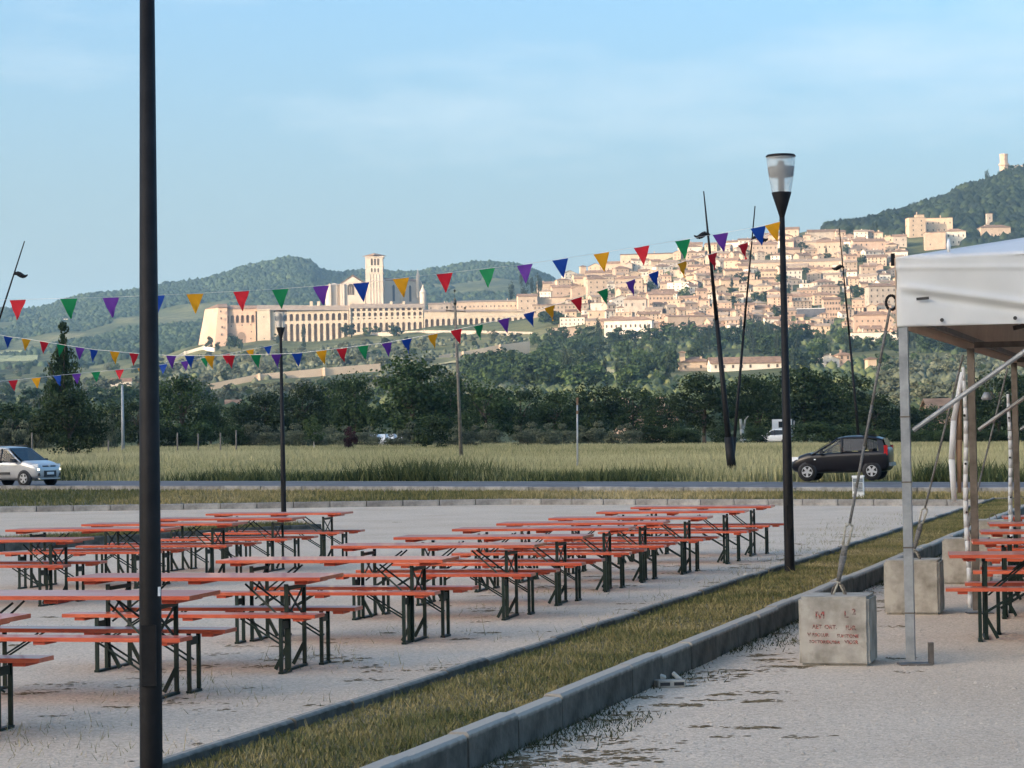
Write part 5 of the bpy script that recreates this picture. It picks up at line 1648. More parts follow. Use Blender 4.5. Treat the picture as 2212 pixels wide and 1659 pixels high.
# ------------------------------------------------------------------ the convent and its church
YC = 2290.0
def C(x, y, Y=YC): return at_depth(x, y, Y)
def cbox(mb, x0, x1, yt, yb, Y0, dep):
    a, b = C(x0, (yt + yb) / 2, Y0), C(x1, (yt + yb) / 2, Y0)
    xm = (x0 + x1) / 2
    zt, zb = C(xm, yt, Y0).z, C(xm, yb, Y0).z
    mb.b2(a.x - OC.x, b.x - OC.x, Y0 - OC.y, Y0 + dep - OC.y, zb - OC.z, zt - OC.z)
    return mb
OC = C(600, 736)
con = empty('convent', OC)
tag(con, 'huge cream stone convent on tall arcades, its battered bastion at the left end', 'convent')
def bay_mesh(w, slabs, dep):
    """one bay of an arcade: slabs = [(z0, z1, half width of the opening or 0, sill, springing)]"""
    mb = MB()
    for z0, z1, a, sill, spr in slabs:
        if a == 0:
            mb.b2(-w / 2, w / 2, 0, dep, z0, z1)
            continue
        mb.b2(-w / 2, -a, 0, dep, z0, z1)
        mb.b2(a, w / 2, 0, dep, z0, z1)
        if sill > z0: mb.b2(-a, a, 0, dep, z0, sill)
        arc = [(a * math.cos(math.pi * q / 8), spr + a * math.sin(math.pi * q / 8)) for q in range(9)]
        pts = [(a, z1)] + [(x_, z_) for x_, z_ in arc] + [(-a, z1)]
        for q in range(8):
            (xa, za), (xb, zb) = arc[q], arc[q + 1]
            vs = [(xa, 0, za), (xb, 0, zb), (xb, 0, z1), (xa, 0, z1), (xa, dep, za), (xb, dep, zb), (xb, dep, z1), (xa, dep, z1)]
            mb.add(vs, [(0, 1, 2, 3), (0, 1, 5, 4), (4, 5, 6, 7)])
    return mb
def arcade(parent, x0, x1, n, Y0, yb, yt, slabs_px, dep, mat, backmat, name='arcade_bay', origin=None):
    """n bays between two picture columns; slabs in picture rows"""
    origin = origin or OC
    w = (C(x1, yb, Y0).x - C(x0, yb, Y0).x) / n
    zb = C((x0 + x1) / 2, yb, Y0).z
    z_ = lambda row: C((x0 + x1) / 2, row, Y0).z - zb
    slabs = []
    for r0_, r1_, f_, sill, spr in slabs_px:
        slabs.append((z_(r0_), z_(r1_), f_ * w / 2, z_(sill) if f_ else 0, z_(spr) if f_ else 0))
    me = bay_mesh(w, slabs, dep).mesh(name)
    me.materials.append(mat)
    for k in range(n):
        o = link(name, me, None, parent)
        xx = C(x0, yb, Y0).x + w * (k + 0.5)
        o.location = (xx - origin.x, Y0 - origin.y, zb - origin.z)
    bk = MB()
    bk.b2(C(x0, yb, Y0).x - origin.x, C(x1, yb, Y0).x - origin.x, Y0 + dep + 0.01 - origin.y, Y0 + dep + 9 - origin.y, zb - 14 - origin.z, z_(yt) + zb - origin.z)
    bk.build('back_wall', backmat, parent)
# left bastion, battered
bs = MB()
def bp(x, y, Y): 
    v = C(x, y, Y) - OC
    return (v.x, v.y, v.z)
fr = [(444, 671), (488, 664), (490, 765), (430, 765)]
# front face is narrow and shaded, the left flank runs away into the hill
P8 = [bp(462, 765, YC - 4), bp(491, 765, YC - 4), bp(491, 664, YC + 2), bp(471, 664, YC + 2), bp(424, 770, YC + 34), bp(491, 770, YC + 34), bp(491, 664, YC + 34), bp(443, 668, YC + 34)]
bs.add(P8, [(0, 1, 2, 3), (4, 0, 3, 7), (5, 4, 7, 6), (1, 5, 6, 2), (3, 2, 6, 7), (0, 4, 5, 1)])
bs.build('bastion', M['convent_pink'], con)
rb_ = MB()
rb_.add([bp(441, 668.5, YC + 36), bp(470, 664.5, YC + 0.5), bp(493, 663.5, YC + 0.5), bp(493, 663.5, YC + 36), bp(470, 657, YC + 22), bp(490, 656, YC + 20)],
        [(0, 1, 4), (1, 2, 5, 4), (2, 3, 5), (3, 0, 4, 5), (0, 3, 2, 1)])
rb_.build('bastion_roof', M['tile'], con)
for x, y in ((477, 675), (478, 690), (480, 709), (479, 725)):
    o = link('window', WIN[1], None, con)
    v = C(x, y, YC - 2.0) - OC
    o.location = (v.x, v.y, v.z)
    o.scale = (1.6, 1, 1.5)
# recessed front with the loggia
cbox(MB(), 488, 556, 667, 672.5, YC + 5, 8).build('loggia_eaves', M['convent_pink'], con)
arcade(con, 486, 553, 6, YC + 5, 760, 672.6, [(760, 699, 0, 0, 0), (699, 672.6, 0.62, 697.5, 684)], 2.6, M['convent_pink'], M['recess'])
for x0, x1, yt, yb in ((489.5, 507, 719, 752), (513.5, 530.5, 717, 746)):
    w_, h_ = (x1 - x0) * YC / F, (yb - yt) * YC / F
    pts = [(-w_ / 2, 0), (w_ / 2, 0)] + [(w_ / 2 * math.cos(math.pi * q / 10), h_ - w_ / 2 + w_ / 2 * math.sin(math.pi * q / 10)) for q in range(11)]
    o = MB().prism(pts, 'y', -0.25, 0.0).build('blind_arch', M['recess'], con)
    o.location = C((x0 + x1) / 2, yb, YC + 4.9) - OC
for x, y in ((523, 704), (542, 703), (543, 718), (542, 733), (500, 706)):
    o = link('window', WIN[1], None, con)
    o.location = C(x, y, YC + 4.95) - OC
rf_ = MB()
rf_.add([bp(486, 668, YC + 4), bp(557, 666, YC + 4), bp(557, 660, YC + 16), bp(486, 659, YC + 16), bp(486, 666.9, YC + 28), bp(557, 666.9, YC + 28)], [(0, 1, 2, 3), (3, 2, 5, 4), (0, 3, 4), (1, 5, 2), (0, 4, 5, 1)])
rf_.build('roof', M['tile'], con)
# the two square blocks beside the loggia
cbox(MB(), 556, 584, 668, 762, YC - 4, 30).build('corner_block', M['convent'], con)
for x, y in ((570, 686), (571, 733)):
    o = link('window', WIN[1], None, con)
    o.location = C(x, y, YC - 4.05) - OC
cbox(MB(), 584, 611, 670, 762, YC - 1, 28).build('corner_block', M['convent'], con)
# the great double arcade
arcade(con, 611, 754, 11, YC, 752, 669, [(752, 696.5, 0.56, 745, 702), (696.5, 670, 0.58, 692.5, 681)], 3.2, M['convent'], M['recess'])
rf_ = MB()
rf_.add([bp(555, 670, YC - 5), bp(756, 670, YC - 1.4), bp(756, 660, YC + 14), bp(555, 659, YC + 14), bp(555, 669, YC + 30), bp(756, 669, YC + 30)], [(0, 1, 2, 3), (3, 2, 5, 4), (0, 3, 4), (1, 5, 2), (0, 4, 5, 1)])
rf_.build('roof', M['tile_pale'], con)
cbox(MB(), 754.5, 757.5, 664, 752, YC - 2, 10).build('buttress', M['convent'], con)
# the wing with three rows of openings
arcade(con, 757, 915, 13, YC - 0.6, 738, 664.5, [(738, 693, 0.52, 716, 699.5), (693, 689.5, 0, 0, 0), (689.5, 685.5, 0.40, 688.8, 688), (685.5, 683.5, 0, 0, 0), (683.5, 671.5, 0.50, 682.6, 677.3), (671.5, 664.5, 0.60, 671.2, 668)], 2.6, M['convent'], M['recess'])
rf_ = MB()
rf_.add([bp(756, 665.5, YC - 2), bp(916, 664.5, YC - 2), bp(916, 656, YC + 14), bp(756, 656, YC + 14), bp(756, 664, YC + 30), bp(916, 664, YC + 30)], [(0, 1, 2, 3), (3, 2, 5, 4), (0, 3, 4), (1, 5, 2), (0, 4, 5, 1)])
rf_.build('roof', M['tile_pale'], con)
for x in (672, 688, 757, 845, 872):
    cbox(MB(), x - 3, x + 3, 651, 661, YC + 12, 5).build('roof_turret', M['convent'], con)

# church with bell tower behind
OC2 = OC.copy()
YB = YC + 45
ch = empty('basilica', C(800, 660, YB))
OC = ch.location.copy()
tag(ch, 'pale stone basilica with gabled transept and square bell tower rising behind the convent', 'church')
PPM = F / YB
def poly_front(name, pts, Y0, dep, mat, parent):
    P = [C(x, y, Y0) - OC for x, y in pts]
    return MB().prism([(p.x, p.z) for p in P], 'y', Y0 - OC.y, Y0 + dep - OC.y).build(name, mat, parent)
poly_front('transept', [(738, 690), (789, 690), (789, 614), (762, 597), (736, 613)], YB - 6, 18, M['church'], ch)
ap = C(724, 660, YB + 2) - OC
MB().lathe([(9.0, -16), (9.0, 19.5), (9.4, 19.8), (0.3, 22.0)], 10, (ap.x - 0.5, ap.y + 2, ap.z)).build('apse', M['church'], ch)
poly_front('transept_roof', [(733, 615.5), (762, 595), (791, 613.5), (791, 612), (762, 593.2), (733, 613.7)], YB - 6.6, 22, M['tile'], ch)
for x in (713, 737, 742):
    cbox(MB(), x - 2.2, x + 2.2, 613, 690, YB - 8, 3).build('buttress', M['church'], ch)
def arch_panel(x0, x1, yt, yb, Y0, mat, parent, name='window'):
    w_, h_ = (x1 - x0) * Y0 / F, (yb - yt) * Y0 / F
    pts = [(-w_ / 2, 0), (w_ / 2, 0)] + [(w_ / 2 * math.cos(math.pi * q / 8), h_ - w_ / 2 + w_ / 2 * math.sin(math.pi * q / 8)) for q in range(9)]
    o = MB().prism(pts, 'y', -0.15, 0.1).build(name, mat, parent)
    o.location = C((x0 + x1) / 2, yb, Y0) - OC
    return o
win = arch_panel(751, 765, 613, 637, YB - 6.1, M['shutter'], ch)
for x in (-0.9, 0.9):
    MB().b2(x - 0.15, x + 0.15, -0.35, -0.151, 0.2, 8).build('mullion', M['church'], win)
# bell tower
twr = MB()
cbox(twr, 790, 827.5, 556, 690, YB - 10, 15).build('bell_tower', M['church'], ch)
for ys in (575, 590, 607, 625):
    cbox(MB(), 789, 828.5, ys - 0.8, ys + 0.8, YB - 10.4, 15.6).build('string_course', M['church'], ch)
cbox(MB(), 788.5, 829, 553.5, 556.5, YB - 10.6, 16.2).build('cornice', M['church'], ch)
tr_ = C(809, 553.4, YB - 2.5) - OC
MB().lathe([(11.9, 0), (11.9, 0.15), (0.2, 3.0)], 4, (tr_.x, tr_.y, tr_.z)).build('tower_roof', M['tile'], ch).rotation_euler = (0, 0, 0)
for k, xx in enumerate((803, 810, 817)):
    arch_panel(xx - 2.2, xx + 2.2, 558.5, 573, YB - 10.05, M['shutter'], ch, 'belfry_arch')
    arch_panel(xx - 1.6, xx + 1.6, 579, 588, YB - 10.05, M['shutter'], ch, 'belfry_arch')
for xx in (800, 806.5, 813, 819.5):
    cbox(MB(), xx - 0.5, xx + 0.5, 592, 690, YB - 10.5, 0.6).build('pilaster', M['church'], ch)
# nave, turned a little away from the sun
pN = [C(828, 660, YB + 2) - OC, C(909, 660, YB + 26) - OC]
dN_ = (pN[1] - pN[0])
an = math.atan2(dN_.y, dN_.x)
ln = math.hypot(dN_.x, dN_.y)
zt_, zb_ = (C(868, 607, YB + 14) - OC).z, (C(868, 690, YB + 14) - OC).z
n_ = MB().box((ln / 2, 7, (zt_ + zb_) / 2), (ln, 14, zt_ - zb_)).build('nave', M['church'], ch)
n_.location = (pN[0].x, pN[0].y, 0)
n_.rotation_euler = (0, 0, an)
n2_ = MB().prism([(-0.8, zt_), (14.8, zt_), (7, zt_ + 3.0)], 'x', -0.5, ln + 0.5).build('nave_roof', M['tile'], ch)
n2_.location, n2_.rotation_euler = n_.location, n_.rotation_euler
for s in (0.28, 0.72):
    w_ = MB().prism([(-1.3, 0), (1.3, 0), (1.3, 14.5), (0.9, 15.6), (0, 16.2), (-0.9, 15.6), (-1.3, 14.5)], 'y', -0.12, 0.12).build('window', M['dark_cladding'], ch)
    w_.location = (pN[0].x + dN_.x * s, pN[0].y + dN_.y * s - 0.05, zt_ - 20)
    w_.rotation_euler = n_.rotation_euler
for s in (0.02, 0.5, 0.98):
    b_ = MB().lathe([(2.2, zb_), (2.2, zt_ - 1), (0.3, zt_ + 1.6)], 12).build('round_buttress', M['church'], ch)
    b_.location = (pN[0].x + dN_.x * s, pN[0].y + dN_.y * s, 0)
tp_ = C(903, 612, YB + 20) - OC
MB().lathe([(1.8, -14), (1.8, 7), (2.1, 7.3), (1.2, 9.5), (0.9, 10.5), (0.1, 14)], 12, tuple(tp_)).build('pinnacle', M['church'], ch)
tp_ = C(914, 648, YB - 6) - OC
MB().lathe([(3.2, -12), (3.2, 7), (3.5, 7.4), (2.2, 9.5), (1.2, 11.5), (0.2, 15)], 14, tuple(tp_)).build('lantern_turret', M['church'], ch)

# the arcaded square below
YQ = YC - 4
sq = empty('arcaded_portico', C(1020, 713, YQ))
OC = sq.location.copy()
tag(sq, 'long low portico of arches lining the square right of the convent', 'portico')
arcade(sq, 916, 1132, 18, YQ, 716, 684, [(716, 684.5, 0.56, 712, 690.5)], 3.0, M['convent'], M['recess'], 'portico_bay', origin=OC)
cbox(MB(), 916, 1132, 672.5, 684.4, YQ + 0.1, 6).build('upper_wall', M['convent'], sq)
rf_ = MB()
rf_.add([bp(915, 673, YQ - 0.8), bp(1133, 673, YQ - 0.8), bp(1133, 668.5, YQ + 7), bp(915, 668.5, YQ + 7)], [(0, 1, 2, 3)])
rf_.add([bp(915, 673.6, YQ - 0.8), bp(1133, 673.6, YQ - 0.8), bp(1133, 669.1, YQ + 7), bp(915, 669.1, YQ + 7)], [(3, 2, 1, 0)])
rf_.build('roof', M['tile_pale'], sq)
H((975, 1118, 652, 668), 'long tiled range behind the arcaded square with a row of small windows', cols=16, rows=1, tile='tile_pale', d=12, pitch=R(15), Y=2345, yaw=0, wall='stone_cream')
H((925, 985, 657, 671), 'lower tiled range joining the basilica to the square', cols=5, rows=1, tile='tile_pale', d=12, pitch=R(15), Y=2350, yaw=0, wall='stone_grey')
H((1118, 1160, 640, 672), 'end house with sloping roof where the square meets the town', cols=3, rows=2, tile='tile', d=12, Y=2330, yaw=R(6))

# castle keep on the summit
kx_ = (2180 - CX) / F * 2985
kp = Vector((kx_, 2985, hg(kx_, 2985)))
keep = empty('castle', (kp.x, kp.y, kp.z))
tag(keep, 'pale castle keep with a corbelled tower on the wooded summit', 'castle')
kk = kp.y / F
MB().lathe([(5.6, -10), (5.6, 14.0), (6.8, 15.0), (6.8, 16.8), (5.0, 17.0), (5.0, 27.0), (5.5, 27.4), (5.5, 29.0), (0.3, 29.1)], 8).build('tower', M['stone_pink'], keep)
MB().box((17.5, 7, 3.5), (24, 10, 20)).build('curtain_wall', M['stone_grey'], keep)
for x in range(5):
    MB().box((7.5 + x * 5, 2.4, 14.4), (2.4, 0.8, 1.8)).build('merlon', M['stone_grey'], keep)
for z in (6.0, 21.5):
    o = link('window', WIN[1], None, keep)
    o.location = (-0.3, -5.6 if z < 10 else -5.0, z)

# terrace walls on the olive slope
def terrace(label, pts, hpx, mat='terrace', Y=None):
    P = [hit(x, y) if Y is None else at_depth(x, y, Y + 14 * k) for k, (x, y) in enumerate(pts)]
    root = empty('terrace_wall', P[0])
    tag(root, label, 'wall')
    for k in range(len(P) - 1):
        a, b = P[k] - P[0], P[k + 1] - P[0]
        d = (b - a)
        dn = Vector((-d.y, d.x, 0)).normalized()
        h = hpx[k] * P[k].y / F
        h2 = hpx[k + 1] * P[k + 1].y / F
        vs = [a + Vector((0, 0, -6)), b + Vector((0, 0, -6)), b + Vector((0, 0, h2)), a + Vector((0, 0, h))]
        vs = vs + [v + dn * 1.2 for v in vs]
        MB().add(vs, [(0, 1, 2, 3), (7, 6, 5, 4), (3, 2, 6, 7), (0, 4, 5, 1), (0, 3, 7, 4), (1, 5, 6, 2)]).build('wall_section', M[mat], root)
        if k:
            MB().box((a.x, a.y, a.z + h / 2), (1.6, 2.0, h + 0.6)).build('pier', M[mat], root)
terrace('long pale terrace wall climbing the olive slope below the convent', [(444, 842), (560, 824), (700, 811), (822, 800)], [11, 16, 16, 15], Y=1470)
terrace('upper pale terrace wall continuing behind the tall dark tree towards the town', [(930, 782), (1000, 772), (1080, 757), (1145, 748)], [11, 12, 12, 11], Y=1700)
terrace('low sunlit retaining wall under the portico and the convent wing', [(800, 724), (916, 720), (1040, 720), (1150, 722)], [3, 5, 5, 4], 'stone_grey')
terrace('bright stone ramp at the foot of the bastion', [(352, 790), (400, 768), (440, 757), (462, 760)], [3, 7, 9, 8], 'stucco_white')

# mown fields that shine out between the trees
def field_patch(name, px, mat):
    nx, ny = 26, 8
    (ax, ay), (bx_, by), (cx2, cy2), (dx2, dy2) = px
    vs = []
    for j_ in range(ny + 1):
        v = j_ / ny
        for i_ in range(nx + 1):
            u = i_ / nx
            p = hit((ax * (1 - u) + bx_ * u) * (1 - v) + (dx2 * (1 - u) + cx2 * u) * v, (ay * (1 - u) + by * u) * (1 - v) + (dy2 * (1 - u) + cy2 * u) * v)
            vs.append((p.x, p.y, p.z + 0.5))
    fs = [(q, q + 1, q + nx + 2, q + nx + 1) for j_ in range(ny) for q in range(j_ * (nx + 1), j_ * (nx + 1) + nx)]
    xs_, ys_ = [p[0] for p in px], [p[1] for p in px]
    taken.append((0, 0, 0, (min(xs_) + max(xs_)) / 2, (min(ys_) + max(ys_)) / 2, (max(xs_) - min(xs_)) / 2, (max(ys_) - min(ys_)) / 2))
    return tag(MB().add(vs, fs).build(name, M[mat], None, True), kind='structure')
field_patch('hay_field', [(1195, 826), (1330, 812), (1325, 796), (1225, 803)], 'hay')
field_patch('hay_field', [(930, 792), (1000, 783), (1140, 752), (1060, 762)], 'hay')
field_patch('meadow', [(-40, 784), (80, 780), (84, 757), (-40, 760)], 'meadow')
field_patch('meadow', [(150, 745), (330, 735), (330, 722), (200, 728)], 'meadow')
field_patch('hay_field', [(1960, 845), (2110, 838), (2110, 822), (1990, 826)], 'hay')
# farmhouses between the woods
def farm(rect, label, roofrow, **kw):
    return town_house(rect, name='farmhouse', label=label, cat='house', **kw)
farm((1471, 1536, 784, 803), 'cream farmhouse with hipped roof and chimney tower among the woods', 0, wall='stucco_yellow', cols=4, rows=1, roof='hip', yaw=R(5), d=13)
farm((1534, 1688, 785, 800), 'long low barn with a big tiled roof beside the cream farmhouse', 0, wall='stucco_white', cols=8, rows=1, yaw=R(3), d=15, pitch=R(24))
farm((1469, 1481, 763, 803), 'tall cream chimney tower at the end of the farmhouse', 0, wall='stucco_yellow', cols=0, rows=0, roof='hip', d=4)
farm((1764, 1815, 776, 794), 'cream gabled farmhouse behind the leaning street lamp', 0, wall='stucco_white', cols=3, rows=1, roof='cross', d=14)
farm((1808, 1838, 768, 790), 'taller tiled wing behind the gabled farmhouse', 0, wall='stone_pink', cols=2, rows=2, roof='hip', d=10)
farm((1874, 1893, 777, 806), 'small square cream dovecote tower on the olive slope', 0, wall='stucco_yellow', cols=1, rows=1, roof='hip', d=7)
farm((486, 520, 876, 893), 'small cream house with red roof at the foot of the olive slope', 0, wall='stucco_white', cols=2, rows=1)
farm((238, 282, 824, 836), 'pale house among trees behind the grey concrete pole', 0, wall='stucco_white', cols=3, rows=1)
farm((128, 154, 689, 694), 'white farm building far off on the wooded hill', 0, wall='stucco_white', cols=0, rows=0, roof='flat')
farm((298, 322, 828, 836), 'low pale house half hidden by the near lamp post', 0, wall='stucco_white', cols=0, rows=0)
farm((1335, 1452, 908, 935), 'long brown tiled roof with a chimney showing above the hedges', 0, wall='stone_pink', cols=0, rows=0, Y=330, d=9, yaw=R(4), pitch=R(22))
farm((2010, 2062, 884, 908), 'brown tiled roof on a pale house seen through the marquee', 0, wall='stone_pink', cols=1, rows=1, Y=420, d=8, yaw=0)
# ------------------------------------------------------------------ trees
def leaf_cloud(name, seed, n, leaf, clumps, mat, shape='round', flat=1.0):
    """crown of unit size (height 1, half width 0.5): leaf quads gathered in uneven clumps"""
    g = np.random.default_rng(seed)
    cc, cr = [], []
    tries = 0
    while len(cc) < clumps and tries < 5000:
        tries += 1
        p = g.uniform(-1, 1, 3)
        h = (p[2] + 1) / 2
        if shape == 'round':
            lim = math.sqrt(max(0, 1 - (abs(h - 0.5) / 0.5) ** 2.2))
            if np.hypot(p[0], p[1]) > lim: continue
            if np.hypot(p[0], p[1]) < lim * 0.35 and 0.25 < h < 0.75: continue
            r = g.uniform(0.10, 0.20)
        elif shape == 'cone':
            lim = (1 - h) ** 1.05 * 0.92 + 0.03
            if len(cc) < 26:                          # the leading shoot
                p = np.array([g.normal(0, 0.03), g.normal(0, 0.03), g.uniform(0.2, 1.0)])
                h = (p[2] + 1) / 2
            elif np.hypot(p[0], p[1]) > lim: continue
            r = g.uniform(0.07, 0.15) * (1.15 - h * 0.8)
        elif shape == 'cypress':
            lim = 0.8 * math.sin(math.pi * min(1, 0.12 + h * 0.88)) ** 0.6
            if np.hypot(p[0], p[1]) > lim: continue
            r = g.uniform(0.10, 0.16)
        else:                                         # broad low crown
            lim = math.sqrt(max(0, 1 - (abs(h - 0.45) / 0.6) ** 2))
            if np.hypot(p[0], p[1]) > lim: continue
            r = g.uniform(0.14, 0.24)
        cc.append((p[0] * 0.42, p[1] * 0.42, 0.08 + h * 0.84))
        cr.append(r)
    cc, cr = np.array(cc), np.array(cr)
    k = g.integers(0, len(cc), n)
    d = g.normal(size=(n, 3))
    d /= np.linalg.norm(d, axis=1)[:, None]
    rad = cr[k] * g.uniform(0.55, 1.12, n) ** 0.6
    zs = 0.62 if shape not in ('cypress',) else 1.3
    P = cc[k] + d * rad[:, None] * np.array([1, 1, zs])
    # leaf planes face roughly outwards
    nrm = d + g.normal(size=(n, 3)) * 0.55
    nrm /= np.linalg.norm(nrm, axis=1)[:, None]
    t = np.cross(nrm, g.normal(size=(n, 3)))
    t /= np.linalg.norm(t, axis=1)[:, None] + 1e-9
    b = np.cross(nrm, t)
    sz = leaf * g.uniform(0.6, 1.3, n)[:, None]
    asp = g.uniform(0.5, 0.9, n)[:, None]
    v0, v1, v2, v3 = P - t * sz, P - b * sz * asp, P + t * sz, P + b * sz * asp
    V = np.stack([v0, v1, v2, v3], 1).reshape(-1, 3)
    Fc = np.arange(4 * n).reshape(-1, 4)
    ct = g.uniform(0, 1, len(cc))
    tint = np.clip(0.55 * ct[k] + 0.45 * g.uniform(0, 1, n), 0, 1)
    me = np_mesh(name, V, Fc, tint=np.repeat(tint, 4))
    me.materials.append(mat)
    return me
def trunk_mesh(name, seed, mat, spread=0.30, r=0.035, top=0.75):
    g = random.Random(seed)
    mb = MB()
    mb.path([(0, 0, -0.05), (0.01, 0, 0.18), (g.uniform(-.02, .02), g.uniform(-.02, .02), 0.42), (0, 0.01, top)], [r * 1.3, r, r * 0.8, r * 0.25], 8)
    for q in range(6):
        z = g.uniform(0.25, 0.55)
        a = g.uniform(0, 6.28)
        e = (spread * math.cos(a), spread * math.sin(a), z + g.uniform(0.12, 0.3))
        mb.path([(0, 0, z), (e[0] * .5, e[1] * .5, z + (e[2] - z) * .6), e], [r * 0.5, r * 0.35, r * 0.12], 6)
    me = mb.mesh(name, True)
    me.materials.append(mat)
    return me
NEAR = {
 'round': [leaf_cloud('crown', 10 + q, 5200, 0.020, 60, M['leaf_dark'], 'round') for q in range(4)],
 'cone': [leaf_cloud('crown', 30 + q, 11000, 0.016, 210, M['leaf_dark'], 'cone') for q in range(2)],
 'bush': [leaf_cloud('crown', 40 + q, 3200, 0.030, 34, M['leaf_dark'], 'low') for q in range(3)],
 'olive': [leaf_cloud('crown', 50 + q, 2600, 0.032, 30, M['leaf_olive'], 'low') for q in range(3)],
 'red': [leaf_cloud('crown', 60, 2200, 0.036, 26, M['leaf_red'], 'round')],
 'light': [leaf_cloud('crown', 61, 2200, 0.030, 26, M['leaf_mid'], 'round')],
}
TRK = [trunk_mesh('trunk', q, M['bark']) for q in range(3)]
TRKP = trunk_mesh('trunk', 9, M['pale_bark'], 0.2, 0.028)
def near_tree(label, kind, x, ytop, Y, wpx, group=None, name=None, trunk=True, base=None, pale=False, raise_=0.0, cat='tree'):
    b = at_depth(x, 960, Y)
    b.z = hg(b.x, b.y) if base is None else base
    t = at_depth(x, ytop, Y)
    h = t.z - b.z
    w = wpx * Y / F
    root = empty(name or {'round': 'broadleaf_tree', 'cone': 'conifer_tree', 'bush': 'shrub', 'olive': 'olive_tree', 'red': 'plum_tree', 'light': 'young_tree'}[kind], b, rnd.uniform(0, 6.28))
    tag(root, label, cat, group)
    o = link('crown', rnd.choice(NEAR[kind]), None, root)
    lift = raise_ * h
    o.location = (0, 0, lift)
    o.scale = (w, w, h - lift)
    if trunk:
        t_ = link('trunk', TRKP if pale else rnd.choice(TRK), None, root)
        t_.scale = (w * 0.75, w * 0.75, h * 0.96)
    return root
near_tree('tall dark conifer with a thin pointed top behind the round tree by the field', 'cone', 139, 672, 232, 158, raise_=0.06)
near_tree('big round dark tree reaching the ground beside the field, behind the silver car', 'round', 152, 836, 172, 165, raise_=0.02)
belt = [(28, 862, 262, 150), (70, 880, 290, 120), (245, 862, 285, 110), (300, 852, 270, 110), (395, 800, 262, 160), (455, 862, 290, 90), (520, 868, 300, 110), (575, 838, 268, 150), (655, 818, 280, 140), (735, 806, 300, 120),
        (770, 800, 262, 130), (890, 757, 255, 235), (975, 800, 275, 130), (1050, 818, 268, 150), (1125, 826, 285, 140), (1200, 836, 270, 130), (1285, 822, 282, 150), (1368, 826, 292, 140), (1430, 842, 275, 110),
        (1640, 802, 275, 150), (1740, 786, 268, 190), (1822, 796, 282, 160), (1890, 842, 262, 130), (1950, 868, 285, 120), (2010, 872, 300, 110), (2085, 868, 262, 120), (2160, 792, 255, 150), (2225, 800, 270, 150), (-50, 850, 270, 150), (-140, 840, 285, 160), (-240, 855, 265, 150), (-340, 845, 280, 160), (-450, 850, 270, 160), (2330, 805, 275, 160), (2430, 815, 265, 150), (2540, 800, 280, 170)]
for k, (x, yt, Y, w) in enumerate(belt):
    if (x, yt) == (890, 757):
        lb, gp = 'tallest and widest dark tree of the belt, just left of the wooden utility pole', None
    elif (x, yt) == (395, 800):
        lb, gp = 'dark broad tree right behind the near lamp post', None
    elif x > 2100:
        lb, gp = 'dark tree of the belt seen under the marquee roof', 'trees of the dark belt'
    else:
        lb, gp = 'dark broadleaf tree in the belt between the field and the hill', 'trees of the dark belt'
    near_tree(lb, 'round', x, yt, Y, w, group=gp, raise_=0.04)
near_tree('wide round-headed tree with forked trunk behind the crossing street lamps', 'round', 1522, 797, 256, 168, raise_=0.16)
# pale trunk left of the truck
pt = at_depth(1603, 962, 262)
pt.z = hg(pt.x, pt.y)
ptr = empty('pale_tree', pt)
tag(ptr, 'bare forked whitish trunk standing before the dark trees near the truck', 'tree')
MB().path([(0.2, 0, -0.2), (0.05, 0, 1.0), (0.0, 0, 1.9), (-0.12, 0, 3.0)], [0.50, 0.24, 0.20, 0.12], 8).path([(0, 0, 1.6), (0.28, 0, 2.2), (0.40, 0, 2.9), (0.75, 0, 3.3)], [0.16, 0.13, 0.09, 0.04], 8).build('trunk', M['pale_bark'], ptr, True)
o = link('crown', NEAR['round'][2], None, ptr)
o.location, o.scale = (0.5, 1.5, 2.6), (6, 6, 5.5)
# row of grey-green olives and shrubs in front of the belt
for k, x in enumerate(range(545, 1365, 34)):
    if 1085 < x < 1110 or 800 < x < 866: continue
    near_tree('bushy grey-green olive in the low row along the far side of the field', 'olive', x + rnd.uniform(-6, 6), 917 + rnd.uniform(-6, 8) - (6 if x > 1180 else 0), 238 + rnd.uniform(-8, 8), rnd.uniform(48, 62), group='olive row along the field', trunk=False)
for x in (12, 45, 78, 100, 205, 232):
    near_tree('grey-green olive bush standing left of the near lamp post', 'olive', x, 905 + rnd.uniform(-4, 10), 225, rnd.uniform(45, 60), group='olives left of the near lamp post', trunk=False)
for x in (808, 842, 862):
    near_tree('low olive bush in front of the white polytunnel', 'olive', x, 934, 232, 34, group='olives before the polytunnel', trunk=False)
near_tree('pointed dark green shrub at the foot of the wooden utility pole', 'bush', 937, 888, 214, 88, trunk=False, cat='shrub')
near_tree('little plum-red shrub at the field edge', 'red', 757, 921, 216, 36, trunk=False, name='red_shrub', cat='shrub')
near_tree('young light green tree with a pale stem at the field edge', 'light', 678, 896, 214, 52, pale=True, raise_=0.25)
for x, yt, w in ((1395, 906, 80), (1455, 916, 70), (1490, 918, 60), (1560, 918, 60), (1630, 915, 66), (1760, 906, 110), (1825, 912, 90), (360, 905, 90), (420, 905, 90), (500, 915, 70)):
    near_tree('low dark shrub in front of the tree belt', 'bush', x, yt, 240, w, group='shrubs before the tree belt', trunk=False, cat='shrub')
# clipped hedge at the right
for k, x in enumerate(range(1868, 2290, 26)):
    near_tree('clipped green hedge bush in the row behind the field at the marquee', 'bush', x, 926 + rnd.uniform(-1.5, 1.5), 246, 42, group='clipped hedge behind the field', trunk=False, name='hedge_bush', cat='hedge')
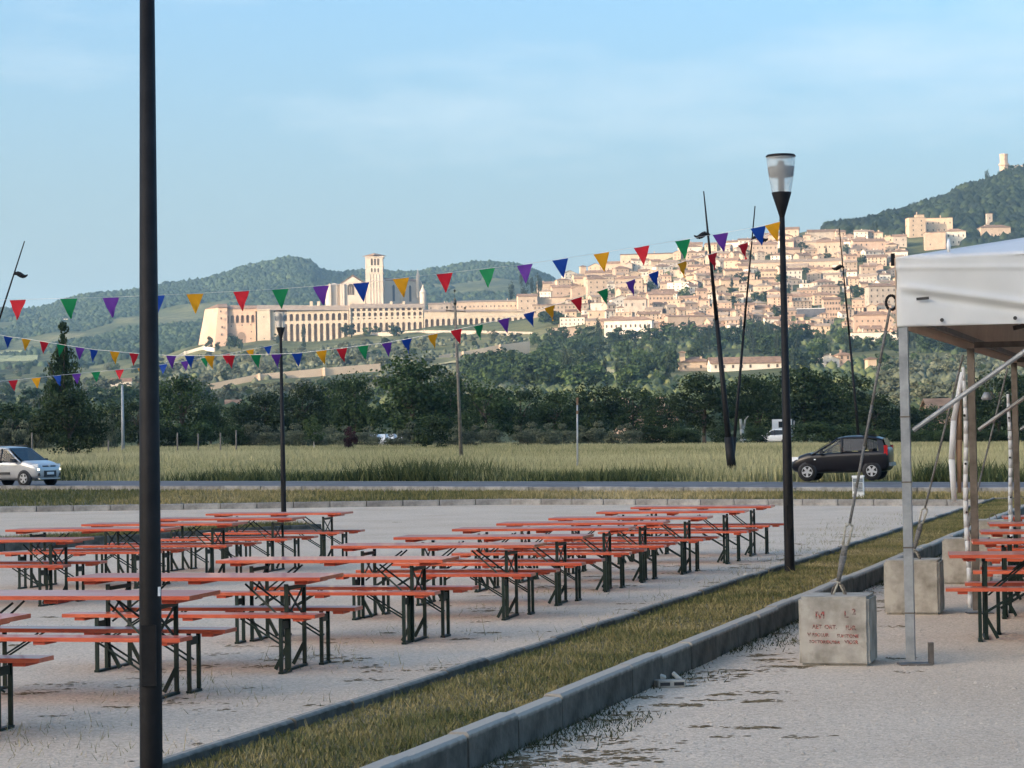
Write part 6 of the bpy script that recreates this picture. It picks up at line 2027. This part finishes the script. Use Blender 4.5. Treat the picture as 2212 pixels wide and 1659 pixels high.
# pale plastic tunnel behind the olives
gh = at_depth(834, 950, 243)
gho = empty('polytunnel', (gh.x, gh.y, hg(gh.x, gh.y)))
tag(gho, 'low white polytunnel showing behind the grey-green olives', 'greenhouse')
MB().prism([(-1.2, 0), (1.2, 0), (1.15, 0.9), (0.7, 1.35), (0, 1.5), (-0.7, 1.35), (-1.15, 0.9)], 'x', -1.7, 1.7).build('cover', M['white_metal'], gho)
for x in (-1.7, -0.85, 0, 0.85, 1.7):
    MB().box((x, 0, 0.77), (0.04, 2.44, 1.53)).build('hoop', M['galv'], gho)

# hillside trees: one mesh each, too small to show a trunk
HILL = {
 'round': [leaf_cloud('tree', 100 + q, 620, 0.060, 26, M['leaf_mid'], 'round') for q in range(4)],
 'dark': [leaf_cloud('tree', 110 + q, 620, 0.060, 26, M['leaf_dark'], 'round') for q in range(3)],
 'cypress': [leaf_cloud('tree', 120 + q, 420, 0.055, 24, M['leaf_cypress'], 'cypress') for q in range(3)],
 'olive': [leaf_cloud('tree', 130 + q, 320, 0.085, 15, M['leaf_olive'], 'low') for q in range(4)],
}
def hill_tree(kind, x, y, h, w, label, group, p=None):
    p = p or hit(x, y)
    if p is None or p.y > 4200: return
    nm = {'round': 'broadleaf_tree', 'dark': 'evergreen_tree', 'cypress': 'cypress_tree', 'olive': 'olive_tree'}[kind]
    o = link(nm, rnd.choice(HILL[kind]))
    o.location = (p.x, p.y, p.z - 0.4)
    o.rotation_euler = (0, 0, rnd.uniform(0, 6.28))
    o.scale = (w, w, h)
    tag(o, label, 'tree', group)
def blocked(x, y):
    if (1452 < x < 1705 and 796 < y < 880) or (1752 < x < 1902 and 788 < y < 860): return True     # keep the farms in sight
    for t in taken:
        if abs(x - t[3]) < t[5] + 2 and t[4] - t[6] - 3 < y - 4 < t[4] + t[6] + 1: return True
    return False
def scatter(n, poly, kinds, hr, label, group):
    xs, ys = [p[0] for p in poly], [p[1] for p in poly]
    made, tries = 0, 0
    while made < n and tries < n * 40:
        tries += 1
        x, y = rnd.uniform(min(xs), max(xs)), rnd.uniform(min(ys), max(ys))
        ins, j = False, len(poly) - 1
        for i in range(len(poly)):
            if (ys[i] > y) != (ys[j] > y) and x < (xs[j] - xs[i]) * (y - ys[i]) / (ys[j] - ys[i]) + xs[i]: ins = not ins
            j = i
        if not ins or blocked(x, y): continue
        k = rnd.choice(kinds)
        h = rnd.uniform(*hr) * (1.35 if k == 'cypress' else 1)
        w = h * (rnd.uniform(0.22, 0.30) if k == 'cypress' else rnd.uniform(0.85, 1.25))
        if k == 'olive': w = h * rnd.uniform(1.1, 1.5)
        kn = {'round': 'green broadleaf tree', 'dark': 'dark evergreen tree', 'cypress': 'slim dark cypress', 'olive': 'silvery olive tree'}[k]
        hill_tree(k, x, y, h, w, f'{kn} {label}', f'{kn}s {group}')
        made += 1
scatter(150, [(1140, 748), (1260, 722), (1420, 722), (1560, 706), (1640, 700), (1700, 722), (1840, 705), (1850, 745), (1930, 750), (1930, 800), (1690, 830), (1480, 850), (1240, 852), (1020, 800), (1090, 770)],
        ['round', 'round', 'dark', 'dark', 'cypress'], (9, 15), 'in the wood below the hill town', 'in the wood below the town')
scatter(60, [(1010, 790), (1130, 770), (1240, 800), (1200, 850), (1010, 840)], ['round', 'round', 'dark'], (9, 14), 'on the slope right of the utility pole', 'right of the utility pole')
scatter(30, [(1600, 718), (1720, 735), (1720, 775), (1600, 760)], ['cypress', 'cypress', 'round'], (10, 15), 'in the cypress group behind the lamp post', 'behind the lamp post')
scatter(120, [(345, 785), (470, 765), (700, 748), (920, 728), (1130, 728), (1130, 760), (930, 790), (830, 795), (440, 830)], ['olive', 'olive', 'olive', 'dark'], (4.5, 7.5), 'on the slope under the convent', 'under the convent')
scatter(120, [(340, 870), (480, 856), (860, 824), (1000, 812), (1000, 860), (340, 900)], ['olive', 'olive', 'olive', 'round'], (4.5, 7.5), 'below the long terrace wall', 'below the terrace wall')
scatter(110, [(1900, 775), (2130, 765), (2130, 900), (1900, 900)], ['olive', 'olive', 'olive', 'olive', 'round'], (4.5, 7.0), 'on the grove behind the marquee post', 'behind the marquee post')
scatter(40, [(1930, 735), (2120, 730), (2120, 765), (1930, 770)], ['dark', 'round', 'cypress'], (9, 14), 'along the top of the grove behind the marquee', 'above the grove behind the marquee')
scatter(45, [(1300, 560), (1900, 500), (1935, 690), (1300, 690)], ['dark', 'round', 'cypress', 'dark'], (7, 12), 'between the houses of the hill town', 'between the houses')
scatter(26, [(580, 722), (760, 715), (915, 718), (915, 726), (760, 735), (600, 748)], ['dark', 'cypress', 'round'], (9, 15), 'against the foot of the convent arcades', 'at the foot of the convent')
scatter(90, [(-30, 800), (330, 790), (430, 800), (430, 890), (-30, 890)], ['round', 'dark', 'olive'], (7, 12), 'on the low ground left of the convent', 'on the low ground at the left')
for x, y, h in ((1107, 648, 22), (1128, 650, 34), (1138, 650, 32), (1150, 650, 28), (1162, 648, 30), (1168, 646, 26)):
    p = at_depth(x, y, 2440)
    hill_tree('cypress', x, y, h, h * (0.5 if x == 1107 else 0.24), 'tall dark cypress in the row on the skyline where the town begins', 'cypress row on the skyline', p)
for x, y, h in ((1185, 705, 15), (1197, 703, 13), (1212, 702, 12)):
    hill_tree('round' if h < 13 else 'dark', x, y, h, h * 1.5, 'rounded umbrella pine before the long arched terrace', 'pines before the arched terrace')
for x, y, h in ((452, 757, 15), (505, 757, 26), (497, 757, 20), (470, 760, 10), (520, 757, 12)):
    hill_tree('dark', x, y, h * (0.6 if h > 18 else 1), h * 0.55, 'dark tree standing against the foot of the bastion', 'trees at the foot of the bastion')
# crest of the castle hill
for x, y, h in ((1984, 430, 16), (1995, 424, 13), (2006, 422, 14), (2030, 408, 14), (2052, 400, 13), (2083, 396, 12), (2102, 388, 18), (2120, 382, 14), (2143, 376, 24), (1800, 500, 15), (1830, 486, 14), (1850, 480, 13), (1877, 474, 12), (1900, 470, 14), (1925, 464, 13), (1945, 458, 13), (1965, 448, 15), (2175, 370, 12), (2195, 372, 14)):
    dd_ = 2975 if x > 1975 else 2640
    xx_ = (x - CX) / F * dd_
    p = Vector((xx_, dd_, hg(xx_, dd_)))
    hill_tree('cypress' if h in (18, 24) else 'dark', x, y, h, h * (0.4 if h in (18, 24) else 1.1), 'dark tree on the crest of the castle hill', 'trees on the crest of the castle hill', p)

# woods that read as one mass: canopy lumps over the far hills and the castle hill
def canopy(name, P, size, seed):
    g = np.random.default_rng(seed)
    n = len(P)
    u = np.array([(0, 0, 1), (0.89, 0, 0.35), (0.28, 0.85, 0.35), (-0.72, 0.53, 0.35), (-0.72, -0.53, 0.35), (0.28, -0.85, 0.35),
                  (0.95, 0.3, -0.5), (0.0, 1.0, -0.5), (-0.95, 0.3, -0.5), (-0.6, -0.8, -0.5), (0.6, -0.8, -0.5)])
    f = [(0, 1, 2), (0, 2, 3), (0, 3, 4), (0, 4, 5), (0, 5, 1), (1, 6, 2), (2, 6, 7), (2, 7, 3), (3, 7, 8), (3, 8, 4), (4, 8, 9), (4, 9, 5), (5, 9, 10), (5, 10, 1), (1, 10, 6)]
    sc = size * g.uniform(0.55, 1.35, n)
    a = g.uniform(0, 6.28, n)
    ca, sa = np.cos(a), np.sin(a)
    jit = g.uniform(0.75, 1.25, (n, len(u), 1))
    U = u[None] * jit
    X = (U[:, :, 0] * ca[:, None] - U[:, :, 1] * sa[:, None]) * sc[:, None]
    Yy = (U[:, :, 0] * sa[:, None] + U[:, :, 1] * ca[:, None]) * sc[:, None]
    Z = U[:, :, 2] * sc[:, None] * g.uniform(0.8, 1.25, n)[:, None]
    V = np.stack([X, Yy, Z], 2) + P[:, None, :]
    Fc = (np.array(f)[None] + (np.arange(n) * len(u))[:, None, None]).reshape(-1, 3)
    return np_mesh(name, V.reshape(-1, 3), Fc, tint=np.repeat(g.uniform(0, 1, n) ** 1.2, len(u)), smooth=True)
g = np.random.default_rng(5)
# far hills
n = 84000
D = g.uniform(2700, 5600, n)
tx = g.uniform(-0.37, 0.05, n)
X, Y = tx * D, D
clear = np.sin(X * 0.0061 + 2) * np.sin(Y * 0.0043 + 1) + 0.5 * np.sin(X * 0.013 - Y * 0.004) + 0.35 * np.sin(Y * 0.017)
colx = CX + F * tx
keepm = (clear < 0.42 + 0.5 * (D > 4500)) & ((colx < 1200)) & ~((D < 3300) & (colx < 130) & (D > 2750))
X, Y = X[keepm], Y[keepm]
Z = hgt(X, Y)
tag(link('distant_forest', canopy('distant_forest', np.stack([X, Y, Z + 0.6], 1), 5.2, 6), M['forest']), 'blue-green forest covering the far hills behind the convent', 'forest', kind='stuff')
# castle hill
n = 12000
D = g.uniform(2250, 3120, n)
cx_ = g.uniform(1790, 2330, n)
X = (cx_ - CX) / F * D
Z = hgt(X, D)
row_ = 947 - math.tan(ROLL) * (cx_ - CX) - (Z - CAMZ) / D * F
lim = np.interp(cx_, [1790, 1900, 1960, 2090, 2212, 2400], [506, 498, 512, 535, 560, 560])
kk_ = (row_ < lim) & (g.uniform(0, 1, n) < 0.9)
for t in taken:
    kk_ &= ~((np.abs(cx_ - t[3]) < t[5] + 3) & (row_ > t[4] - t[6] - 2) & (row_ < t[4] + t[6] + 6))
tag(link('hill_wood', canopy('hill_wood', np.stack([X[kk_], D[kk_], Z[kk_] + 1.5], 1), 5.6, 7), M['hill_forest']), 'dark wood clothing the castle hill', 'wood', kind='stuff')
# slope between plain and town: undergrowth and further trees
n = 12000
D = g.uniform(380, 1900, n)
cx_ = g.uniform(-500, 2600, n)
X = (cx_ - CX) / F * D
Z = hgt(X, D)
dens = np.sin(X * 0.021 + 1) * np.sin(D * 0.013) + 0.6 * np.sin(X * 0.05 + D * 0.03)
wood = (cx_ > 1020) & (cx_ < 1900)
kk_ = np.where(wood, dens > -0.55, dens > 0.45) & (D > 420)
kk_ &= ~((D > 1150) & (cx_ > 430) & (cx_ < 1000) & (dens < 0.9))
row_ = 947 - math.tan(ROLL) * (cx_ - CX) - (Z - CAMZ) / D * F
wr_ = np.interp(cx_, [440, 822, 823, 925, 926, 1150], [842, 800, 760, 760, 786, 748])
kk_ &= ~((row_ > wr_ - 3) & (row_ < wr_ + 12) & (cx_ > 436) & (cx_ < 1150) & (D > 900))
kk_ &= ~((cx_ > 1452) & (cx_ < 1705) & (row_ > 796) & (row_ < 822))
V_ = np.stack([X[kk_], D[kk_], Z[kk_] + 0.8], 1)
sz_ = 2.6
tag(link('hillside_scrub', canopy('hillside_scrub', V_, sz_, 8), M['scrub']), 'scrub and small trees scattered over the lower slopes', 'scrub', kind='stuff')

# olive groves on the slopes, beyond the trees built one by one
n = 5200
D = g.uniform(950, 2250, n)
cx_ = g.uniform(330, 1150, n)
right_ = g.uniform(0, 1, n) < 0.3
cx_ = np.where(right_, g.uniform(1890, 2260, n), cx_)
D = np.where(right_, g.uniform(520, 1500, n), D)
X = (cx_ - CX) / F * D
Z = hgt(X, D)
row_ = 947 - math.tan(ROLL) * (cx_ - CX) - (Z - CAMZ) / D * F
den = np.sin(X * 0.045 + 1) * np.sin(D * 0.035) + 0.7 * np.sin(D * 0.09)
kk_ = (den > -0.35) & (row_ > np.where(right_, 770, np.interp(cx_, [330, 440, 700, 920, 1150], [790, 768, 752, 732, 732])))
wr_ = np.interp(cx_, [440, 822, 823, 925, 926, 1150], [842, 800, 760, 760, 786, 748])
kk_ &= right_ | ~((row_ > wr_ - 3) & (row_ < wr_ + 13) & (cx_ > 436))
tag(link('olive_grove', canopy('olive_grove', np.stack([X[kk_], D[kk_], Z[kk_] + 0.9], 1), 2.1, 9), M['leaf_olive']), 'silvery olive groves on the slopes below the convent and behind the marquee', 'olive grove', kind='stuff')

# ------------------------------------------------------------------ grass
def blades(name, P, h, w, lean, tint, mat, seed, label=None, cat='grass'):
    g = np.random.default_rng(seed)
    n = len(P)
    a = g.uniform(0, 2 * math.pi, n)
    dx, dy = np.cos(a), np.sin(a)
    la = g.uniform(0, 2 * math.pi, n)
    ln = lean * h * g.uniform(0.2, 1.0, n)
    v0 = P + np.stack([dx * w, dy * w, np.zeros(n)], 1)
    v1 = P - np.stack([dx * w, dy * w, np.zeros(n)], 1)
    tip = P + np.stack([np.cos(la) * ln, np.sin(la) * ln, h], 1)
    V = np.stack([v0, v1, tip], 1).reshape(-1, 3)
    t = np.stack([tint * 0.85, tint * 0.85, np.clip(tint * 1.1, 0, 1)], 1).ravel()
    me = np_mesh(name, V, np.arange(3 * n).reshape(-1, 3), tint=t)
    return tag(link(name, me, mat), label, cat if label else None, kind='stuff')
def gzv(x): return SLOPE * 60 * np.tanh(x / 60)
# planted strip
g = np.random.default_rng(21)
n = 120000
Yv = 7 + (SY1 - 7) * g.uniform(0, 1, n) ** 1.9
ca_, cb_ = along(kl1, 0), along(kr1, 0)
ua = g.uniform(0.045, 0.955, n)
Xv = (ca_.x + (cb_.x - ca_.x) * ua) + SD.x / SD.y * Yv
patch = 0.5 + 0.5 * np.sin(Xv * 1.7 + 3 * np.sin(Yv * 0.6)) * np.sin(Yv * 0.9 + 1.2)
hh = g.uniform(0.012, 0.045, n) * (0.5 + 0.8 * patch) * (1 + 1.4 * (g.uniform(0, 1, n) > 0.975))
tt = np.clip(0.24 + 0.36 * (1 - patch) + g.normal(0, 0.16, n), 0, 1)
tt = np.where(ua < 0.14, tt * 0.55, tt)
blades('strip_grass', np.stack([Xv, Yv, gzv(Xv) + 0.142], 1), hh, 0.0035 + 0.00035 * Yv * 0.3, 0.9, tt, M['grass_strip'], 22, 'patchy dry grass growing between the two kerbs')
# island and verge
n = 60000
s_ = g.uniform(0, 1, n)
w_ = g.uniform(0.06, 0.94, n)
Lx = (i2 - j1).length
Pi = np.array([j1.x, j1.y])[None] + np.outer(s_ * Lx, [ID.x, ID.y]) + np.outer(w_ * 1.3, [IN.x, IN.y])
n1 = 26000
Pi = Pi[:n1]
blades('island_grass', np.stack([Pi[:, 0], Pi[:, 1], gzv(Pi[:, 0]) + 0.112], 1), g.uniform(0.05, 0.16, n1), 0.008, 0.8, np.clip(g.normal(0.25, 0.15, n1), 0, 1), M['grass_strip'], 23, 'green grass on the far island')
n = 95000
Xv = g.uniform(-45, 32, n)
ey = np.interp(Xv, [p.x for p in EDGE], [p.y for p in EDGE]) + 0.2
ry = pR1.y + (Xv - pR1.x) * dN.y / dN.x - 0.25
Yv = ey + (ry - ey) * g.uniform(0, 1, n)
kk_ = ry > ey + 0.2
Xv, Yv = Xv[kk_], Yv[kk_]
n = len(Xv)
br = np.clip(0.5 + 0.25 * np.sin(Xv * 0.5) + 0.012 * Xv + g.normal(0, 0.16, n), 0, 1)
br = np.where(Xv < -12, br * 0.6, br)
blades('verge_grass', np.stack([Xv, Yv, gzv(Xv) + 0.152], 1), g.uniform(0.04, 0.15, n), 0.014, 0.7, br, M['grass_strip'], 24, 'brownish mown grass between the gravel and the road')
# field of tall grass beyond the road
n = 420000
D = 84 + 190 * g.uniform(0, 1, n) ** 1.35
tx = g.uniform(-0.31, 0.31, n)
X = tx * D
q = (X - pR3.x) * ROADN.x + (D - pR3.y) * ROADN.y
kk_ = q > 0.25
D, X, q = D[kk_], X[kk_], q[kk_]
n = len(D)
Z = hgt(X, D)
pt_ = 0.5 + 0.5 * np.sin(X * 0.10 + 1.5 * np.sin(D * 0.05)) * np.sin(D * 0.07 + X * 0.02)
edge = np.exp(-(q / 4.5) ** 2) * (0.55 + 0.45 * np.sin(X * 0.35 + 2 * np.sin(X * 0.11)))
hh = g.uniform(0.38, 0.66, n) * (0.7 + 0.5 * pt_) * (1 - 0.35 * edge)
hh = hh * np.clip((q - 0.1) / 1.2, 0.25, 1)
tt = np.clip(0.76 + 0.22 * (pt_ - 0.5) + g.normal(0, 0.13, n) - 0.72 * edge - 0.12 * (q > 60), 0, 1)
incar = (np.abs((X - c2_.x) * fx.x + (D - c2_.y) * fx.y) < 1.9) & (np.abs(-(X - c2_.x) * fx.y + (D - c2_.y) * fx.x) < 0.9)
hh = np.where(incar, 0.12, hh)
lane = (np.abs(-(X - c2_.x) * fx.y + (D - c2_.y) * fx.x) < 1.2) & (X > c2_.x - 3)
hh = np.where(lane, hh * 0.35, hh)
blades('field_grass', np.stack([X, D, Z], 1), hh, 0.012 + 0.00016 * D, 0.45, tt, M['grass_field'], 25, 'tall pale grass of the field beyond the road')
# weedy dark green growth along the far road edge
n = 52000
sl = g.uniform(-70, 70, n)
qd = 0.2 + 5.0 * g.uniform(0, 1, n) ** 1.4
X = pR3.x + ROADDIR.x * (sl + 22) + ROADN.x * qd
Yv = pR3.y + ROADDIR.y * (sl + 22) + ROADN.y * qd
cl = np.sin(sl * 0.55) + np.sin(sl * 0.21 + 1) + g.normal(0, 0.5, n)
kk_ = (cl > -0.1) & ~((np.abs((X - c2_.x) * fx.x + (Yv - c2_.y) * fx.y) < 2.4))
X, Yv, cl = X[kk_], Yv[kk_], cl[kk_]
n = len(X)
blades('roadside_weeds', np.stack([X, Yv, hgt(X, Yv)], 1), g.uniform(0.25, 0.95, n) * np.clip(0.5 + 0.35 * cl, 0.35, 1.25), 0.03, 0.8, np.clip(g.normal(0.17, 0.12, n), 0, 1), M['grass_field'], 26, 'dark green weeds along the far edge of the road')
# weeds and dry stalks pushing through the gravel beside the kerbs
def strip_pts(n, p, lo, hi, y0, y1, seed, power=1.6):
    g = np.random.default_rng(seed)
    Y = y0 + (y1 - y0) * g.uniform(0, 1, n) ** power
    o = lo + (hi - lo) * g.uniform(0, 1, n) ** 1.7
    c = along(p, 0)
    X = c.x + SD.x / SD.y * Y + SN.x * o
    return X, Y + SN.y * o, g
X, Yv, g2 = strip_pts(16000, kl1, -0.05, -2.6, 8, 55, 31)
cl = np.sin(X * 1.9 + Yv * 0.7) * np.sin(Yv * 1.1) + g2.normal(0, 0.4, len(X))
X, Yv = X[cl > 0.35], Yv[cl > 0.35]
n = len(X)
blades('gravel_weeds', np.stack([X, Yv, gzv(X)], 1), g2.uniform(0.02, 0.15, n) ** 1.0 * np.where(g2.uniform(0, 1, n) > 0.97, 1.9, 0.55), 0.003, 1.0, g2.uniform(0.1, 1, n), M['grass_strip'], 32, 'thin weeds and dry stalks growing through the gravel by the kerb')
X, Yv, g2 = strip_pts(12000, kr1, 0.075, 0.55, 8, 40, 33)
off = (X - along(kr1, 0).x - SD.x / SD.y * Yv)
cl = np.sin(Yv * 2.1) + np.sin(Yv * 0.8 + 2) + g2.normal(0, 0.6, len(X)) + 1.6 * np.exp(-(off / 0.25) ** 2)
X, Yv = X[cl > 0.9], Yv[cl > 0.9]
n = len(X)
blades('kerb_weeds', np.stack([X, Yv, gzv(X)], 1), g2.uniform(0.008, 0.05, n), 0.005, 1.3, g2.uniform(0, 0.8, n), M['weed'], 34, 'dark weeds and debris along the foot of the tall kerb')
# flat crumbs of dead grass and earth on the gravel
def crumbs(name, C_, size, seed, label):
    g = np.random.default_rng(seed)
    V, Fc = [], []
    for (x, y, s) in C_:
        m_ = g.integers(5, 26)
        for _ in range(m_):
            px, py = x + g.normal(0, s), y + g.normal(0, s * 0.6)
            r_ = g.uniform(0.008, 0.026)
            a0 = g.uniform(0, 6.28)
            z = float(SLOPE * 60 * math.tanh(px / 60))
            b_ = len(V)
            for q_ in range(5):
                a_ = a0 + q_ * 1.2566
                rr = r_ * g.uniform(0.6, 1.4)
                V.append((px + rr * math.cos(a_) * 1.5, py + rr * math.sin(a_), z + 0.002))
            V.append((px, py, z + r_ * g.uniform(0.12, 0.4)))
            Fc += [(b_ + q_, b_ + (q_ + 1) % 5, b_ + 5) for q_ in range(5)]
    return tag(link(name, np_mesh(name, np.array(V), np.array(Fc)), M['litter']), label, 'debris', kind='stuff')
cr_ = []
for _ in range(120):
    yv = rnd.uniform(9, 45)
    o_ = -rnd.uniform(0.15, 3.5)
    c_ = along(kl1, yv)
    cr_.append((c_.x + SN.x * o_, c_.y + SN.y * o_, rnd.uniform(0.03, 0.16)))
for _ in range(120):
    yv = rnd.uniform(8, 34)
    o_ = abs(rnd.gauss(0, 0.55)) + 0.1
    c_ = along(kr1, yv)
    cr_.append((c_.x + SN.x * o_, c_.y + SN.y * o_, rnd.uniform(0.03, 0.15)))
for x, y, s in ((1605, 1571, 0.12), (1290, 1625, 0.15), (1210, 1640, 0.2), (1400, 1640, 0.12), (1640, 1515, 0.06), (1560, 1500, 0.06), (1500, 1525, 0.05), (1690, 1440, 0.1), (1650, 1425, 0.12), (1150, 1652, 0.15)):
    for _ in range(4):
        p = on_ground(x, y)
        cr_.append((p.x + rnd.gauss(0, s * .6), p.y + rnd.gauss(0, s * .6), s * 0.6))
for _ in range(60):
    p = on_ground(rnd.uniform(0, 2000), rnd.uniform(1110, 1500))
    cr_.append((p.x, p.y, 0.07))
crumbs('ground_litter', cr_, 0.02, 41, 'scattered dark crumbs of dead grass and earth on the gravel')
# loose stones on the gravel
g = np.random.default_rng(51)
n = 18000
Yv = 8.5 + 22 * g.uniform(0, 1, n) ** 2.0
Xv = Yv * g.uniform(-0.235, 0.235, n)
ol = (Xv - along(kl1, 0).x - SD.x / SD.y * Yv)
orr = (Xv - along(kr1, 0).x - SD.x / SD.y * Yv)
kk_ = (ol < -0.1) | (orr > 0.1)
Xv, Yv = Xv[kk_], Yv[kk_]
n = len(Xv)
u = np.array([(1, 0, 0.1), (0, 1, 0.1), (-1, 0, 0.1), (0, -1, 0.1), (0, 0, 0.8)], float)
sc_ = g.uniform(0.005, 0.015, n) * (1 + 0.9 * (g.uniform(0, 1, n) > 0.97))
a = g.uniform(0, 6.28, n)
U = u[None] * g.uniform(0.6, 1.3, (n, 5, 1)) * sc_[:, None, None]
Vx = U[:, :, 0] * np.cos(a)[:, None] - U[:, :, 1] * np.sin(a)[:, None]
Vy = U[:, :, 0] * np.sin(a)[:, None] + U[:, :, 1] * np.cos(a)[:, None]
V = np.stack([Vx + Xv[:, None], Vy + Yv[:, None], U[:, :, 2] + gzv(Xv)[:, None]], 2).reshape(-1, 3)
Fc = (np.array([(0, 1, 4), (1, 2, 4), (2, 3, 4), (3, 0, 4)])[None] + (np.arange(n) * 5)[:, None, None]).reshape(-1, 3)
tag(link('loose_gravel', np_mesh('loose_gravel', V, Fc), M['pebble']), 'loose pale stones lying on the car park', 'gravel', kind='stuff')

# ------------------------------------------------------------------ air
hz = MB()
hz.b2(-14000, 14000, -14000, 14000, -45, 640)
ho = hz.build('haze', None)
hm_ = bpy.data.materials.new('haze')
hm_.use_nodes = True
N, L = hm_.node_tree.nodes, hm_.node_tree.links
N.clear()
out, vol = N.new('ShaderNodeOutputMaterial'), N.new('ShaderNodeVolumePrincipled')
vol.inputs['Color'].default_value = (0.45, 0.75, 1.0, 1)
vol.inputs['Density'].default_value = 0.000075
vol.inputs['Anisotropy'].default_value = 0.2
L.new(vol.outputs[0], out.inputs['Volume'])
ho.data.materials.append(hm_)
tag(ho, kind='stuff')
